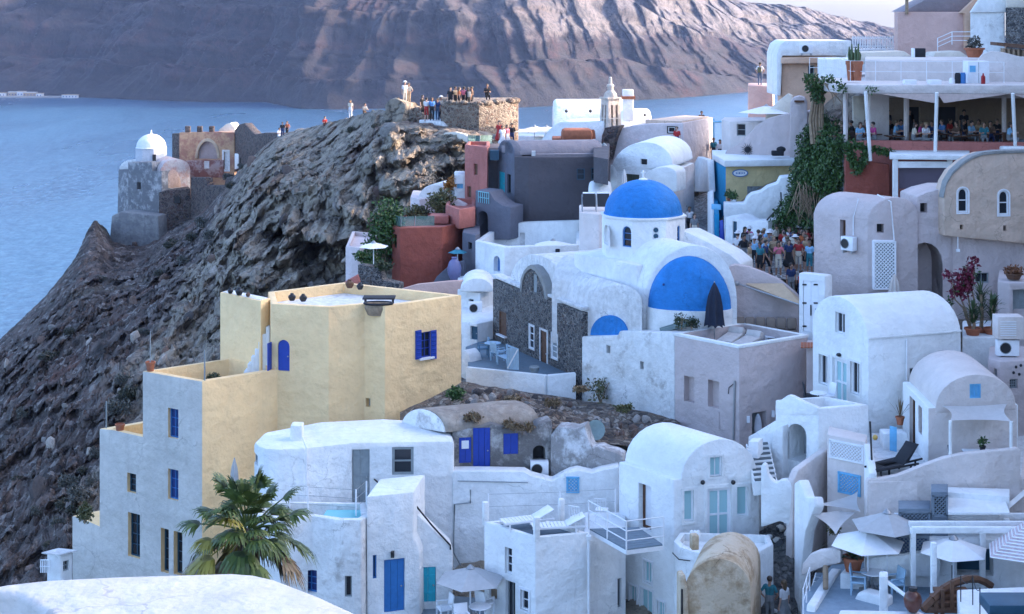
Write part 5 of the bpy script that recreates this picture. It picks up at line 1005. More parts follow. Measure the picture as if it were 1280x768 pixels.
fl2 = FP(1034, 57.6, 1082, 56.6); h3 = House('lattice_wall', 'white wall with two lattice screens, one blue framed', [('Y', 1034, 57.6), ('Y', 1082, 56.6), ('Y', 1084, 57.6), ('Y', 1036, 58.8)], ZP(549, 57), -23, BEIGEL, 'wall', bevel=.04); h3.done(); lattice(h3.o, fl2, 1038, 554, 1079, 575, WP, WP, GREYP, .02); lattice(h3.o, fl2, 1049, 593, 1075, 617, SKYB, SKYB, BLUED, .02)
o = elev('sloping_wall', FP(998, 57.0, 1036, 58.4), [(990, 700), (992, 603), (998, 588), (1010, 579), (1035, 561), (1036, 566), (1036, 700)], .3, BEIGEL, None, 'pale wall sloping down beside the lattice wall', 'wall', .07)
o = elev('rounded_wall_end', FP(990, 55.6, 1008, 54.5), [(992, 790), (992, 604), (998, 600), (1003, 612), (1006, 622), (1016, 622), (1018, 634), (1012, 650), (1006, 665), (1003, 690), (1000, 720), (999, 790)], .4, WHITE2, None, 'white wall end with rounded knobs above the rough path', 'wall', .08)
for k, (px, py, rz) in enumerate([(1113, 591, .5), (1124, 586, .62)]): sunbed(['dark folding lounger nearest the patio lamp post', 'dark folding lounger beside the small vault house wall'][k], Vector((W(px, py, 55.6).x, 55.4 + k * .5, zP_)), rz, CHAR, None, 45, 'dark folding loungers')
o = thing('patio_table', 'white square table with a potted plant below the square sail', 'table', (W(1225, 580, 55.6).x, 55.6, zP_)); b = MB(); b.box((0, 0, .7), (1.1, .7, .05)); local_build(b, 'top', WP, o, bevel=.01)
for sx in (-.48, .48):
    for sy in (-.28, .28): b = MB(); b.box((sx, sy, .34), (.05, .05, .68)); local_build(b, 'leg', WP, o)
arm_chair('dark metal chair at the white table under the square sail', (W(1195, 580, 55.6).x, 55.5, zP_), 1.4, CHAR, 'patio chairs', arms=False)
# triangular shade sails
for k, (cs, lab) in enumerate([([W(1017, 631, 54.5), W(1058, 622, 56.0), W(1072, 614, 56.2), W(1076, 640, 54.6)], 'white triangular sail, the upper one of two beside the lattice wall'), ([W(1012, 641, 54.2), W(1050, 638, 54.8), W(1070, 640, 54.8), W(1045, 668, 52.8)], 'white triangular sail, the lower one of two above the patio stairs')]):
    o = thing('triangle_sail', lab, 'shade sail', W(1045, 690, 54), 'triangular sails'); sail(o, cs, CLOTHW, 8, .1)
# things around the patio: grey seat boxes, lattice boxes
fq = FP(1120, 53.6, 1262, 53.2)
h = House('sloped_hatch', 'white sloped hatch roof beside grey lattice boxes', [('Y', 1184, 53.9), ('Y', 1262, 53.4), ('Y', 1262, 54.3), ('Y', 1184, 54.5)], ZP(612, 54.2), -17.4, WHITE2, 'hatch', bevel=.03); h.done(); b = MB(); b.loft([[W(1184, 612, 54.5), W(1252, 612, 54.4), W(1262, 641, 52.6), W(1185, 641, 52.7)], [p - Vector((0, 0, .07)) for p in (W(1184, 612, 54.5), W(1252, 612, 54.4), W(1262, 641, 52.6), W(1185, 641, 52.7))]]); b.build('lid', WHITE2, h.o)
for x0, x1, y0, y1, lab in ((1123, 1163, 636, 660, 'low grey box with lattice front under the patio wall'), (1164, 1185, 615, 645, 'taller grey lattice box beside the white sloped hatch')):
    f_ = FP(x0, 53.0, x1, 53.0); h = House('lattice_box', lab, [('Y', x0, 53), ('Y', x1, 53), ('Y', x1, 53.9), ('Y', x0, 53.9)], ZP(y0, 53), -17.36, paint('slate_grey_paint', (.16, .2, .24)), 'cabinet', bevel=.02); h.done(); lattice(h.o, f_, x0 + 2, y0 + 4, x1 - 2, y1, paint('slate_grey_paint', (.16, .2, .24)), paint('slate_grey_paint', (.16, .2, .24)), BLACK, .03)
# ---------------------------------------------------------------- lower right patio
zL = -19.0
pq = [PZ(1003, 745, zL), PZ(1040, 706, zL), PZ(1285, 690, zL), PZ(1290, 800, zL), PZ(1000, 800, zL)]
struct(sheet('lower_patio', pq, paint('pale_deck_paint', (.24, .31, .37), .8), None, .4))
h = House('ledge_wall', 'white ledge wall with shadow coloured opening carrying the lattice boxes', [('Y', 1088, 53.0), ('Y', 1290, 52.6), ('Y', 1290, 54.45), ('Y', 1088, 54.45)], -17.37, -22, WHITE, 'wall', bevel=.04); h.op(0, 1196, 686, 1242, 720, kind='hole', pane=TEAL, depth=.6); h.done()  # teal back of the opening is painted for its shadow
lattice(h.o, h.f(0), 1096, 670, 1160, 692, paint('slate_grey_paint', (.16, .2, .24)), paint('slate_grey_paint', (.16, .2, .24)), BLUED, .04, name='lattice_screen')
h = House('pot_plinth', 'white plinth carrying the agave pot', [(1050, 717), (1083, 718), (1086, 712), (1056, 710)], -18.5, -22, WHITE2, 'plinth', bevel=.05); h.done()
o = elev('built_bench', FP(1080, 52.9, 1175, 52.5), [(1082, 722), (1082, 700), (1092, 697), (1130, 694), (1160, 690), (1176, 688), (1176, 722)], .8, WHITE2, None, 'built white bench wall behind the round white tables', 'bench', .08)
parasol('parasol', 'white parasol open over the round tables, beside the agave pot', Vector((W(1085, 728, 52.6).x, 52.6, zL)), 1.25, 1.98, CLOTHW, .48, rz=.15); parasol('parasol', 'grey parasol open behind the white one on the lower patio', Vector((W(1102, 728, 53.6).x, 52.8, zL)), 1.2, 2.5, CLOTHG, .46, rz=.5); parasol('parasol', 'white parasol under the pergola beams of the lower patio', Vector((W(1192, 728, 52).x, 52.0, zL)), 1.15, 1.9, CLOTHW, .42, rz=.2)
round_table('white round table beside the low curved wall, under the white parasol', PZ(1093, 741, zL) + Vector((0, .2, 0)), .42, .62, WP, METAL); round_table('white round table behind the built bench on the lower patio', PZ(1122, 724, zL) + Vector((0, .2, 0)), .5, .72, WP, METAL)
for px, py, rz, lab in ((1073, 742, 1.3, 'pale blue garden chair beside the low curved wall table'), (1118, 745, -1.3, 'pale blue garden chair between the two round white tables'), (1108, 720, .2, 'pale blue garden chair behind the round tables on the lower patio')): arm_chair(lab, PZ(px, py, zL), rz, PB, 'pale blue garden chairs')
# pergola
pg = thing('pergola', 'white timber pergola over the lower patio', 'pergola', PZ(1200, 740, zL)); zt = -16.78
for px, Y, yb in ((1141, 52.0, 735), (1167, 50.6, 765), (1228, 52.5, 722), (1258, 53, 725)): p = W(px, 664, Y); MB().box((p.x, p.y, (zL + zt) / 2), (.17, .17, zt - zL)).build('post', WHITE2, pg, bevel=.015)
for Y, y0, x0, x1 in ((53.4, 645, 1118, 1300), (52.3, 655, 1136, 1300), (51.3, 662, 1140, 1300)): a, b_ = W(x0, y0 + 1, Y), W(x1, y0, Y); MB().box((a + b_) / 2, ((b_ - a).length, .14, .2), math.atan2(b_.y - a.y, b_.x - a.x)).build('beam', WHITE2, pg, bevel=.015)
a, b_ = W(1246, 645, 53.3), W(1292, 606, 55.5); MB().path([a, b_], .11, 4).build('brace', WHITE2, pg)
# reed umbrella
o = thing('reed_parasol', 'woven reed parasol with slatted frame beside the pergola', 'parasol', W(1290, 740, 50.5)); top = W(1300, 640, 50.5); rim = [W(1238, 697, 49.6), W(1300, 706, 48.2), W(1350, 680, 50), W(1300, 672, 52.5), W(1237, 680, 51.8)]; REED = paint('reed_mat', (.55, .42, .42), .95, .2)
b = MB()
for a, c_ in zip(rim, rim[1:] + rim[:1]): b.face([top, a, c_])
bmesh.ops.remove_doubles(b.bm, verts=b.bm.verts, dist=.001); bmesh.ops.solidify(b.bm, geom=b.bm.faces[:], thickness=.03); b.build('canopy', REED, o, smooth=0)
for a, c_ in ((rim[0], rim[1]), (rim[4], rim[0])):
    for k in range(16): q0 = top.lerp(a, (k + 1) / 16); q1 = top.lerp(c_, (k + 1) / 16); MB().tube(q0 + Vector((0, -.03, .02)), q1 + Vector((0, -.03, .02)), .022, n=5).build('reed', WP, o)
MB().tube(Vector((top.x, top.y, zL)), top, .05).build('pole', WOOD, o)
# brown stair rail, jar, low walls, steps
o = thing('wooden_stair', 'dark brown wooden stair with curved rail beside the clay jar', 'stairs', W(1185, 775, 47.5)); cr = [W(1153, 762, 47.6), W(1165, 750, 47.8), W(1178, 737, 48.2), W(1192, 729, 48.6), W(1208, 724, 49), (W(1222, 724, 49.3)), W(1232, 728, 49.4), W(1240, 733, 49.4)]
for a, c_ in zip(cr, cr[1:]): MB().path([a, c_], .12, 6).build('rail', BROWN, o)
for k in range(4): q = W(1176 + k * 4, 762 - k * 8, 48 + k * .2); MB().box(q, (1.0, .3, .12)).build('tread', BROWN, o, bevel=.01)
for px, py in ((1170, 765), (1178, 756), (1190, 745)): q = W(px, py, 47.9); MB().box(q + Vector((0, 0, .0)), (.1, .1, .9)).build('baluster', BROWN, o)
o = thing('clay_jar', 'big brown clay amphora on the white wall below the pergola', 'jar', W(1141, 764, 47.2)); b = MB(); b.lathe((0, 0, 0), [(.14, 0), (.24, .14), (.27, .34), (.22, .5), (.12, .58), (.1, .66), (.12, .7), (.1, .71), (.08, .6)], 20); local_build(b, 'body', paint('glazed_brown_clay', (.10, .032, .02), .3, .3), o); b = MB(); b.lathe((0, 0, .6), [(.115, 0), (.13, .04), (.13, .1), (.1, .11)], 16); local_build(b, 'neck', BLACK, o)
h = House('jar_plinth', 'white wall top carrying the brown amphora', [(1050, 762), (1150, 764), (1165, 772), ('Y', 1170, 46), ('Y', 1040, 46)], ZP(764, 47.3), -24, WHITE2, 'wall', bevel=.06); h.done()
h = House('blue_shadow_roof', 'flat pale roof with chain posts in front of the wooden stair', [(1196, 737), (1290, 733), ('Y', 1300, 44), ('Y', 1205, 44)], ZP(737, 48.0), -24, WHITE, 'roof', bevel=.05); h.done()
o = thing('roof_lantern', 'dark teal flat skylight on the pale roof', 'skylight', W(1262, 760, 44)); b = MB(); b.box((0, 0, .1), (1.4, 1.0, .3)); local_build(b, 'body', TEAL, o, bevel=.02)
cp = [W(1201, 752, 47), W(1216, 752, 46), W(1225, 768, 45), W(1190, 738, 48)]
o = thing('chain_fence', 'thin black chain fence on posts along the pale roof', 'fence', cp[0])
for p in cp: MB().tube(p - Vector((0, 0, .1)), p + Vector((0, 0, .75)), .018, n=5).build('post', BLACK, o)
for a, c_ in zip(cp[:2], cp[1:3]): MB().path([a.lerp(c_, t / 6) + Vector((0, 0, .7 - .18 * math.sin(math.pi * t / 6))) for t in range(7)], .012, 4).build('chain', BLACK, o)
o = elev('curved_planter', FP(1067, 51.8, 1110, 51.0), [(1068, 775), (1068, 748), (1072, 741), (1080, 740), (1098, 745), (1108, 749), (1108, 775)], .5, WHITE2, None, 'low curved white wall beside the round table', 'wall', .08); part_box
h = House('rail_pillar', 'white pillar with handrail on the lower patio', [('Y', 1099, 49.8), ('Y', 1110, 49.8), ('Y', 1110, 50.3), ('Y', 1099, 50.3)], ZP(721, 49.8), -22, WHITE2, 'pillar', bevel=.04); h.done(); MB().path([W(1108, 727, 50), W(1132, 745, 49.0)], .06, 6).build('handrail', WHITE2, h.o)
st = thing('narrow_steps', 'narrow steps with blue grey treads and white edges down to the rough path', 'stairs', W(1012, 775, 51)); steps(st, W(1003, 772, 50.6), W(1019, 716, 54.6), 9, .85, (.96, -.1), WHITE2, edge=DECK, h=.4)
railing('step_railing', 'white thin railing along the narrow steps', [W(1004, 768, 50.4), W(1012, 740, 52.5)], .8, WP, 2, .015, thinpost=1)
o = elev('arched_parapet', FP(1000, 53.2, 1052, 52.6), [(1001, 720), (1003, 706), (1012, 694), (1024, 689), (1040, 687), (1051, 688), (1051, 704), (1030, 709), (1012, 716)], .3, BEIGEL, None, 'pale arched parapet above the narrow steps', 'wall', .06)
o = elev('patio_low_wall', FP(1018, 50.5, 1052, 54.5), [(1018, 775), (1020, 757), (1034, 735), (1050, 712), (1055, 712), (1056, 722), (1038, 750), (1026, 775)], .3, WHITE2, None, 'white low wall rising beside the narrow steps', 'wall', .06)
MB().tube(W(1032, 736, 52), W(1032, 708, 52.6), .09).build('step_post', WOOD, o)
# ---------------------------------------------------------------- beige house with the deep arch
fm = FP(1111, 69.6, 1280, 70.2); fl = Face(PZ(1017, 264, ZP(272, 69.3)).xy, W(1085, 272, 69.3).xy); fgb = FP(1085, 69.3, 1150, 69.5)
o = thing('beige_arch_house', 'large lilac beige house with deep archway and lattice cabinet', 'house', fm.pt(1150, 390)); cm = MB(); cm2 = MB(); vl = fl.A - fl.B
w1 = elev('vault_wing', fgb, [(1085, 400), (1085, 275)] + arcpix(1085, 275, 0, 247, 1148, 268, 12) + [(1148, 400)], 0, BEIGE, o, .1, vec=(vl.x, vl.y))
opening(o, fl, 1050, 275, 1057, 306, cm, kind='hole', pane=BROWN, depth=.25); opening(o, fgb, 1096, 280, 1105, 291, cm, kind='hole', pane=BLACK, depth=.35); cut(w1, cm)
w2 = elev('wall', fm, [(1146, 400), (1146, 246), (1160, 240), (1181, 235), (1285, 235), (1285, 400)], 2.2, BEIGE, o, .08, off=.02)
opening(o, fm, 1150, 254, 1159, 266, cm2, kind='hole', pane=BLACK, depth=.4); opening(o, fm, 1219, 341, 1236, 354, cm2, fr=GREYP, mull=(1, 0), depth=.15)
w3 = elev('arch_wall', fm, [(1120, 400), (1120, 290), (1150, 280), (1190, 290), (1190, 400)], 1.6, BEIGE, o, .05, off=.06); cm3 = MB(); opening(o, fm, 1132, 303, 1178, 400, [cm2, cm3], kind='hole', pane=BEIGE, depth=1.3, arch=1.15, name='archway'); cut(w2, cm2); cut(w3, cm3)
elev('arch_window', fm, [(1125, 376), (1125, 358), (1142, 358), (1142, 376)], .05, BLUEM, o, 0, off=.11)
lattice(o, fgb, 1091, 302, 1117, 360, WP, WP, GREYP, .22, cellm=.16, name='lattice_cabinet'); elev('cabinet', fgb, [(1090, 362), (1090, 300), (1118, 300), (1118, 362)], .3, WP, o, .02, off=.17)
MB().path([fgb.pt(1117, 300) + Vector((0, -.1, 0)), fgb.pt(1113, 252) + Vector((0, -.1, 0)), fgb.pt(1100, 248) + Vector((0, .5, .1))], .03, 6).build('pipe', WP, o); MB().path([fl.pt(1066, 294) + Vector((0, -.1, 0)), fl.pt(1066, 272) + Vector((0, -.1, 0)), fl.pt(1075, 258) + Vector((0, .3, .3))], .025, 6).build('pipe', WP, o)
ac_unit('ac_unit', 'white air conditioner on the beige wall below a narrow niche', fl.pt(1061, 312) + Vector((-.05, -.25, 0)), yaw(fl), .65)
closed_parasol('closed_parasol', 'cream closed parasol beside the lattice cabinet', W(1118, 392, 67.5), 1.65, paint('cream_canvas', (.52, .46, .42), .95), .2)
# sandy rounded gable with two arched windows
fT = FP(1180, 69.2, 1290, 69.8); o = thing('rounded_gable_house', 'rough sandy gable with two white arched windows', 'house', fT.pt(1230, 310)); cm = MB()
w_ = elev('wall', fT, [(1180, 295), (1180, 242), (1184, 228), (1192, 215), (1205, 204), (1216, 197), (1228, 192.5), (1245, 190.5), (1290, 189), (1290, 306)], 1.0, SANDST, o, .06)
for r in ((1197, 235, 1210, 266), (1248, 238, 1261, 269)): opening(o, fT, *r, cm, fr=WP, mull=(0, 1), depth=.12, arch=1.0, bar=.07, surround=(.06, WP))
for r in ((1200, 281, 1204, 287), (1254, 282, 1258, 289)): opening(o, fT, *r, cm, kind='hole', pane=BLACK, depth=.25)
cut(w_, cm); rimp = [(1179, 244), (1183, 227), (1191, 214), (1204, 202), (1215, 195), (1228, 190.5), (1245, 188.5), (1290, 187)]; elev('coping', fT, rimp + [(x, y + 4) for x, y in reversed(rimp)], .5, plaster('grey_rim', (.28, .28, .27), .4), o, .02, off=.05)
MB().path([fT.pt(1197, 296) + Vector((0, -.05, 0)), fT.pt(1197, 312) + Vector((0, -.05, 0))], .02, 5).build('cable', WP, o); MB().box(fT.pt(1197, 313) + Vector((0, -.05, 0)), (.15, .1, .12)).build('socket', WP, o)
# right edge wall, plant bench and stacked air conditioners
h = House('edge_house', 'lilac house end with recessed window at the plant terrace', [(1247, 385), (1275, 387), (1300, 386), ('Y', 1300, 70), ('Y', 1249, 70)], ZP(386, 66), -20, BEIGE); h.op(0, 1264, 360, 1274, 385, kind='hole', pane=GREYP); h.done()
h = House('edge_tower', 'lilac wall block with grey recessed window carrying the flower bowl', [(1247, 351), (1262, 354), (1300, 353), ('Y', 1300, 69), ('Y', 1249, 69)], ZP(354, 65.6), ZP(402, 65.6), BEIGE); h.op(1, 1266, 362, 1290, 398, kind='hole', pane=GREYP, depth=.3); h.done()
h = House('planter_block', 'white block carrying the yucca and bougainvillea pots', [(1203, 421), (1243, 422), (1250, 418), ('Y', 1250, 67), ('Y', 1203, 67)], ZP(422, 63.5), -20, WHITE, 'planter'); h.done()
h = House('service_house', 'lilac service block with two grates and round vents', [(1235, 448), (1250, 452), (1300, 450), ('Y', 1300, 63), ('Y', 1237, 63)], ZP(452, 60.2), -20, BEIGE); h.op(1, 1262, 474, 1272, 486, fr=GREYP, mull=(2, 2)); h.op(0, 1242, 461, 1246, 478, fr=GREYP, mull=(0, 3))
for x, y in ((1270, 459), (1276, 457), (1267, 466), (1274, 468)): MB().ball(h.f(1).pt(x, y), .06, 8, 4).build('vent', BLACK, h.o)
h.done()
ac = ac_unit('ac_unit', 'open frame air conditioner with twin fans on the lilac service block', PZ(1262, 448, h.zt) + Vector((0, .3, .05)), -.05, .85)
o = thing('ac_cabinet', 'pale louvred cabinet stacked above the twin fan air conditioner', 'cabinet', PZ(1262, 448, h.zt) + Vector((.05, .35, .72))); b = MB(); b.box((0, 0, .42), (1.0, .7, .85)); local_build(b, 'casing', BEIGEL, o, bevel=.02)
for k in range(7): b = MB(); b.box((-.1, -.36, .15 + k * .085), (.6, .03, .03)); local_build(b, 'louvre', WP, o)
# ---------------------------------------------------------------- the street
b = MB(); sv = [W(1030, 352, 76), W(905, 345, 76.5), W(852, 290, 96), W(862, 262, 101), W(872, 215, 108), W(893, 215, 108), W(893, 262, 100), W(905, 300, 88), W(1030, 320, 82)]
b.bm.faces.new([b.bm.verts.new(p) for p in sv]); struct(b.build('street', masonry('street_paving', [(.30, .29, .28), (.38, .36, .35), (.25, .24, .23)], (.5, .49, .48), 2.6), None, smooth=0))
o = elev('street_wall', FP(866, 104, 884, 95), [(866, 240), (867, 205), (872, 196), (884, 200), (886, 240)], .4, WHITE, None, 'white street wall with little arch along the upper lane', 'wall', .06)
o = elev('lane_wall', FP(845, 92, 925, 78), [(848, 292), (858, 290), (880, 300), (905, 316), (922, 328), (922, 345), (848, 310)], .35, WHITE, None, 'white sloping wall between church roof and street', 'wall', .08)
# turquoise cornered shop with oval sign
fS = FP(907, 92.0, 992, 92.6); h = House('corner_shop', 'ochre shop with turquoise corner and white roof slab', [('Y', 892, 96), ('Y', 907, 92), ('Y', 994, 92.6), ('Y', 994, 98)], ZP(208, 92.0), -17, OCHRE, 'shop', bevel=.04, mats=[OCHRE, paint('turquoise_wall', (.01, .28, .52), .8)], matfn=lambda f: 1 if f.normal.x < -.6 else 0)
fS = h.f(1); h.op(1, 934, 233, 956, 250, fr=GREYP, pane=GREYP, mull=(4, 2), depth=.1); h.done()
MB().prism([W(890, 15, 96.2).xy, W(905.5, 15, 91.6).xy, W(996, 15, 92.2).xy, W(996, 15, 98.5).xy, W(890, 15, 98.5).xy], ZP(208, 92), ZP(200, 92)).build('roof_slab', WHITE2, h.o, bevel=.04)
u = fS.u(925); z_ = fS.pt(925, 216.5).z; sg = thing('shop_sign', 'white oval sign with blue rim and blue lettering on the ochre wall', 'sign', fS.at(u, z_, .05))
MB().ext([fS.at(u + .47 * math.cos(a), z_ + .22 * math.sin(a), .01) for a in [k * math.pi / 12 for k in range(24)]], [*(fS.n * .05), 0]).build('rim', BLUEM, sg); MB().ext([fS.at(u + .41 * math.cos(a), z_ + .17 * math.sin(a), .012) for a in [k * math.pi / 12 for k in range(24)]], [*(fS.n * .055), 0]).build('board', WP, sg)
for k, (w, hh) in enumerate([(.05, .1), (.04, .07), (.06, .1), (.04, .08), (.05, .07), (.04, .1)]): MB().box(fS.at(u - .24 + k * .095, z_, .07), (w, .012, hh), yaw(fS)).build('letter', BLUEM, sg)
h = House('turquoise_front', 'narrow turquoise shop front with blue awnings along the lane', [('Y', 886, 98), ('Y', 893, 88), ('Y', 899, 88), ('Y', 897, 98)], ZP(262, 90), -16, paint('turquoise_wall', (.01, .28, .52), .8), 'shop', bevel=.03); h.done()
elev('hanging_cloth', FP(893, 87.6, 902, 87.2), [(899, 300), (899, 276), (903, 275), (905, 302)], .1, BLUE, h.o, .02); elev('white_panel', FP(884, 89, 890, 88), [(884, 298), (884, 240), (889, 238), (890, 298)], .15, WP, h.o, .02); elev('signboard', FP(888, 87.5, 900, 87.2), [(889, 262), (889, 255), (901, 256), (901, 263)], .06, SKYB, h.o, .01)
# white stair hump and little white house under the ivy
fN = FP(905, 86.0, 962, 84.0); o = thing('stair_hump_house', 'white house with swooping stair wall below the ochre shop', 'house', fN.pt(940, 320)); cm = MB()
elev('stair_wall', FP(905, 88, 996, 87.6), [(905, 300), (905, 255), (931, 255), (934, 248), (940, 243), (952, 240), (960, 234), (972, 230), (976, 222), (994, 220), (992, 236), (986, 250), (978, 275), (962, 300)], 1.2, WHITE2, o, .12)
w_ = elev('wall', fN, [(905, 320), (907, 272), (913, 270), (922, 272), (930, 277), (960, 276), (962, 320)], 1.5, WHITE2, o, .06); opening(o, fN, 916, 277, 921, 312, cm, kind='panel', pane=TEAL, mull=(1, 0), depth=.12); cut(w_, cm)
MB().path([W(959, 275, 84), W(968, 265, 85), W(977, 256, 86), W(976, 241, 87)], .045, 6).build('handrail', BLACK, o)
wb = elev('poster_stand', FP(921, 79.0, 938, 78.4), [(921, 332), (921, 312), (936, 312), (938, 334)], .05, paint('speckled_poster', (.55, .55, .56), .8, .6), None, 'pale speckled poster stand at the head of the church wall', 'sign', .01)
# beige house with sun ornament and chimney
fE = FP(905, 96.0, 1010, 94.0); o = thing('sun_wall_house', 'beige house with swooping wall and metal sun ornament', 'house', fE.pt(950, 200))
elev('wall', fE, [(903, 220), (904, 196), (908, 188), (920, 182), (932, 172), (945, 158), (960, 148), (975, 144), (990, 142), (1010, 140), (1010, 220)], 3.0, BEIGE, o, .1)
elev('chimney', FP(987, 93.6, 1010, 93.4), [(987, 200), (988, 128), (992, 122), (999, 120), (1006, 122), (1009, 128), (1010, 200)], 1.0, BEIGE, o, .06, off=.1); MB().box(W(999, 127, 93.3), (.55, .2, .12)).build('chimney_slot', BROWN, o)
sn = thing('sun_ornament', 'dark metal sun ornament hanging on the beige wall', 'ornament', fE.pt(934, 187)); c_ = fE.pt(934, 187) + Vector((0, -.12, 0)); MB().ball(c_, (.18, .05, .18), 12, 6).build('disc', CHAR, sn)
for k in range(16): a = k * math.pi / 8; MB().tube(c_ + Vector((.16 * math.cos(a), 0, .16 * math.sin(a))), c_ + Vector(((.45 if k % 2 else .34) * math.cos(a), 0, (.45 if k % 2 else .34) * math.sin(a))), .025, .008, 5).build('ray', CHAR, sn)
o = thing('black_cat_planter', 'dark low planter on the shop roof slab', 'planter', W(972, 196, 93)); b = MB(); b.box((0, 0, .2), (.7, .35, .3)); local_build(b, 'trough', CHAR, o, bevel=.05); b = MB(); b.ball((.2, 0, .42), (.28, .2, .18), 8, 5); local_build(b, 'plant', CHAR, o)
h = House('grey_terrace_house', 'grey beige terrace house with white parasol beside the sea view', [('Y', 902, 101), ('Y', 912, 99), ('Y', 968, 98), ('Y', 968, 103), ('Y', 905, 103)], ZP(152, 99), -12, BEIGEL, bevel=.05); h.op(1, 921, 155, 932, 170, fr=GREYP, mull=(0, 1)); h.done()
elev('stair_side', FP(958, 97.5, 990, 97), [(956, 150), (958, 140), (972, 127), (985, 117), (990, 120), (990, 150)], .5, CREAM, h.o, .05)
parasol('parasol', 'white flat parasol on the terrace above the sun ornament wall', W(958, 168, 98), 1.75, 1.75, CLOTHW, .42, rz=.1); 
pg = thing('blue_pergola', 'pale blue pergola frame beside the upper lane', 'pergola', W(898, 175, 108)); 
for px, Y in ((886, 109), (906, 108.5), (892, 111)): p = W(px, 155, Y); MB().box((p.x, p.y, -8.4), (.12, .12, 2.0)).build('post', SKYB, pg)
for k in range(4): MB().tube(W(884, 153, 108.5 + k * .7), W(908, 152, 108.2 + k * .7), .06, n=4).build('beam', SKYB, pg)
h = House('pink_low_house', 'pink flat wall below the peach house', [('Y', 935, 112), ('Y', 966, 111), ('Y', 968, 116), ('Y', 935, 116)], ZP(108, 111), -12, PINK, 'wall'); h.done()
# ---------------------------------------------------------------- chapel, bell tower, white vaults
def barrel_thing(name, label, x0, x1, Y, ytop, ybase, depth, m, cat='house', end=1.2):
    """barrel with its axis along the picture, seen from the side"""
    a, b_ = W(x0, ybase, Y), W(x1, ybase, Y); zt = ZP(ytop, Y + depth / 2); zs = a.z; o = thing(name, label, cat, a - Vector((0, 0, 1))); pts = [Vector((a.x, Y, zs - 3)), Vector((a.x, Y, zs))]
    for k in range(1, 14): t = math.pi * k / 14; pts.append(Vector((a.x, Y + depth / 2 - depth / 2 * math.cos(t), zs + (zt - zs) * math.sin(t))))
    pts += [Vector((a.x, Y + depth, zs)), Vector((a.x, Y + depth, zs - 3))]; MB().ext(pts, (b_.x - a.x, 0, 0)).build('vault', m, o, bevel=.25, seg=3); return o
o = barrel_thing('white_cliff_vault', 'big white barrel vault with two dark vents before the sea', 693, 789, 112, 124, 165, 6, WHITE2)
for px in (708, 738): MB().ball(W(px, 139, 111.9), (.12, .2, .12), 8, 4).build('vent', BLACK, o)
MB().box(W(713, 151, 111.6), (.25, .5, .12)).build('vent', GREYP, o); MB().box(W(785, 128, 112.5) + Vector((0, 0, -.2)), (.75, .6, 2.2)).build('chimney', WHITE2, o, bevel=.05); MB().box(W(785, 122, 112.5), (.95, .8, .2)).build('chimney_cap', TERRA, o)
o = barrel_thing('far_white_vault', 'smaller white vault with rounded end beyond the bell tower', 788, 815, 114, 136, 155, 4, WHITE2); MB().ball(W(806, 144, 113.9), (.1, .15, .1), 8, 4).build('vent', BLACK, o)
o = elev('white_ramp_roof', FP(672, 108, 755, 106), [(670, 200), (674, 178), (680, 168), (692, 156), (700, 152), (755, 152), (755, 200)], 3.0, WHITE2, None, 'sloping white roof before the big sea side vault', 'roof terrace', .15)
h = House('brick_orange_vault', 'small orange red vaulted cistern on the charcoal house roof', [('Y', 690, 104), ('Y', 741, 103), ('Y', 741, 105.5), ('Y', 690, 106)], ZP(173, 104), -10, TERRA, 'cistern'); vault_roof(h.o, FP(701, 103.2, 741, 102.9), 701, 174, 162, 706, 174, (2, 0), TERRA); MB().box(W(721, 168, 103.6), (2.0, 1.6, .75)).build('tank', TERRA, h.o, bevel=.25); h.done()
fC = FP(752, 105.5, 876, 103); ck = thing('pale_chapel', 'weathered pale pink chapel with rounded end and warm side wall', 'chapel', W(810, 215, 103)); fc1 = FP(754, 105, 854, 102.5); cm = MB()
w_ = elev('nave', fc1, [(754, 230), (755, 200), (757, 182), (763, 170), (775, 161), (790, 157), (810, 155), (854, 154), (854, 230)], 0, PALEPINK, ck, .15, vec=(2.6, 5.5)); cm = MB()
opening(ck, fc1, 835, 159, 844, 166, cm, fr=WP, mull=(0, 0), depth=.1, surround=(.06, BLACK)); opening(ck, fc1, 834, 172, 843, 182, cm, kind='panel', pane=TERRA, mull=(1, 0), depth=.08, surround=(.08, WP), handle=False, name='icon_panel'); cut(w_, cm)
MB().prism([fc1.pt(800, 160).xy + Vector((.4, .5)), fc1.pt(853, 160).xy + Vector((0, .3)), fc1.pt(853, 160).xy + Vector((2.3, 5.0)), fc1.pt(800, 160).xy + Vector((3.4, 5.0))], ZP(158, 103), ZP(154, 103) + .12).build('roof', SANDST, ck)
bt = thing('bell_tower', 'slender weathered bell tower with open arches and domed cap', 'bell tower', W(763, 165, 106.5)); bx, by = W(763, 165, 106.5).xy; z0, z1, z2 = ZP(166, 106.5), ZP(124, 106.5), ZP(102, 106.5); cm = MB(); TW = plaster('tower_plaster', (.66, .58, .50), .7, .3, (.40, .32, .25)); rz = .5
w_ = MB().loft([[Vector((bx, by, z)) + Matrix.Rotation(rz, 3, 'Z') @ Vector((sx * r, sy * r, 0)) for sx, sy in ((-1, -1), (1, -1), (1, 1), (-1, 1))] for z, r in ((z0 - 2, .62), (z0, .56), (z1, .46))]).build('shaft', TW, bt, bevel=.03)
for ang in (rz, rz + math.pi / 2):
    for off in (-.18, .18):
        for zz, hh in ((z0 + (z1 - z0) * .64, .85), (z0 + (z1 - z0) * .28, .6)): cm.box(Vector((bx, by, zz)) + Matrix.Rotation(ang, 3, 'Z') @ Vector((off, 0, 0)), (.17, 2, hh), ang)
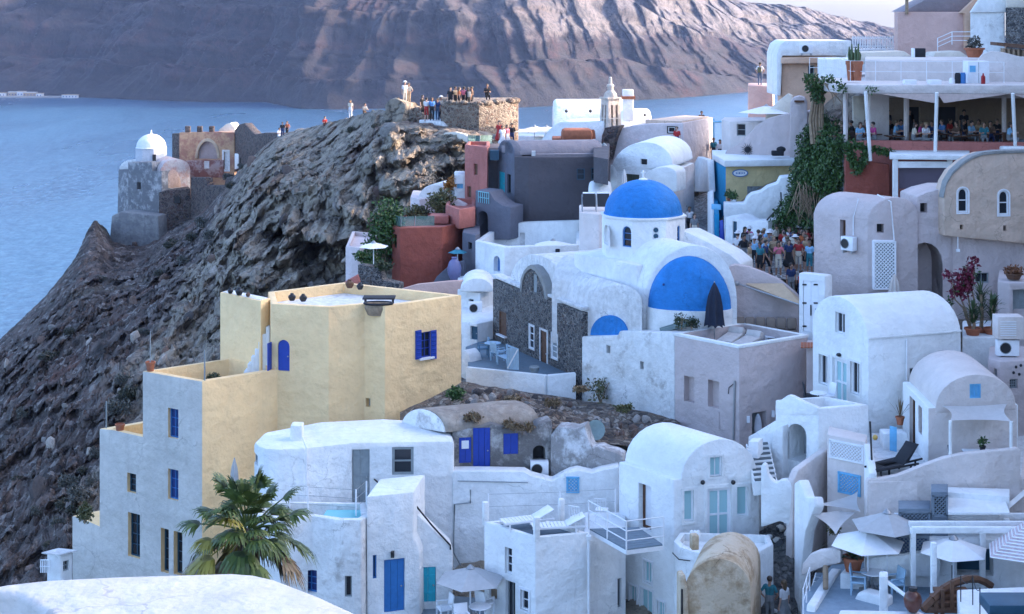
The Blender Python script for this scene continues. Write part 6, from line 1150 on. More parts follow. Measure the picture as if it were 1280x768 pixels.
cut(w_, cm); MB().loft([[Vector((bx, by, z)) + Matrix.Rotation(rz, 3, 'Z') @ Vector((sx * r, sy * r, 0)) for sx, sy in ((-1, -1), (1, -1), (1, 1), (-1, 1))] for z, r in ((z1, .54), (z1 + .12, .54))]).build('cornice', TW, bt)
MB().lathe((bx, by, z1 + .12), [(.46, 0), (.4, .25), (.27, .42), (.2, .47), (.2, .7), (.26, .72), (.22, .84), (.11, .9), (.1, 1.3), (.05, 1.35)], 16).build('cap', TW, bt)
o = elev('rubble_pier', FP(749, 104.5, 768, 104), [(750, 200), (752, 170), (756, 160), (765, 158), (775, 157), (768, 175), (762, 200)], .8, RUINST, None, 'dark rubble pier at the foot of the bell tower', 'wall', .05)
# white vaulted house behind the dome
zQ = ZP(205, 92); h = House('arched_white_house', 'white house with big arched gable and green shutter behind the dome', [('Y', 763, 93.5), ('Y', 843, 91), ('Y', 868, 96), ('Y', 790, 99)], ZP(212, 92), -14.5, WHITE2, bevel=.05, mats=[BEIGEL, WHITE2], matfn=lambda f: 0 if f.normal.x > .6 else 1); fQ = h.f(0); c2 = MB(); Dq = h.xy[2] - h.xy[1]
h.op(0, 782, 218, 799, 240, kind='panel', pane=paint('olive_shutter', (.05, .06, .045)), mull=(2, 0), depth=.1, handle=False, name='shutter'); opening(h.o, fQ, 801, 199, 809, 206, c2, kind='hole', pane=BLACK, depth=.1); h.done()
vault_roof(h.o, fQ, 764, 214, 178, 841, 207, Dq * 1.0, WHITE2, c2, base=.1, name='vault'); elev('gable_step', fQ, [(763, 240), (763, 206), (768, 208), (771, 214), (771, 240)], .5, WHITE2, h.o, .04, off=.02)
elev('porch_vault', FP(806, 90.2, 846, 89.4), [(806, 240)] + arcpix(806, 222, 0, 209, 846, 218, 10) + [(846, 240)], 1.6, WHITE2, h.o, .08); closed_parasol('closed_parasol', 'white closed parasol before the green shutter of the arched house', W(780, 240, 91), 1.3, CLOTHW, .13, base=.3)
o = barrel_thing('white_apse', 'small white rounded apse beside the charcoal house', 738, 766, 90, 226, 262, 3, WHITE2)
h = House('white_flat_house', 'white roof terraces below the castle rock by the tents', [('Y', 648, 112), ('Y', 700, 108), ('Y', 700, 116), ('Y', 648, 118)], ZP(172, 110), -14, WHITE, 'house', bevel=.08); h.done()
for k, (px, py, r) in enumerate([(668, 165, 1.2), (683, 163, 1.3)]): parasol('canopy_tent', ['cream square canopy beside the castle wall', 'cream square canopy beside the sloping white roof'][k], W(px, 180, 109 + k), r * 1.3, 1.2, paint('cream_canvas2', (.66, .6, .5), .95), .35, 4, .5 + k * .2, base=False, group='cream canopies', cat='canopy')
# ---------------------------------------------------------------- castle ruin
zc_ = ZP(131, 115); ca = thing('castle_ruin', 'ruined rubble stone castle platform with visitors on top', 'ruin', W(600, 165, 115))
q = [W(551, 15, 116.2).xy, W(599, 15, 114.6).xy, W(648, 15, 119).xy, W(648, 15, 125).xy, W(560, 15, 124).xy]; b = MB(); ring = []
MB().prism(q, -12, zc_).build('wall', CASTLE, ca, bevel=.15)
for k in range(26):
    i = random.choice([0, 0, 1, 1, 1]); f = random.random(); p = q[i].lerp(q[i + 1], f); r = random.uniform(.15, .42); b = MB(); b.ball((p.x, p.y + .3, zc_ + r * .2), (r, r, r * .6), 7, 4); b.build('wall_stone', CASTLE, ca, smooth=60)
MB().prism([p + Vector((.3, 3.2)) for p in (W(540, 15, 120).xy, W(594, 15, 119).xy, W(594, 15, 121).xy, W(540, 15, 122).xy)], -9, ZP(125, 121)).build('parapet', CASTLE, ca, bevel=.12)
elev('rampart', FP(484, 121.5, 530, 119), [(484, 168), (486, 142), (492, 137), (500, 134), (512, 136), (520, 134), (527, 143), (530, 168)], 1.2, CASTLE, ca, .2)
rk = thing('castle_outcrop', 'rounded rock outcrop with old masonry beside the castle platform', 'rock', W(507, 155, 120)); b = MB(); b.ball(W(506, 146, 121), (1.5, 1.6, 1.15), 22, 14)
for v in b.bm.verts: v.co += Vector((noise.noise(v.co * .9), noise.noise(v.co * .9 + Vector((9, 0, 0))), noise.noise(v.co * .9 + Vector((0, 9, 0))))) * .8
b.build('rock', ROCK, rk, smooth=30)
o = elev('curved_path_wall', FP(556, 111.5, 600, 108), [(548, 176), (556, 166), (568, 165), (580, 168), (590, 175), (590, 182), (578, 176), (562, 171)], .3, CREAM, None, 'cream curved path wall below the castle platform', 'wall', .03)
wl = elev('lookout_floor', FP(524, 118, 552, 116), [(522, 165), (524, 150), (552, 152), (556, 158), (552, 165)], 2.0, WHITER, None, 'white lookout landing with visitors beside the castle platform', 'lookout', .05)
gbp = [W(585, 180, 108), W(600, 181, 106), W(615, 180, 108)]; o = thing('glass_fence', 'pale blue glass fence above the red tower', 'balustrade', gbp[0])
for a, c_ in zip(gbp, gbp[1:]): MB().ext([a, c_, c_ + Vector((0, 0, .6)), a + Vector((0, 0, .6))], (0, .03, 0)).build('pane', GG, o); MB().tube(a, a + Vector((0, 0, .65)), .03).build('post', METAL, o)
# ---------------------------------------------------------------- ruined chapel and palace on the seaward spur
Yc = 190.0; lc = thing('ruined_chapel', 'old chapel with white dome and peeling walls on the cliff spur', 'chapel', W(180, 270, Yc)); f1 = FP(148, 192, 199, 188); cm = MB(); PEEL = plaster('chapel_peeling', (.42, .41, .41), .5, .68, (.15, .15, .16))
f2 = FP(160, 190, 199, 187); 
w_ = elev('wall', f2, [(160, 300), (160, 203), (190, 203), (190, 214), (202, 214), (202, 300)], 4.5, PEEL, lc, .1); opening(lc, f2, 171, 228, 176, 237, cm, kind='hole', pane=BLACK, depth=.5); cut(w_, cm)
elev('low_wing', FP(148, 193, 162, 191), [(146, 300), (148, 212), (161, 212), (161, 300)], 4, PEEL, lc, .1); elev('wing_vault', FP(149, 192.8, 178, 191.8), arcpix(149, 212, 0, 200, 180, 212, 10), 3.6, WHITER, lc, .1)
g3 = FP(201, 187, 238, 190); elev('nave_vault', g3, [(201, 262)] + arcpix(201, 214, 0, 199, 238, 212, 12) + [(238, 262)], 0, plaster('chapel_vault', (.50, .46, .46), .5, .4, (.40, .26, .24)), lc, .1, vec=(-2.4, 4.2))
elev('apse_niche', g3, arcpix(205, 236, 0, 212, 226, 234, 10), .12, plaster('apse_pink', (.50, .34, .27), .5, .3, (.55, .42, .36)), lc, .02, off=.1)
dc = W(189, 201, 192); MB().prism([dc.xy + Vector((1.85 * math.cos(a), 1.85 * math.sin(a))) for a in [R(22) + k * math.pi / 4 for k in range(8)]], dc.z - 1.5, dc.z + 1.55).build('drum', plaster('chapel_drum', (.55, .56, .60), .3), lc, bevel=.04)
MB().lathe((dc.x, dc.y, dc.z + 1.55), [(1.85, 0), (1.8, .08)] + [(1.74 * math.cos(a), .1 + 1.55 * math.sin(a)) for a in [k * math.pi / 20 for k in range(10)]] + [(.1, 1.67), (.05, 2.1), (.03, 2.12)], 28).build('dome', WHITE2, lc); MB().box((dc.x + .75, dc.y - 1.75, dc.z + .5), (.4, .2, .8), .3).build('window', BLACK, lc)
o = elev('stone_undercroft', FP(199, 186.4, 240, 187.4), [(199, 310), (199, 241), (210, 238), (238, 236), (241, 310)], 4, RUINST, None, 'dark stone undercroft wall below the ruined chapel', 'wall', .1); f_ = FP(199, 186.4, 240, 187.4); MB().box(f_.pt(222, 250), (.7, .5, .7)).build('window', BLACK, o)
o = elev('plinth_wall', FP(136, 186, 200, 184.5), [(134, 330), (139, 270), (150, 265), (198, 270), (200, 330)], 3, plaster('plinth_grey', (.26, .26, .26), .6, .4, (.16, .16, .17)), None, 'massive grey plinth wall under the ruined chapel', 'wall', .2)
f_ = FP(224, 196, 293, 194); pr = thing('ruined_palace', 'roofless ochre palace facade with arched niche and three stumps', 'ruin', f_.pt(255, 216)); cm = MB()
w_ = elev('facade', f_, [(224, 262), (224, 166), (275, 165), (293, 166), (293, 250)], .8, RUINP, pr, .06); opening(pr, f_, 247, 177, 272, 199, cm, kind='hole', pane=plaster('niche_pale', (.42, .34, .33), .4), depth=.4, arch=1.0, name='niche'); opening(pr, f_, 280, 190, 285, 212, cm, kind='panel', pane=WHITER, mull=(1, 0), depth=.2, surround=(.25, WHITER)); cut(w_, cm)
elev('arch_rim', f_, arcpix(244, 198, 0, 173, 275, 198, 14) + list(reversed(arcpix(247, 198, 0, 177, 272, 198, 14))), .3, plaster('rim_cream', (.55, .42, .3), .4), pr, .01, off=.12)
elev('red_base', f_, [(224, 222), (224, 201), (280, 200), (280, 222)], .3, plaster('base_red', (.28, .12, .1), .5, .4, (.40, .3, .28)), pr, .04, off=.15); MB().box(f_.pt(259, 206) + Vector((0, -.3, 0)), (.6, .1, .9)).build('plaque', WHITER, pr)
for px in (234, 249, 264): MB().box(f_.pt(px, 162) + Vector((0, .4, 0)), (.6, .6, .75)).build('chimney_stump', RUINST, pr, bevel=.05)
elev('side_wall', FP(215, 199, 225, 196), [(215, 218), (215, 167), (225, 167), (225, 218)], .7, RUINST, pr, .06)
elev('broken_gable', FP(271, 196, 294, 195.5), [(272, 168), (274, 162), (283, 155), (288, 154), (294, 160), (293, 168)], 2, CREAM, pr, .08); elev('white_lean_to', FP(292, 193, 312, 190), [(293, 212), (293, 192), (311, 196), (311, 206)], .5, WHITE, pr, .04); MB().box(W(302, 201, 191), (.4, .4, .7)).build('window', BLACK, pr)
o = elev('rubble_rampart', FP(292, 195, 352, 170), [(293, 215), (293, 163), (298, 156), (305, 154), (312, 162), (318, 168), (330, 166), (345, 166), (352, 166), (352, 190), (330, 200)], 1.0, RUINST, None, 'dark broken rubble rampart beside the ochre palace ruin', 'wall', .12)
o = elev('rubble_terrace_wall', FP(238, 187, 300, 176), [(238, 300), (238, 222), (256, 222), (258, 232), (280, 232), (282, 222), (302, 218), (302, 270), (270, 300)], 1.0, RUINST, None, 'stepped dark rubble terrace walls below the palace ruin', 'wall', .15)
# ---------------------------------------------------------------- restaurant
rs = thing('restaurant', 'open restaurant terrace with deep beige roof slab above red wall', 'restaurant', W(1150, 190, 80)); fR = FP(1056, 80.0, 1300, 79.6); zf_ = -7.05
elev('red_parapet', fR, [(1056, 330), (1056, 180), (1062, 178), (1090, 176), (1300, 179), (1300, 330)], .5, ROSE, rs, .05); elev('lower_red', FP(1056, 79.5, 1112, 79.2), [(1056, 260), (1057, 198), (1075, 200), (1112, 206), (1112, 260)], .4, RED, rs, .05)
MB().prism([W(1020, 15, 84).xy, W(1056, 15, 80.2).xy, W(1300, 15, 80.0).xy, W(1300, 15, 93).xy, W(1020, 15, 93).xy], -9, zf_).build('floor', DECK, rs)
slab = [W(1022, 15, 85).xy, W(1030, 15, 81.5).xy, W(1048, 15, 79.4).xy, W(1080, 15, 78.8).xy, W(1300, 15, 78.6).xy, W(1300, 15, 95).xy, W(1030, 15, 95).xy]; MB().prism(slab, ZP(117.5, 79), ZP(106, 79)).build('roof_slab', BEIGEL, rs, bevel=.08)
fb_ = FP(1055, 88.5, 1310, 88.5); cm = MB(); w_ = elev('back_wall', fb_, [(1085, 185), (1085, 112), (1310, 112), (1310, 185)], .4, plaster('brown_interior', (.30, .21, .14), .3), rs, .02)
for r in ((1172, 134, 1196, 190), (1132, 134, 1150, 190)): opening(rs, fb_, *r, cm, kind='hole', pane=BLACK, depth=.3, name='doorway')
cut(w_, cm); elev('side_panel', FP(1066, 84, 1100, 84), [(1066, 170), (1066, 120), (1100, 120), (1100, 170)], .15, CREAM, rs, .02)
MB().box(W(1097, 140, 83), (1.0, .9, 2.9)).build('pillar', BEIGEL, rs, bevel=.04)
for a, c_, r in (((1082, 115, 78.4), (1088, 201, 79.0), .09), ((1171, 116, 78.3), (1169, 194, 79.0), .09), ((1266, 117, 78.3), (1269, 182, 79.0), .09), ((1133, 121, 82), (1133, 176, 82), .14), ((1057, 117, 80.4), (1057, 178, 80.3), .12), ((1255, 121, 83), (1255, 178, 83), .12)): MB().tube(W(*a), W(*c_), r, n=8).build('post', WHITE2 if r < .1 else BEIGEL, rs)
for x0, x1, xm in ((1100, 1172, 1168), (1172, 1262, 1180), (1264, 1330, 1300)):
    b = MB(); b.loft([[W(x0, 117.6, 78.7), W(x1, 117.6, 78.7), W(xm, 129, 78.6)], [W(x0, 117.6, 78.74), W(x1, 117.6, 78.74), W(xm, 129, 78.64)]]); b.build('awning_valance', CLOTHT if 0 else paint('blush_canvas', (.52, .41, .37), .95), rs, smooth=0)
railing('roof_railing', 'thin white railing along the restaurant roof', [W(1012, 97, 84), W(1050, 97, 82.5), W(1063, 102, 81), W(1255, 104, 79.6)], 1.05, WP, 2, .012, pr=.016, thinpost=1.2)
h = House('rooftop_wall_house', 'long pale wall stepping behind the restaurant roof', [('Y', 1081, 84), ('Y', 1224, 83.4), ('Y', 1300, 83), ('Y', 1300, 92), ('Y', 1081, 92)], ZP(75, 84), -4.5, BEIGEL, 'house', bevel=.1); h.done(); elev('curved_wall', FP(1222, 82.6, 1300, 82), [(1222, 104), (1222, 76), (1228, 68), (1240, 64), (1256, 66), (1275, 71), (1300, 72), (1300, 104)], .4, BEIGEL, h.o, .06)
for x0, x1, lab in ((1063, 1142, 0), (1163, 1212, 1)): elev('roof_mound', FP(x0, 90, x1, 90), [(x0, 80), (x0 + 6, 66), (x1 - 12, 64), (x1, 72), (x1, 80)], 2, CREAM, h.o, .15)
h = House('white_roof_block', 'plain white block on the restaurant roof', [('Y', 1022, 88), ('Y', 1063, 87.5), ('Y', 1063, 91), ('Y', 1022, 91)], ZP(74, 88), -4.2, WHITE, 'block', bevel=.05); h.done()
o = thing('white_cabinet', 'white tall cabinet with notices on the restaurant roof', 'cabinet', W(1220, 106, 81)); b = MB(); b.box((0, 0, .6), (1.1, .9, 1.2)); local_build(b, 'body', WP, o, bevel=.03); b = MB(); b.box((-.3, -.46, .8), (.3, .02, .35)); local_build(b, 'notice', SKYB, o)
b = MB(); b.box((0, -.455, .6), (.02, .02, 1.1)); local_build(b, 'door_gap', GREYP, o)
for px, m, hh, lab in ((1197, CHAR, .6, 'black plastic drum beside the white roof cabinet'), (1203.5, BLUEM, .62, 'blue plastic drum beside the white roof cabinet'), (1190, WP, .34, 'small white bucket beside the black drum')):
    b = MB(); b.lathe((0, 0, 0), [(.14, 0), (.15, .1), (.15, hh - .1), (.1, hh), (.05, hh)], 12); o = local_build(b, 'plastic_drum', m, None); o.location = W(px, 106, 80.2); fixlabel(o, lab, 'drum', None, None)
b = MB(); b.lathe((0, 0, 0), [(.1, 0), (.11, .08), (.11, .4), (.04, .48), (.04, .56), (.02, .57)], 10); o = local_build(b, 'fire_extinguisher', paint('extinguisher_red', (.3, .01, .015), .3), None); o.location = W(1229, 106, 79.8); fixlabel(o, 'red fire extinguisher beside the white roof cabinet', 'extinguisher', None, None)
for px, lab in ((1137, 'white flat box on the roof edge near the cactus pots'), (1168, 'white flat box on the roof edge above the middle pole')): b = MB(); b.box((0, 0, .12), (.6, .5, .24)); o = local_build(b, 'roof_box', WP, None, bevel=.02); o.location = W(px, 106, 79.4); fixlabel(o, lab, 'box', None, None)
# ---------------------------------------------------------------- houses above the restaurant
h = House('peach_house', 'peach house with white rounded roof above the lane', [('Y', 972, 104), ('Y', 977, 101), ('Y', 1064, 101), ('Y', 1064, 108), ('Y', 975, 108)], ZP(70, 101), -9, PEACH, bevel=.05); h.op(1, 1010, 82, 1018, 96, fr=GREYP, mull=(0, 0)); h.done()
elev('white_roof', FP(972, 100.6, 1066, 100.6), [(971, 120), (971, 68), (975, 56), (982, 51), (1064, 51), (1064, 70), (978, 70), (976, 120)], 4, WHITE, h.o, .1); elev('beam', FP(977, 100.4, 1030, 100.4), [(977, 80), (977, 72), (1046, 71), (1046, 79)], .4, PEACH, h.o, .02)
ac_unit('ac_unit', 'small air conditioner on the peach house roof', W(1008, 67, 100), 0, .8)
o = thing('picket_fence', 'white picket fence on the roof beside the pink wall', 'fence', W(1090, 62, 100)); a, c_ = W(1066, 62, 100), W(1116, 62, 100)
for k in range(17): p = a.lerp(c_, k / 16); MB().box(p + Vector((0, 0, .42)), (.09, .03, .85)).build('picket', WP, o)
for z_ in (.2, .7): MB().tube(a + Vector((0, .03, z_)), c_ + Vector((0, .03, z_)), .03, n=4).build('rail', WP, o)
h = House('white_low_roof', 'low white flat roof below the picket fence', [('Y', 1040, 101), ('Y', 1118, 100), ('Y', 1118, 104), ('Y', 1040, 104)], ZP(62, 101), -5, WHITER, 'house'); h.done()
h = House('pink_wall_house', 'big plain pink walled house against the sky', [('Y', 1118, 97), ('Y', 1122, 96), ('Y', 1212, 96), ('Y', 1240, 92), ('Y', 1240, 104), ('Y', 1118, 104)], ZP(15, 96), -5, PINK, bevel=.04); h.done()
elev('roof_slope', FP(1128, 97, 1240, 97), [(1128, 15), (1160, -2), (1200, -14), (1228, -10), (1205, 15)], 3, MAUVE, h.o, .03); elev('gable_band', FP(1200, 95.6, 1232, 95.6), [(1199, 17), (1230, -12), (1238, -12), (1214, 16), (1214, 62), (1206, 62), (1206, 17)], .4, PEACH, h.o, .02); MB().tube(W(1133.5, 18, 95.9), W(1133.5, -20, 95.9), .1).build('pole', WOOD, h.o)
h = House('worn_white_house', 'weathered white house with sloped top between pink house and stone wall', [('Y', 1213, 92), ('Y', 1256, 91.4), ('Y', 1256, 97), ('Y', 1213, 97)], ZP(16, 92), -5, WHITEW, bevel=.04); h.done(); elev('sloped_top', FP(1213, 91.8, 1258, 91.3), [(1213, 16), (1228, -6), (1258, -6), (1258, 16)], 3, WHITE, h.o, .04)
h = House('dark_stone_house', 'dark rubble stone house with ochre upper storey', [('Y', 1257, 90.6), ('Y', 1310, 90), ('Y', 1310, 96), ('Y', 1257, 96)], ZP(10, 90.6), -5, FACADE, bevel=.04); h.done(); elev('upper_wall', FP(1258, 90.7, 1310, 90.1), [(1258, 10), (1258, -15), (1310, -15), (1310, 10)], 3, CREAM, h.o, .03)
railing('stair_railing', 'white stair railing below the pink wall house', [W(1172, 64, 93), W(1190, 56, 92.6), W(1215, 56, 92.2), W(1282, 56, 91.5)], .75, WP, 3, .02, thinpost=.8)
o = thing('timber_canopy', 'dark red timber canopy at the upper stone house', 'canopy', W(1265, 70, 88)); MB().ext([W(1246, 53, 88), W(1300, 58, 87), W(1300, 63, 87), W(1246, 57, 88)], (0, 1.2, 0)).build('roof', BROWN, o)
for k in range(6): p = W(1254 + k * 6, 59.5 + k * .5, 87.8); MB().box(p + Vector((0, .1, -.25)), (.1, .5, .4)).build('rafter', WOOD, o)
o = thing('speaker_box', 'dark grey box beside a small bush on the roof mound', 'box', W(1149, 74, 89)); b = MB(); b.box((0, 0, .3), (.6, .5, .6)); local_build(b, 'box', CHAR, o, bevel=.03); b = MB(); b.box((-.34, 0, .3), (.08, .5, .6)); local_build(b, 'side', WP, o)
h = House('glass_porch', 'white glazed porch with flat roof beside the red wall', [('Y', 1112, 77.4), ('Y', 1212, 77), ('Y', 1212, 80), ('Y', 1112, 80)], ZP(194, 77.2), ZP(200, 77.2), WHITE2, 'porch', bevel=.03); h.done()
for px in (1119, 1187): p = W(px, 220, 77.5); MB().box((p.x, p.y, ZP(225, 77.5)), (.22, .22, 2.0)).build('post', WHITE2, h.o)
MB().ext([W(1124, 205, 77.7), W(1184, 205, 77.6), W(1184, 236, 77.6), W(1124, 236, 77.7)], (0, .03, 0)).build('glazing', glass('porch_glass', (.12, .10, .13)), h.o); MB().box(W(1154, 206, 77.5), (2.6, .15, .3)).build('lintel', WHITE2, h.o)
o = part_box('white_bench_roof', WHITE, rs, W(1268, 188, 78.2), (1.2, 1.0, .35), 0, 0, 0, .08)
# ---------------------------------------------------------------- people
def capsule(mb, a, b, ra, rb, n=12):
    a, b = Vector(a), Vector(b); d = (b - a); L = d.length; d = d / max(L, 1e-6); u = d.cross(Vector((0, 0, 1)) if abs(d.z) < .9 else Vector((1, 0, 0))).normalized(); v = d.cross(u); rings = []
    for t in (-80, -50, -20): rings.append((a + d * ra * math.sin(R(t)), ra * math.cos(R(t))))
    for t in (20, 50, 80): rings.append((b + d * rb * math.sin(R(t)), rb * math.cos(R(t))))
    mb.loft([[c + (u * math.cos(2 * math.pi * k / n) + v * math.sin(2 * math.pi * k / n)) * r for k in range(n)] for c, r in rings])
SK, SH, PA, SO, CA, EY = 0, 1, 2, 3, 4, 5
def pose_prims(pose):
    P = []                                     # (a, b, ra, rb, slot)
    V = Vector; sit = pose == 'sit'; hz = .0
    hip = V((0, 0, .93)) if not sit else V((0, .05, .52)); lean = V((0, -.05, 0)) if sit else V((0, 0, 0))
    ch = hip + V((0, 0, .40)) + lean; nk = hip + V((0, 0, .55)) + lean * 1.2; hd = nk + V((0, -.025, .16)) + lean * .3
    for s in (-1, 1):
        P.append((hip + V((s * .06, 0, 0)), hip + V((s * .05, 0, .18)), .115, .105, PA if 1 else SH)); P.append((hip + V((s * .045, 0, .16)), ch + V((s * .07, 0, 0)), .10, .115, SH)); P.append((ch + V((s * .06, .0, .02)), nk + V((s * .13, .01, -.05)), .105, .062, SH))
        hj = hip + V((s * .09, 0, -.04)); sw = {'stand': 0, 'photo': .02, 'walk': .17 * s, 'dress': 0, 'akimbo': .03 * s, 'sit': 0}[pose]
        if sit: kn = hip + V((s * .11, -.44, .0)); an = kn + V((0, .03, -.42))
        else: kn = hip + V((s * .10, -sw * .9 - .02, -.44)); an = V((s * .11, -sw * .9 + (.14 if sw < 0 else .0) + .02, .085 + (.05 if sw < -.1 else 0)))
        P.append((hj, kn, .088, .06, PA)); P.append((kn, kn.lerp(an, .45) + V((0, .012, 0)), .058, .055, CA)); P.append((kn.lerp(an, .45) + V((0, .012, 0)), an, .055, .038, CA)); P.append((an + V((0, .02, -.04)), an + V((s * .02, -.16, -.055)), .042, .034, SO))
        shd = nk + V((s * .175, .01, -.07))
        if pose == 'photo': el = shd + V((s * .07, -.12, -.24)); wr = el + V((-s * .12, -.19, .17)); 
        elif pose == 'akimbo': el = shd + V((s * .14, .05, -.24)); wr = el + V((-s * .12, -.10, -.18))
        elif pose == 'walk': el = shd + V((s * .04, sw * .6, -.27)); wr = el + V((0, sw * .5 - .08, -.22))
        elif sit: el = shd + V((s * .05, -.08, -.25)); wr = el + V((-s * .08, -.22, .04))
        else: el = shd + V((s * .05, .02, -.27)); wr = el + V((s * .01, -.05, -.24))
        mid = shd.lerp(el, .62); P.append((shd, mid, .058, .05, SH)); P.append((mid, el, .042, .038, SK)); P.append((el, wr, .039, .027, SK))
        fd = (wr - el).normalized(); side = fd.cross(V((1, 0, 0))).normalized(); palm = wr + fd * .055; P.append((wr + fd * .02, palm + fd * .02, .026, .03, SK)); P.append((wr + fd * .02 + side * .02, palm + side * .015, .022, .022, SK))
        for k in range(4): q = palm + fd * .03 + side * (-.03 + k * .02); P.append((q, q + fd * (.04 - abs(k - 1.5) * .006) + V((-s * .012, 0, 0)), .0105, .009, SK)); P.append((q + fd * .045 + V((-s * .012, 0, 0)), q + fd * .07 + V((-s * .03, 0, 0)), .0095, .008, SK))
        P.append((wr + fd * .03 + side * .035, wr + fd * .075 + side * .055 + V((-s * .02, 0, 0)), .012, .009, SK))
        P.append((hd + V((s * .076, .012, -.005)), hd + V((s * .08, .016, .02)), .016, .014, SK)); P.append((hd + V((s * .031, -.093, .012)), hd + V((s * .031, -.094, .012)), .011, .011, EY))
    if pose == 'dress':
        for k in range(5): z0 = .9 - k * .09; P.append((V((-.05 - k * .02, 0, z0)), V((.05 + k * .02, 0, z0)), .125 + k * .016, .125 + k * .016, PA))
    P.append((nk + V((0, .01, -.03)), hd + V((0, .015, -.06)), .058, .052, SK)); P.append((hd + V((0, .01, .03)), hd + V((0, .0, -.02)), .092, .086, SK)); P.append((hd + V((0, -.02, -.05)), hd + V((0, -.045, -.085)), .062, .04, SK)); P.append((hd + V((0, -.088, .005)), hd + V((0, -.11, -.03)), .011, .016, SK)); P.append((hd + V((-.018, -.088, -.064)), hd + V((.018, -.088, -.064)), .010, .010, EY + 1))
    return P, hd
POSES = {}
def make_poses():
    tmp = []
    for pose in ('stand', 'photo', 'walk', 'akimbo', 'dress', 'sit'):
        P, hd = pose_prims(pose); mb = MB()
        for a, b, ra, rb, s in P: capsule(mb, a, b, ra, rb)
        o = mb.build('tmp', BLACK, None, smooth=0); md = o.modifiers.new('r', 'REMESH'); md.mode = 'VOXEL'; md.voxel_size = .0125; md = o.modifiers.new('s', 'SMOOTH'); md.iterations = 2; md.factor = .5
        tmp.append((pose, o, P, hd))
    bpy.context.view_layer.update(); dg = bpy.context.evaluated_depsgraph_get(); SKM = [paint('skin_tone', (.45, .25, .17), .6)] * 7
    for pose, o, P, hd in tmp:
        me = bpy.data.meshes.new_from_object(o.evaluated_get(dg)); me.materials.clear(); n = len(me.polygons); c = np.zeros(n * 3); me.polygons.foreach_get('center', c); c = c.reshape(-1, 3); best = np.full(n, 1e9); idx = np.zeros(n, int)
        for a, b, ra, rb, s in P:
            A_, B_ = np.array(a), np.array(b); d = B_ - A_; t = np.clip(((c - A_) @ d) / max(d @ d, 1e-9), 0, 1); dist = np.linalg.norm(c - (A_ + t[:, None] * d), axis=1) - (ra + (rb - ra) * t); m_ = dist < best; best[m_] = dist[m_]; idx[m_] = s
        for m_ in SKM: me.materials.append(m_)
        me.polygons.foreach_set('material_index', idx.astype(np.int32)); me.polygons.foreach_set('use_smooth', [True] * n); me.name = 'person_' + pose
        POSES[pose] = (me, hd)
    for _, o, _, _ in tmp: bpy.data.objects.remove(o, do_unlink=True)
    # hair and hats, centred on the head
    hm = {}
    for nm in ('short', 'long', 'hat'):
        mb = MB()
        if nm == 'hat': mb.lathe((0, 0, .03), [(.19, 0), (.19, .012), (.11, .02), (.1, .1), (.06, .115)], 18)
        else:
            mb.ball((0, .02, .035), (.102, .108, .098), 16, 10)
            if nm == 'long': mb.ball((0, .07, -.08), (.09, .055, .17), 12, 8)
            for v in list(mb.bm.verts):
                if v.co.y < -.055 and v.co.z < .06: v.co.y = -.055 + (v.co.y + .055) * .1
        o = mb.build('hair', BLACK, None, smooth=60); hm[nm] = o.data; bpy.data.objects.remove(o, do_unlink=True)
    POSES['hair'] = hm
make_poses()
CLO = {'white': (.7, .7, .72), 'black': (.015, .015, .018), 'navy': (.02, .04, .12), 'blue': (.08, .22, .5), 'sky': (.25, .48, .68), 'red': (.38, .03, .03), 'pink': (.62, .16, .22), 'magenta': (.5, .06, .22), 'tan': (.4, .29, .18), 'grey': (.22, .23, .24), 'brown': (.12, .07, .045), 'teal': (.03, .18, .22), 'orange': (.5, .14, .05), 'olive': (.1, .11, .06), 'cream': (.6, .54, .44), 'denim': (.07, .11, .19)}
SKT = [(.46, .27, .19), (.38, .21, .14), (.52, .32, .24), (.3, .16, .1)]; HR = [(.02, .014, .01), (.05, .03, .018), (.1, .065, .035), (.25, .18, .1)]
def cm_(c): return paint('cloth_' + c, CLO[c], .9, .15)
npp = [0]
def person(label, loc, pose, shirt, pants, rz=0, hair='short', hc=0, sk=0, bare=True, h=1.0, group=None, hat='white', act=None):
    me, hd = POSES[pose]; o = bpy.data.objects.new('person', me); COL.objects.link(o); o.location = loc; o.rotation_euler = (0, 0, rz); o.scale = (h, h, h); npp[0] += 1
    skm = paint('skin_%d' % sk, SKT[sk], .6); mats_ = [skm, cm_(shirt), cm_(pants), cm_('brown' if npp[0] % 2 else 'white'), skm if bare else cm_(pants), BLACK, paint('lip', (.35, .12, .1))]
    for s, m_ in zip(o.material_slots, mats_): s.link = 'OBJECT'; s.material = m_
    hh = bpy.data.objects.new('hat' if hair == 'hat' else 'hair', POSES['hair'][hair]); COL.objects.link(hh); hh.parent = o; hh.location = hd + Vector((0, 0, .055 if hair == 'hat' else .0)); hh.material_slots[0].link = 'OBJECT'; hh.material_slots[0].material = cm_(hat) if hair == 'hat' else paint('hair_%d' % hc, HR[hc], .5)
    if hair == 'hat': h2 = bpy.data.objects.new('hair', POSES['hair']['short']); COL.objects.link(h2); h2.parent = o; h2.location = hd; h2.material_slots[0].link = 'OBJECT'; h2.material_slots[0].material = paint('hair_%d' % hc, HR[hc], .5)
    if npp[0] % 4 == 0 and pose != 'sit':
        bp = MB(); bp.box((0, .2, 1.22), (.27, .16, .4)); bp = local_build(bp, 'backpack', cm_(['black', 'grey', 'olive', 'navy'][npp[0] // 4 % 4]), o, bevel=.04)
    fixlabel(o, label, 'person', group, None); return o
def at(px, Y, z): return Vector(((px - CX) / F * Y, Y, z))
zs_ = lambda Y: -12.68 - (Y - 76) * .022
G = 'crowd in the street by the beige house'
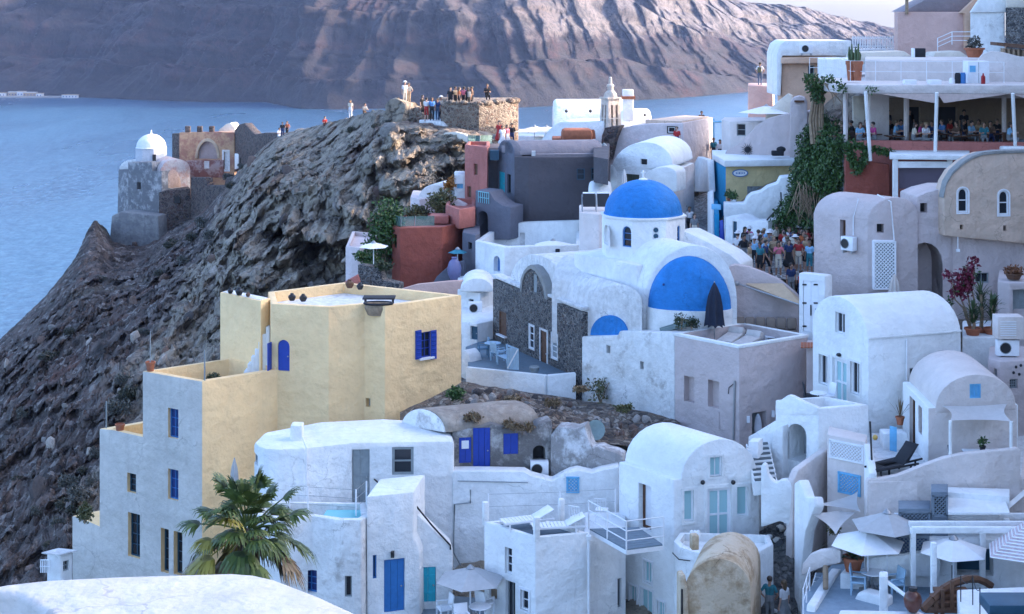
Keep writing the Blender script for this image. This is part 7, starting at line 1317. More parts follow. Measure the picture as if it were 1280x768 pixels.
for px, Y, pose, sh, pa, rz, hair, hc, lab in [
    (937, 83, 'photo', 'magenta', 'black', -.9, 'short', 0, 'person in bright pink top standing by the white stair house, holding a camera up'),
    (931, 82.5, 'stand', 'black', 'black', .6, 'long', 0, 'person all in black beside the pink top at the white stair house'),
    (922, 79.3, 'stand', 'white', 'tan', 2.5, 'hat', 1, 'person in white shirt and white hat by the speckled poster stand'), (930, 78.6, 'akimbo', 'black', 'grey', .4, 'short', 0, 'person in black shirt and grey trousers beside the poster stand'),
    (943, 78.4, 'stand', 'sky', 'black', -.3, 'hat', 2, 'person in light blue shirt, black shorts and pale sun hat in the crowd'), (953, 77.8, 'stand', 'blue', 'navy', .2, 'long', 1, 'person in mid blue top and navy trousers in the crowd'),
    (957, 76.9, 'walk', 'navy', 'black', .9, 'short', 0, 'person in navy top crouched low at the wall above the sofa'), (973, 76.6, 'photo', 'pink', 'cream', 0, 'long', 0, 'person in pink sleeveless top facing the wall above the sofa'),
    (986, 77.6, 'dress', 'navy', 'black', .2, 'long', 1, 'person in navy top and short black skirt in the crowd'), (998, 77.8, 'akimbo', 'red', 'cream', -.2, 'short', 1, 'person in dark red shirt and cream shorts in the crowd'),
    (1008, 78.6, 'stand', 'tan', 'black', .5, 'long', 2, 'person in tan top beside the beige house corner'), (1012, 77.2, 'stand', 'sky', 'teal', -.4, 'short', 2, 'person in light blue top and teal trousers at the beige house corner'),
    (979, 81.5, 'stand', 'red', 'brown', .1, 'short', 0, 'person in red shirt at the back of the crowd under the ivy'), (987, 82.4, 'photo', 'white', 'denim', 0, 'short', 2, 'person in white shirt raising a phone under the ivy'),
    (1001, 82.6, 'stand', 'black', 'grey', .3, 'short', 0, 'person in black shirt against the orange wall'), (1009, 83.0, 'akimbo', 'brown', 'tan', -.3, 'short', 2, 'person in brown shirt against the orange wall'),
    (948, 81.0, 'stand', 'white', 'navy', 2.8, 'short', 1, 'person in white shirt and navy trousers seen from behind in the crowd'), (961, 80.3, 'stand', 'grey', 'olive', .6, 'hat', 1, 'person in grey top, olive shorts and pale hat in the crowd'),
    (967, 79.2, 'akimbo', 'tan', 'brown', .2, 'long', 3, 'fair haired person in tan top in the crowd'), (992, 79.6, 'stand', 'cream', 'denim', -.5, 'short', 0, 'person in cream shirt and denim trousers in the crowd'),
    (1004, 80.6, 'stand', 'orange', 'black', .4, 'long', 1, 'person in orange top and black trousers in the crowd'), (972, 84.0, 'stand', 'olive', 'black', 0, 'short', 0, 'person in olive shirt at the ivy foot'),
    (937, 76.9, 'stand', 'tan', 'cream', 1.2, 'long', 1, 'person in tan top leaning at the poster stand'), (950, 76.4, 'stand', 'teal', 'black', -.8, 'short', 0, 'person in teal top and black trousers at the wall above the sofa'),
    (1001, 73.6, 'walk', 'red', 'navy', .9, 'short', 1, 'person in red top stepping down beside the white pillar porch'), (989, 75.0, 'stand', 'navy', 'grey', .3, 'long', 0, 'person in navy top beside the red top at the pillar porch'),
    (912, 86.5, 'stand', 'sky', 'denim', 2.9, 'short', 1, 'person in light blue shirt before the turquoise shop front'), (905, 88.5, 'stand', 'black', 'black', 2.2, 'short', 0, 'person in black by the hanging blue cloth')]:
    person(lab, at(px, Y, zs_(Y) - (.0 if Y > 75.5 else .9)), pose, sh, pa, rz, hair, hc, npp[0] % 4, True, random.uniform(.94, 1.04), G)
for px, Y, z, pose, sh, pa, rz, hair, lab in [(858, 98.5, -12.9, 'dress', 'red', 'red', .3, 'long', 'person in long dark red dress in the paved lane'), (862, 92, -13.0, 'walk', 'white', 'black', -.4, 'short', 'person in white shirt walking behind the church drum'), (868, 89, -13.0, 'stand', 'grey', 'cream', .3, 'long', 'person in grey top behind the church roof slope'), (856, 94, -13.0, 'stand', 'tan', 'denim', 1, 'short', 'person in tan shirt beside the red dress in the lane'),
    (882, 104, -11.8, 'stand', 'teal', 'navy', 2.6, 'hat', 'person in teal shirt and pale hat walking up the lane'), (874, 109, -9.9, 'photo', 'black', 'black', .4, 'short', 'person in black on the upper lane steps beside the chapel'), (879, 108.5, -9.9, 'walk', 'black', 'grey', -.7, 'long', 'person in black top and grey trousers on the upper lane steps'), (892, 107, -10.2, 'stand', 'teal', 'black', .2, 'short', 'person in teal top under the pale blue pergola'), (900, 106.5, -10.2, 'stand', 'white', 'black', -.3, 'long', 'person in white top beside the beige swooping wall'), (877, 113, -8.7, 'stand', 'brown', 'tan', .1, 'short', 'person in brown at the top of the lane against the sea'),
    (846, 101, -9.0, 'stand', 'red', 'navy', -.5, 'short', 'person in red shirt beside the chapel icon panel'), (950, 113, -5.3, 'akimbo', 'white', 'denim', 2.8, 'short', 'person in white shirt on the pink low house roof'), (967, 112, -5.3, 'stand', 'black', 'black', 2.5, 'long', 'person in black on the pink low house roof'), (625, 95.5, -12.1, 'sit', 'black', 'black', .4, 'short', 'person in black sitting on the slate annex balcony'),
    (533, 117.4, -8.05, 'photo', 'white', 'red', 2.8, 'short', 'person in white shirt and red shorts on the castle landing'), (540, 117.2, -8.05, 'stand', 'blue', 'black', .3, 'long', 'person in blue top and black trousers on the castle landing'), (547, 117.6, -8.05, 'stand', 'navy', 'denim', -.5, 'short', 'person in navy top and denim on the castle landing'), (551, 118.3, -8.05, 'akimbo', 'grey', 'black', .8, 'hat', 'person in grey top and pale hat on the castle landing'), (528, 119.5, -7.9, 'stand', 'black', 'black', 1, 'long', 'person in black beside the rock outcrop on the castle landing'),
    (609, 117.6, zc_ + .0, 'sit', 'black', 'black', .2, 'short', 'person in black sitting on the sunlit castle wall'), (624, 111, -9.3, 'dress', 'red', 'red', -.3, 'long', 'person in bright red dress below the sunlit castle wall'), (628, 109.4, -9.5, 'dress', 'white', 'white', .3, 'short', 'person in white dress beside the red dress below the castle'), (634, 110, -9.5, 'dress', 'pink', 'white', .8, 'long', 'person in pink top and white skirt below the castle'), (640, 110.6, -9.5, 'stand', 'black', 'navy', -.2, 'short', 'person in black beside the cream canopies'),
    (506, 121, -7.0, 'stand', 'white', 'cream', .4, 'hat', 'person in white with hat on the rock outcrop'), (511, 121.6, -7.1, 'akimbo', 'cream', 'tan', -.4, 'long', 'person in cream top on the rock outcrop'), (498, 122.5, -7.9, 'sit', 'white', 'white', .3, 'short', 'person in white sitting on the rock outcrop edge'),
    (353, 158, -12.6, 'stand', 'black', 'navy', .3, 'short', 'person in black on the ridge path beside the rampart'), (359, 158, -12.5, 'akimbo', 'orange', 'black', -.5, 'short', 'person in orange on the ridge path beside the rampart'), (349, 160, -12.9, 'sit', 'white', 'white', .4, 'short', 'person in white sitting at the end of the rampart'),
    (406, 147, -10.9, 'sit', 'red', 'brown', .3, 'short', 'person in red sitting on the bare ridge'), (438, 138, -9.3, 'stand', 'cream', 'white', -.3, 'long', 'person in cream on the ridge below the castle outcrop'), (456, 133, -8.9, 'sit', 'grey', 'brown', .6, 'short', 'person in grey sitting on the ridge below the castle outcrop'),
    (962, 54.5, -20.95, 'akimbo', 'teal', 'grey', 2.7, 'short', 'person in teal shirt and grey trousers on the rough path'), (980, 54.2, -21.02, 'dress', 'white', 'grey', -2.4, 'long', 'person in white top and patterned skirt on the rough path')]:
    person(lab, at(px, Y, z), pose, sh, pa, rz, hair, npp[0] % 3, npp[0] % 4, pose in ('photo', 'dress'), random.uniform(.96, 1.03), 'people in the lanes and lookouts')
for k, (px, sh) in enumerate([(563, 'black'), (569, 'tan'), (574, 'orange'), (580, 'pink'), (585, 'black'), (590, 'brown')]): person('person in %s standing behind the castle parapet' % ('black top' if k == 0 else 'black jacket, next to the pink top,' if k == 4 else sh), at(px, 118.5 + (k % 2) * .8, zc_ - .65), 'stand', sh, 'black', k * .9, 'short' if k % 2 else 'long', k % 3, k % 4, False, 1, 'visitors on the castle platform')
rgp = random.Random(4); combos = [(a, b) for a in ('white', 'sky', 'grey', 'red', 'navy', 'cream', 'pink') for b in ('denim', 'black', 'tan')]; rgp.shuffle(combos)
for k, (a, b) in enumerate(combos[:16]): Y = rgp.uniform(77, 83.5); person('person in %s shirt and %s trousers deep in the street crowd' % ('light blue' if a == 'sky' else a, b), at(rgp.uniform(926, 1012), Y, zs_(Y)), ['stand', 'akimbo', 'photo', 'walk'][k % 4], a, b, rgp.uniform(-3, 3), ['short', 'long', 'hat'][k % 3], k % 4, k % 4, k % 2 == 0, rgp.uniform(.92, 1.04), G)
# guests at the restaurant
GS = [(1040, 82.6, 'sky', 'at the ivy corner'), (1046, 82.0, 'black', 'by the ivy trunk'), (1052, 81.6, 'brown', 'behind the corner post'), (1065, 82.3, 'black', 'beside the corner post'), (1075, 80.9, 'sky', 'beside the slanting white pole'), (1082, 82.6, 'brown', 'behind the slanting white pole'), (1092, 81.2, 'magenta', 'between the slanting pole and the beige pillar'),
      (1112, 83.6, 'black', 'by the beige pillar'), (1120, 82.4, 'sky', 'beside the beige inner post'), (1126, 83.0, 'blue', 'behind the beige inner post'), (1143, 81.0, 'cream', 'at the red parapet beside the magenta shirt'), (1151, 81.8, 'magenta', 'at the middle of the red parapet'), (1157, 80.9, 'white', 'leaning on the red parapet with white hair'), (1165, 82.2, 'navy', 'beside the middle pole'), (1178, 83.0, 'blue', 'before the dark doorway'), (1187, 83.8, 'red', 'before the dark doorway'),
      (1196, 81.8, 'brown', 'with long hair beyond the middle pole'), (1204, 83.2, 'black', 'beyond the middle pole'), (1214, 82.2, 'sky', 'at the long table'), (1224, 83.0, 'tan', 'at the long table'), (1230, 81.2, 'teal', 'leaning over the long table'), (1238, 82.0, 'brown', 'with long hair at the long table'), (1262, 81.0, 'sky', 'beside the last white pole'), (1246, 83.6, 'black', 'beside the rear beige post')]
for k, (px, Y, sh, wh) in enumerate(GS):
    person('seated diner in %s %s' % ('light blue' if sh == 'sky' else sh, wh), at(px, Y, zf_ + .12), 'sit', sh, 'navy' if k % 2 else 'grey', random.uniform(-1.6, 1.6), 'long' if k % 3 == 1 else 'short', 3 if 'white hair' in wh else k % 3, k % 4, False, 1.0, 'diners on the restaurant terrace')
    arm_chair('dark dining chair of the %s diner %s' % ('light blue' if sh == 'sky' else sh, wh), at(px, Y + .12, zf_ + .02), random.uniform(-.4, .4), BROWN, 'dining chairs', 'dining_chair', arms=False)
for px, Y, sh, wh in [(1110, 86, 'black', 'by the back wall'), (1137, 86.5, 'black', 'in the dark doorway'), (1205, 86, 'black', 'behind the long table')]: person('waiter in %s standing %s' % (sh, wh), at(px, Y, zf_), 'stand', sh, 'black', random.uniform(-.5, .5), 'short', 0, 1, False, 1.02, 'waiters')
for k, px in enumerate([1048, 1070, 1090, 1118, 1150, 1176, 1200, 1222, 1246]):
    o = thing('dining_table', 'dark dining table %s' % ['at the ivy corner', 'beside the corner post', 'behind the slanting pole', 'beside the beige pillar', 'along the middle of the red parapet', 'before the dark doorway', 'where the long haired diners sit', 'with white plates by the leaning diner', 'beside the rear beige post'][k], 'table', at(px, 81.4 + (k % 3) * .7, zf_), 'dining tables'); b = MB(); b.box((0, 0, .73), (.9, .8, .05)); local_build(b, 'top', BROWN, o, bevel=.01); b = MB(); b.box((0, 0, .36), (.1, .1, .7)); local_build(b, 'stem', BLACK, o)
    for sx in (-.22, .22): b = MB(); b.lathe((sx, 0, .755), [(.05, 0), (.11, .015), (.1, .018), (.04, .006)], 12); local_build(b, 'plate', WP, o)
# ---------------------------------------------------------------- plants
LG = leafm('ivy_leaf', (.018, .05, .012), (.06, .13, .025)); LD = leafm('dark_shrub_leaf', (.02, .035, .018), (.055, .075, .03)); LO = leafm('olive_shrub_leaf', (.05, .06, .02), (.14, .13, .05)); LB = leafm('bougainvillea_bract', (.09, .006, .022), (.19, .015, .045)); LY = leafm('yucca_leaf', (.025, .055, .018), (.09, .13, .05)); LDRY = leafm('dry_grass', (.12, .075, .04), (.24, .17, .09)); LDS = leafm('dark_scrub_leaf', (.03, .035, .025), (.075, .075, .05)); LGREY = leafm('cliff_shrub_leaf', (.05, .055, .05), (.12, .12, .10))
def leaves(name, blobs, n, size, m, parent, origin, stretch=1.6, seed=1, droop=0):
    rng = np.random.default_rng(seed); vs, fs = [], []; tot = sum(b[3] * b[4] * b[5] for b in blobs)
    for (x, y, z, rx, ry, rz) in blobs:
        k = max(4, int(n * rx * ry * rz / tot)); d = rng.normal(size=(k, 3)); d /= np.linalg.norm(d, axis=1)[:, None]; r = rng.random(k) ** .45; p = np.array([x, y, z]) + d * r[:, None] * np.array([rx, ry, rz])
        nn = rng.normal(size=(k, 3)) + d * .8; nn /= np.linalg.norm(nn, axis=1)[:, None]; t = np.cross(nn, rng.normal(size=(k, 3))); t[:, 2] -= droop; t /= np.linalg.norm(t, axis=1)[:, None]; s = np.cross(nn, t); L = size * (.6 + .8 * rng.random(k))[:, None]
        for a, tt, ss, nn_, l in zip(p, t, s, nn, L):
            i = len(vs); l = float(l[0]); vs += [a, a + tt * l * .5 * stretch + ss * l * .42 + nn_ * l * .08, a + tt * l * stretch, a + tt * l * .5 * stretch - ss * l * .42 + nn_ * l * .08]; fs.append((i, i + 1, i + 2, i + 3))
    me = bpy.data.meshes.new(name); me.from_pydata([tuple(np.array(v) - np.array(origin)) for v in vs], [], fs); me.materials.append(m); o = bpy.data.objects.new(name, me); COL.objects.link(o); o.parent = parent; return o
def shrub(name, label, c, r, n, size, m, group=None, cat='shrub', h=1.0, seed=1, stem=True):
    c = Vector(c); o = thing(name, label, cat, c, group); rg = random.Random(seed); bl = [(c.x + rg.uniform(-.5, .5) * r, c.y + rg.uniform(-.4, .4) * r, c.z + r * h * rg.uniform(.35, 1.1), r * rg.uniform(.35, .6), r * rg.uniform(.35, .6), r * h * rg.uniform(.3, .5)) for _ in range(7)]
    leaves('foliage', bl, n, size, m, o, c, seed=seed)
    if stem:
        for k in range(3): MB().path([c, c + Vector((rg.uniform(-.3, .3) * r, rg.uniform(-.2, .2) * r, r * h * .6)), c + Vector((rg.uniform(-.6, .6) * r, rg.uniform(-.4, .4) * r, r * h * 1.1))], [.05 * r + .01, .035 * r + .008, .01], 5).build('stem', WOOD, o)
    return o
# ivy mass on the wall under the restaurant
iv = thing('ivy', 'dense green ivy hanging over the wall below the restaurant corner', 'ivy', W(1010, 290, 84)); o_ = wloc(iv); rg = random.Random(3); bl = []
for px, py, Y, r in [(1030, 165, 83, 1.0), (1042, 172, 82, .9), (1022, 180, 83, 1.1), (1040, 190, 82, 1.0), (1018, 200, 83, 1.0), (1033, 208, 82, 1.1), (1046, 205, 81, .9), (1008, 218, 83.5, .9), (1022, 225, 82, 1.0), (1040, 225, 81, 1.0), (1003, 235, 83.5, .8), (1050, 218, 80.4, .6), (995, 252, 83.5, .7), (985, 265, 83.5, .7), (1010, 262, 82.6, .55), (1025, 268, 82, .5), (978, 275, 83.5, .6), (1000, 276, 83, .55), (1016, 278, 82, .5), (1050, 185, 80.3, .7), (1046, 165, 81.5, .5), (1024, 152, 83.5, .55)]:
    p = W(px, py, Y); bl.append((p.x, p.y, p.z, r * 1.05, r * .7, r))
leaves('foliage', bl, 21000, .115, LG, iv, o_, seed=5, droop=.6)
for x0, y0, x1, y1 in ((1060, 180, 1113, 190), (1085, 186, 1072, 215), (1060, 183, 1068, 205)):
    bl = [(*W(x0 + (x1 - x0) * t / 9, y0 + (y1 - y0) * t / 9, 79.1), .2, .15, .16) for t in range(10)]; leaves('trailing_shoot', bl, 500, .12, LG, iv, o_, seed=int(x0), droop=.5)
for k in range(60): a = W(rg.uniform(995, 1045), rg.uniform(225, 245), 81.2 + rg.random()); MB().path([a, a + Vector((rg.uniform(-.4, .4), .0, -.7)), a + Vector((rg.uniform(-.7, .7), .1, -rg.uniform(1.2, 2)))], [.025, .02, .008], 4).build('stem', WOOD, iv)
o = elev('orange_wall', FP(985, 85.2, 1020, 84.2), [(975, 340), (975, 275), (1025, 272), (1025, 340)], .4, paint('orange_wall', (.36, .13, .04), .9), None, 'orange lower wall behind the crowd under the ivy', 'wall', .03)
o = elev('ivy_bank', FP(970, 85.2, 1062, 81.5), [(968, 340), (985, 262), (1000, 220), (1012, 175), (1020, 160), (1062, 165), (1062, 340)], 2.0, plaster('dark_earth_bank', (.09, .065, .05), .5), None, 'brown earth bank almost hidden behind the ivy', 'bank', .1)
vt = thing('vine', 'gnarled vine climbing the restaurant corner post', 'vine', W(1020, 175, 82)); o_ = wloc(vt)
for k in range(5): MB().path([W(1016 + k * 3, 180, 82.2), W(1014 + k * 3.5 + rg.uniform(-2, 2), 150, 82.2), W(1018 + k * 2.5, 120, 82), W(1012 + k * 6, 98, 81.6)], [.13, .1, .08, .04], 6).build('stem', WOOD, vt)
for x, y in ((1046, 110), (1052, 128), (1040, 118)): MB().path([W(1030, 104, 81), W(x, y, 80.6), W(x + rg.uniform(-4, 4), y + 18, 80.4)], [.04, .03, .012], 5).build('shoot', WOOD, vt)
leaves('foliage', [(*W(1018, 106, 81.8), .5, .5, .45), (*W(1022, 118, 81.8), .45, .4, .5), (*W(1012, 98, 82), .4, .4, .3), (*W(1036, 100, 81), .4, .3, .25), (*W(1090, 112, 78.5), .35, .2, .2), (*W(1050, 108, 79), .4, .2, .3)], 1100, .11, LG, vt, o_, seed=8)
# shrubs
shrub('shrub', 'dark green shrub behind the glass balustrade of the red house', W(549, 276, 96), 1.1, 1500, .12, LO, None, h=1.3, seed=2); shrub('shrub', 'low green hedge beside the glass balustrade', W(522, 276, 96), .9, 900, .12, LO, None, h=.8, seed=3); shrub('shrub', 'tall dark green shrub between pink cottage and red house', W(480, 335, 92.5), 1.35, 2600, .13, LG, None, h=2.2, seed=4); shrub('shrub', 'green bush beneath the white parasol by the pink cottage', W(458, 334, 90), .7, 900, .12, LG, None, h=.9, seed=5); shrub('shrub', 'trailing dark bush on the grey rubble garden wall', W(480, 340, 87.5), .6, 700, .11, LD, None, h=.6, seed=6)
shrub('shrub', 'orange flowering bush beside the white kiosk', W(563, 240, 99), .5, 400, .12, leafm('orange_leaf', (.3, .12, .02), (.45, .2, .04)), None, h=1.4, seed=7)
shrub('shrub', 'small olive bush on the lower terrace of the yellow house', W(106, 655, 67), .38, 700, .08, LO, None, h=1.8, seed=8); shrub('shrub', 'dark low plant on the yellow house roof terrace', PZ(255, 476, zl - .5) + Vector((.3, .7, -.4)), .45, 500, .08, LD, None, h=1.0, seed=9)
shrub('shrub', 'green bush growing at the yellow wall foot above the cave house', W(566, 503, 66), .5, 700, .09, LG, None, h=1.0, seed=10); shrub('shrub', 'sparse wild shrub against the white church front', wf.pt(750, 500) + Vector((0, -.6, 0)), .75, 240, .1, LO, None, h=1.1, seed=11); shrub('shrub', 'small potted olive bush beside the plank bundle', W(852, 412, 68), .4, 160, .08, LD, None, h=1.5, seed=12); shrub('shrub', 'dark bush in pots beside the plank bundle', W(865, 412, 68), .38, 260, .08, LD, None, h=.9, seed=13)
for k, (px, py) in enumerate([(690, 508), (726, 492), (640, 505), (780, 515), (590, 527), (640, 536), (655, 538)]): shrub('dry_tuft', ['dry tuft on the bank under the terrace wall', 'dry tuft by the church corner', 'dry tuft at the middle of the rubble bank', 'green tuft beneath the white church front', 'brown grass on the cave vault edge', 'brown grass over the blue cave door', 'brown grass over the cave house shutter'][k], W(px, py, 64.5 if k < 4 else 62.3), .42, 420, .08, LO if k == 3 else LDRY, 'tufts on the rubble bank', 'grass tuft', .5, 20 + k, False)
# bougainvillea, yucca, pots
o = thing('bougainvillea', 'sprawling magenta bougainvillea beside the yucca pots', 'bougainvillea', W(1212, 420, 65)); o_ = wloc(o)
for pts in ([(1214, 420), (1208, 390), (1198, 365), (1184, 345)], [(1214, 420), (1212, 380), (1206, 350), (1208, 332)], [(1216, 420), (1220, 385), (1212, 350), (1220, 325)], [(1214, 415), (1204, 385), (1194, 375), (1190, 352)]): MB().path([W(x, y, 65) for x, y in pts], [.05, .04, .03, .012], 5).build('stem', WOOD, o)
leaves('bracts', [(*W(x, y, 64.9), r, r, r) for x, y, r in [(1184, 342, .22), (1192, 350, .25), (1200, 346, .3), (1208, 352, .32), (1198, 362, .26), (1206, 364, .3), (1214, 332, .25), (1219, 325, .18), (1192, 368, .2), (1210, 342, .28)]], 520, .12, LB, o, o_, seed=31); leaves('foliage', [(*W(x, y, 65.1), r, r, r) for x, y, r in [(1206, 356, .3), (1214, 342, .3), (1196, 362, .25), (1188, 378, .2)]], 260, .1, LG, o, o_, seed=32)
def spiky(parent, c, n, L, m, seed, up=.5, w=.05, name='leaf'):
    rg = random.Random(seed); c = Vector(c)
    for k in range(n):
        a = rg.uniform(0, 6.28); e = rg.uniform(up, 1.5); d = Vector((math.cos(a) * math.cos(e), math.sin(a) * math.cos(e), math.sin(e))); s = d.cross(Vector((0, 0, 1))).normalized() * w; l = L * rg.uniform(.7, 1.1); p1 = c + d * l * .55; p2 = c + d * l * .95 - Vector((0, 0, .18 * l * (1.5 - e)))
        b = MB(); b.bm.faces.new([b.bm.verts.new(x) for x in (c - s * .6, c + s * .6, p1 + s, p1 - s)]); q = [b.bm.verts.new(x) for x in (p1 - s, p1 + s, p2)]; b.bm.faces.new(q); local_build(b, name, m, parent, smooth=0) if parent.rotation_euler.z or 1 else None
def local(parent, p): return Vector(p)
for k, (px, py, Y, hh, lab) in enumerate([(1226, 421, 64.6, 1.7, 'tall yucca with sword leaves on the white planter block'), (1240, 421, 64.2, 1.25, 'shorter yucca with sword leaves beside the lilac wall'), (1216, 421, 64.0, .9, 'young yucca next to the bougainvillea stem')]):
    o = pot('yucca', lab, W(px, py, Y), .32, .35, cat='yucca', group='yuccas on the planter block'); b = MB(); b.path([(0, 0, .2), (.05, 0, hh * .5), (.0, 0, hh)], [.09, .07, .06], 7); local_build(b, 'trunk', WOOD, o)
    for z_ in (hh * .55, hh * .8, hh): spiky(o, (0, 0, z_), 26, .75, LY, k * 7 + int(z_ * 9), .0, .035)
o = pot('agave', 'agave in a big terracotta pot on the white wall of the lower patio', PZ(1066, 714, -18.5), .34, .48, cat='agave'); spiky(o, (0, 0, .42), 34, .75, LY, 77, .25, .06)
shrub('shrub', 'yellow green bush behind the lower triangular sail', W(1042, 668, 55.5), .3, 260, .07, LO, None, h=1, seed=41)
for k, px in enumerate((1064, 1072)):
    o = pot('cactus', ['tall cactus in terracotta pot next to the plain white roof block', 'tall cactus in terracotta pot, next to the pale roof wall'][k], W(px, 101, 81.4 - k * .3), .27, 1.0, cat='cactus', group='cactus pots')
    for i in range(4): b = MB(); a = i * 1.6; b.path([(.08 * math.cos(a), .08 * math.sin(a), .9), (.12 * math.cos(a), .12 * math.sin(a), 1.3), (.1 * math.cos(a), .1 * math.sin(a), 1.45 + .14 * i)], [.06, .07, .03], 7); local_build(b, 'arm', LY, o)
o = pot('bowl_planter', 'terracotta bowl with a grey bush on the pale curved roof wall', W(1218, 72, 84), .5, .5, cat='plant pot'); leaves('foliage', [(*(wloc(o) + Vector((0, 0, .75))), .4, .35, .35)], 260, .1, LGREY, o, wloc(o), seed=50)
o = pot('bowl_planter', 'dark bowl of red flowers on the lilac wall block', W(1267, 349, 66.3), .36, .25, BROWN, cat='plant pot'); leaves('flowers', [(*(wloc(o) + Vector((0, 0, .35))), .42, .3, .2)], 300, .08, leafm('rust_flower', (.14, .05, .02), (.25, .1, .04)), o, wloc(o), seed=51)
o = pot('potted_plant', 'small green plant in a dark pot on the white table under the sail', Vector((W(1227, 580, 55.6).x, 55.5, zP_ + .725)), .11, .22, BLACK, cat='plant pot'); leaves('foliage', [(*(wloc(o) + Vector((0, 0, .36))), .17, .17, .15)], 140, .06, LG, o, wloc(o), seed=52)
o = pot('potted_plant', 'spiky plant in a terracotta pot beside the small vault house door', W(1125, 531, 59.3), .16, .3, cat='plant pot'); spiky(o, (0, 0, .28), 14, .85, LDRY, 53, .8, .02)
for k, (px, py) in enumerate([(912, 253), (917, 255)]): o = pot('potted_plant', ['green plant pot beside the shop window grille', 'small white flower pot beside the shop window grille'][k], W(px, py, 89.5 - k * .4), .16, .24, [TERRA, WP][k], cat='plant pot'); leaves('foliage', [(*(wloc(o) + Vector((0, 0, .42))), .25, .25, .26)], 160, .09, LG, o, wloc(o), seed=60 + k)
# ---------------------------------------------------------------- fan palm
pc = W(315, 760, 40.0); ph = ZP(668, 40) ; pt_ = thing('fan_palm', 'fan palm with drooping leaves in front of the yellow house', 'palm tree', Vector((pc.x, pc.y, -24)))
hub = Vector((W(310, 664, 40).x, 40, ZP(664, 40))); b = MB(); b.path([(pc.x + .1, 40, -24), (pc.x + .05, 40, -18), hub + Vector((0, 0, -.6)), hub], [.3, .24, .22, .2], 12); b.build('trunk', paint('palm_trunk', (.09, .06, .045), .95, .4), pt_)
PL = leafm('palm_leaf', (.03, .06, .012), (.11, .15, .03)); PD = leafm('palm_dead_leaf', (.13, .085, .045), (.24, .17, .09)); PYL = leafm('palm_yellow_leaf', (.2, .17, .02), (.3, .25, .04))
def frond(d, stalk, rad, m, seed, spread=2.3, droop=.5):
    rg = random.Random(seed); d = Vector(d).normalized(); side = d.cross(Vector((0, 0, 1))).normalized(); upv = side.cross(d).normalized(); base = hub + d * .15; e = base + d * stalk - Vector((0, 0, .12 * stalk * stalk * (1 - abs(d.z))))
    b = MB(); b.path([base, base.lerp(e, .5) + Vector((0, 0, .05)), e], [.03, .022, .016], 5); n = 22; q = e
    for k in range(n):
        a = (k / (n - 1) - .5) * spread; dirn = (d * math.cos(a) + side * math.sin(a)).normalized(); l = rad * (1 - .25 * abs(a) / (spread / 2)) * rg.uniform(.9, 1.08); w = .05 * rad / .8; perp = (d * -math.sin(a) + side * math.cos(a)); fold = upv * .02 * (1 if k % 2 else -1); pts = []
        for f in (0, .35, .65, .85, 1.0):
            drop = droop * l * (max(0, f - .35) ** 1.7) * rg.uniform(.8, 1.3); pts.append(q + dirn * l * f * (1 - .12 * f) - Vector((0, 0, drop)) + fold)
        ws = (.01, w, w * .75, w * .4, .004); L_ = [b.bm.verts.new(p - perp * x) for p, x in zip(pts, ws)]; R_ = [b.bm.verts.new(p + perp * x) for p, x in zip(pts, ws)]
        for i in range(4): b.bm.faces.new((L_[i], L_[i + 1], R_[i + 1], R_[i]))
    b.build('frond', m, pt_, smooth=0)
rg = random.Random(11)
for k in range(58):
    a = k * 2.399 + rg.uniform(-.3, .3); el = 1.4 - 2.3 * ((k + .5) / 58) ** .9 + rg.uniform(-.12, .12); d = Vector((math.cos(a) * math.cos(el), math.sin(a) * math.cos(el), math.sin(el))); m_ = PL if k < 46 else (PD if k % 3 else PYL)
    if k in (20, 33, 41): m_ = PYL
    frond(d, rg.uniform(.5, 1.1), rg.uniform(.6, .95), m_, k, droop=.45 + .6 * (k / 50))
for k in range(22):
    a = rg.uniform(0, 6.28); q = hub + Vector((math.cos(a) * .16, math.sin(a) * .16, -.1)); MB().path([q, q + Vector((math.cos(a) * .1, math.sin(a) * .1, -.3)), q + Vector((math.cos(a) * .06, math.sin(a) * .06, -rg.uniform(.5, .9)))], [.025, .02, .006], 4).build('dead_stalk', PD, pt_)
closed_parasol('closed_parasol', 'pale closed parasol rising behind the palm beside the yellow wall', W(293, 622, 60.5), 1.45, CLOTHG, .12, base=.35)
# ---------------------------------------------------------------- rubble bank above the cave house
bank = MB(); U, V_ = 60, 24; rows = []
for j in range(V_):
    t = j / (V_ - 1); r_ = []
    for i in range(U):
        s = i / (U - 1); px = 500 + s * 350; top = np.interp(px, [500, 580, 640, 720, 760, 830, 850], [515, 478, 488, 500, 505, 520, 528]); bot = np.interp(px, [500, 560, 600, 690, 740, 800, 850], [545, 540, 534, 535, 552, 560, 566]); Yt = np.interp(px, [500, 727, 850], [67.5, 71.0, 67.5]); Yb = np.interp(px, [500, 850], [63.4, 62.8]); p = W(px, top + (bot - top) * (1 - t), Yb + (Yt - Yb) * t)
        c = noise.voronoi(p * 2.2)[0]; p += Vector((0, 0, (c[1] - c[0]) * .28 + .3 * noise.fractal(p * .9, 1, 2, 4))) * min(1, 4 * t * (1 - t) + .2); r_.append(bank.bm.verts.new(p))
    rows.append(r_)
for x, y in zip(rows, rows[1:]):
    for i in range(U - 1): bank.bm.faces.new((x[i], x[i + 1], y[i + 1], y[i]))
struct(bank.build('bank', masonry('bank_rubble', [(.18, .14, .11), (.32, .26, .20), (.09, .07, .06), (.38, .32, .26), (.25, .17, .12)], (.15, .115, .09), 3.2), None, smooth=60))
SM = []
for s in range(5):
    b = MB(); b.ball((0, 0, 0), (1, .85, .7), 9, 6)
    for v in b.bm.verts: v.co *= 1 + .35 * noise.noise(v.co * 1.3 + Vector((s * 9, 0, 0)))
    o = local_build(b, 'stone_shape', ROCK, None, smooth=0); SM.append(o.data); bpy.data.objects.remove(o, do_unlink=True)
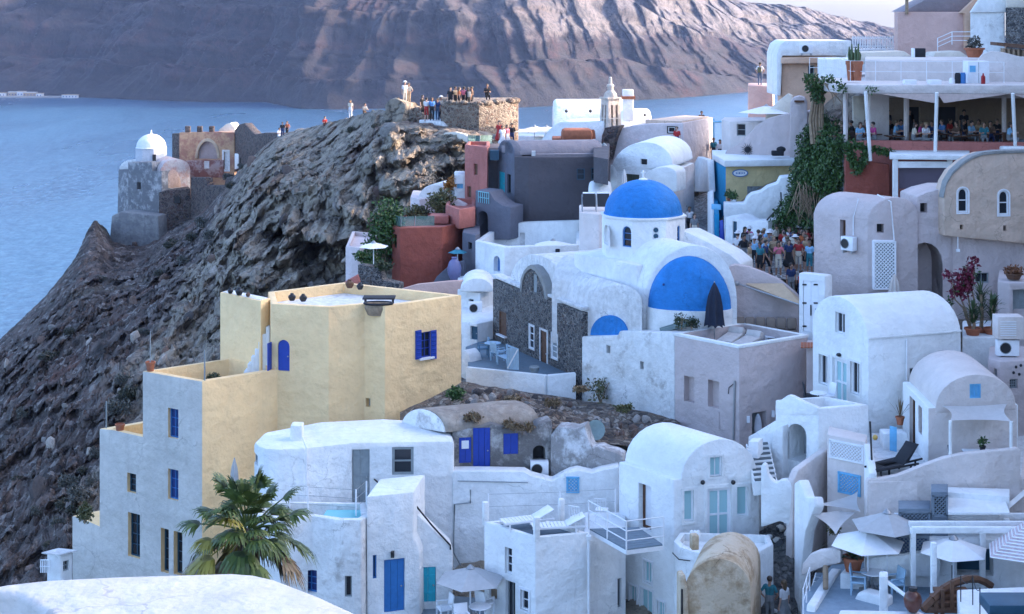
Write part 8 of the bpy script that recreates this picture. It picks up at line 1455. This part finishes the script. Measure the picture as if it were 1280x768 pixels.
STM = [paint('stone_dark', (.06, .052, .05), .95, .35), paint('stone_grey', (.20, .18, .165), .95, .3), paint('stone_pale', (.34, .30, .265), .95, .3), paint('stone_brown', (.15, .10, .08), .95, .3)]
rg = random.Random(5)
for k in range(150):
    px = rg.uniform(585, 835); top = np.interp(px, [580, 640, 720, 760, 830], [482, 490, 503, 508, 522]); t = rg.random(); py = top + 4 + t * np.interp(px, [585, 660, 740, 835], [26, 30, 36, 22]); Y = np.interp(px, [500, 727, 850], [67, 70, 67]) * (1 - t) + 64.4 * t
    o = bpy.data.objects.new('bank_stone', SM[k % 5]); COL.objects.link(o); r = rg.uniform(.08, .24); o.scale = (r * 1.3, r, r * .8); o.location = W(px, py, Y - .1); o.rotation_euler = (rg.random() * 3, rg.random() * 3, rg.random() * 6); o.material_slots[0].link = 'OBJECT'; o.material_slots[0].material = STM[k % 4]; fixlabel(o, '%s loose stone on the rubble bank below the church' % ['dark', 'grey', 'pale', 'brown'][k % 4], 'stone', 'stones of the rubble bank', None)
# boulders and dry scrub on the headland
nvh = 280
for k in range(150):
    j = rg.randrange(40, nvh - 14); i = rg.randrange(10, 510); p = Vector(HEAD[j, i]); px = CX + F * p.x / p.y
    if px > 430 and k % 3: continue
    o = bpy.data.objects.new('boulder', SM[k % 5]); COL.objects.link(o); r = rg.uniform(.18, .5) * (1.5 if k % 9 == 0 else 1); o.scale = (r * 1.3, r, r * .7); o.location = p; o.rotation_euler = (rg.random() * 3, rg.random() * 3, rg.random() * 6); o.material_slots[0].link = 'OBJECT'; o.material_slots[0].material = STM[k % 4]; fixlabel(o, '%s rough boulder lying on the headland %s' % (['dark', 'grey', 'pale', 'brown'][k % 4], 'slope below the castle' if px > 300 else 'slope behind the yellow house' if px > 90 else 'slope falling to the sea'), 'boulder', 'boulders on the headland', None)
bs = []
for s in range(4):
    o = shrub('headland_shrub', 'dull green dry bush growing on the headland slope', (0, 0, 0), 1.0, 900, .1, [LGREY, LDS][s % 2], 'bushes on the headland', h=.7, seed=70 + s); bs.append(o)
spots = [(205, 200), (215, 215), (235, 250), (245, 265), (225, 280), (260, 245), (255, 285), (240, 300), (265, 300), (215, 310), (230, 330), (200, 345), (275, 215), (290, 235), (300, 210), (165, 500), (150, 520), (135, 545), (120, 570), (105, 590), (90, 610), (80, 630), (115, 605), (95, 640), (75, 660), (60, 680), (100, 625), (140, 570), (155, 480), (345, 200), (400, 175), (440, 165), (485, 152), (470, 158), (410, 235), (380, 330), (180, 420), (60, 450), (30, 520), (90, 420), (130, 350), (20, 600), (45, 640)]
hx = CX + F * HEAD[:nvh, :, 0] / HEAD[:nvh, :, 1]; hy = HY - F * HEAD[:nvh, :, 2] / HEAD[:nvh, :, 1]
for k, (px, py) in enumerate(spots):
    d = (hx - px) ** 2 + (hy - py) ** 2; j, i = np.unravel_index(np.argmin(d), d.shape); o = bs[k] if k < 4 else copy_tree(bs[k % 4]); o.location = Vector(HEAD[j, i]) - Vector((0, 0, .15)); r = (.45 + .6 * rg.random()) * HEAD[j, i, 1] / 130 * (1.6 if py > 450 and px > 70 else 1.0 if px < 300 else .6); o.scale = (r, r, r); o['label'] = '%s dry bush %s' % (['pale grey', 'dark green'][k % 4 % 2], 'below the ruined chapel and palace' if py < 350 and px < 330 else 'beside the grey wall of the yellow house' if py > 450 and px > 70 else 'on the ridge below the castle' if px > 330 else 'on the bare slope falling to the sea')
run_pending()
# ---------------------------------------------------------------- sea haze
def haze():
    m = bpy.data.materials.new('haze_air'); m.use_nodes = True; nt = m.node_tree; nt.nodes.remove(nt.nodes['Principled BSDF']); v = nt.nodes.new('ShaderNodeVolumePrincipled')
    v.inputs['Color'].default_value = (.38, .55, 1.0, 1); v.inputs['Density'].default_value = 0.00005; v.inputs['Anisotropy'].default_value = 0.1
    nt.links.new(v.outputs[0], nt.nodes['Material Output'].inputs['Volume'])
    b = MB(); b.box((0, 2150, (SEA - 6 + 260) / 2), (6000, 5100, 260 - SEA + 6)); o = b.build('haze', m, None, smooth=0); o['kind'] = 'stuff'; o['label'] = 'thin blue sea haze over the bay'
haze()
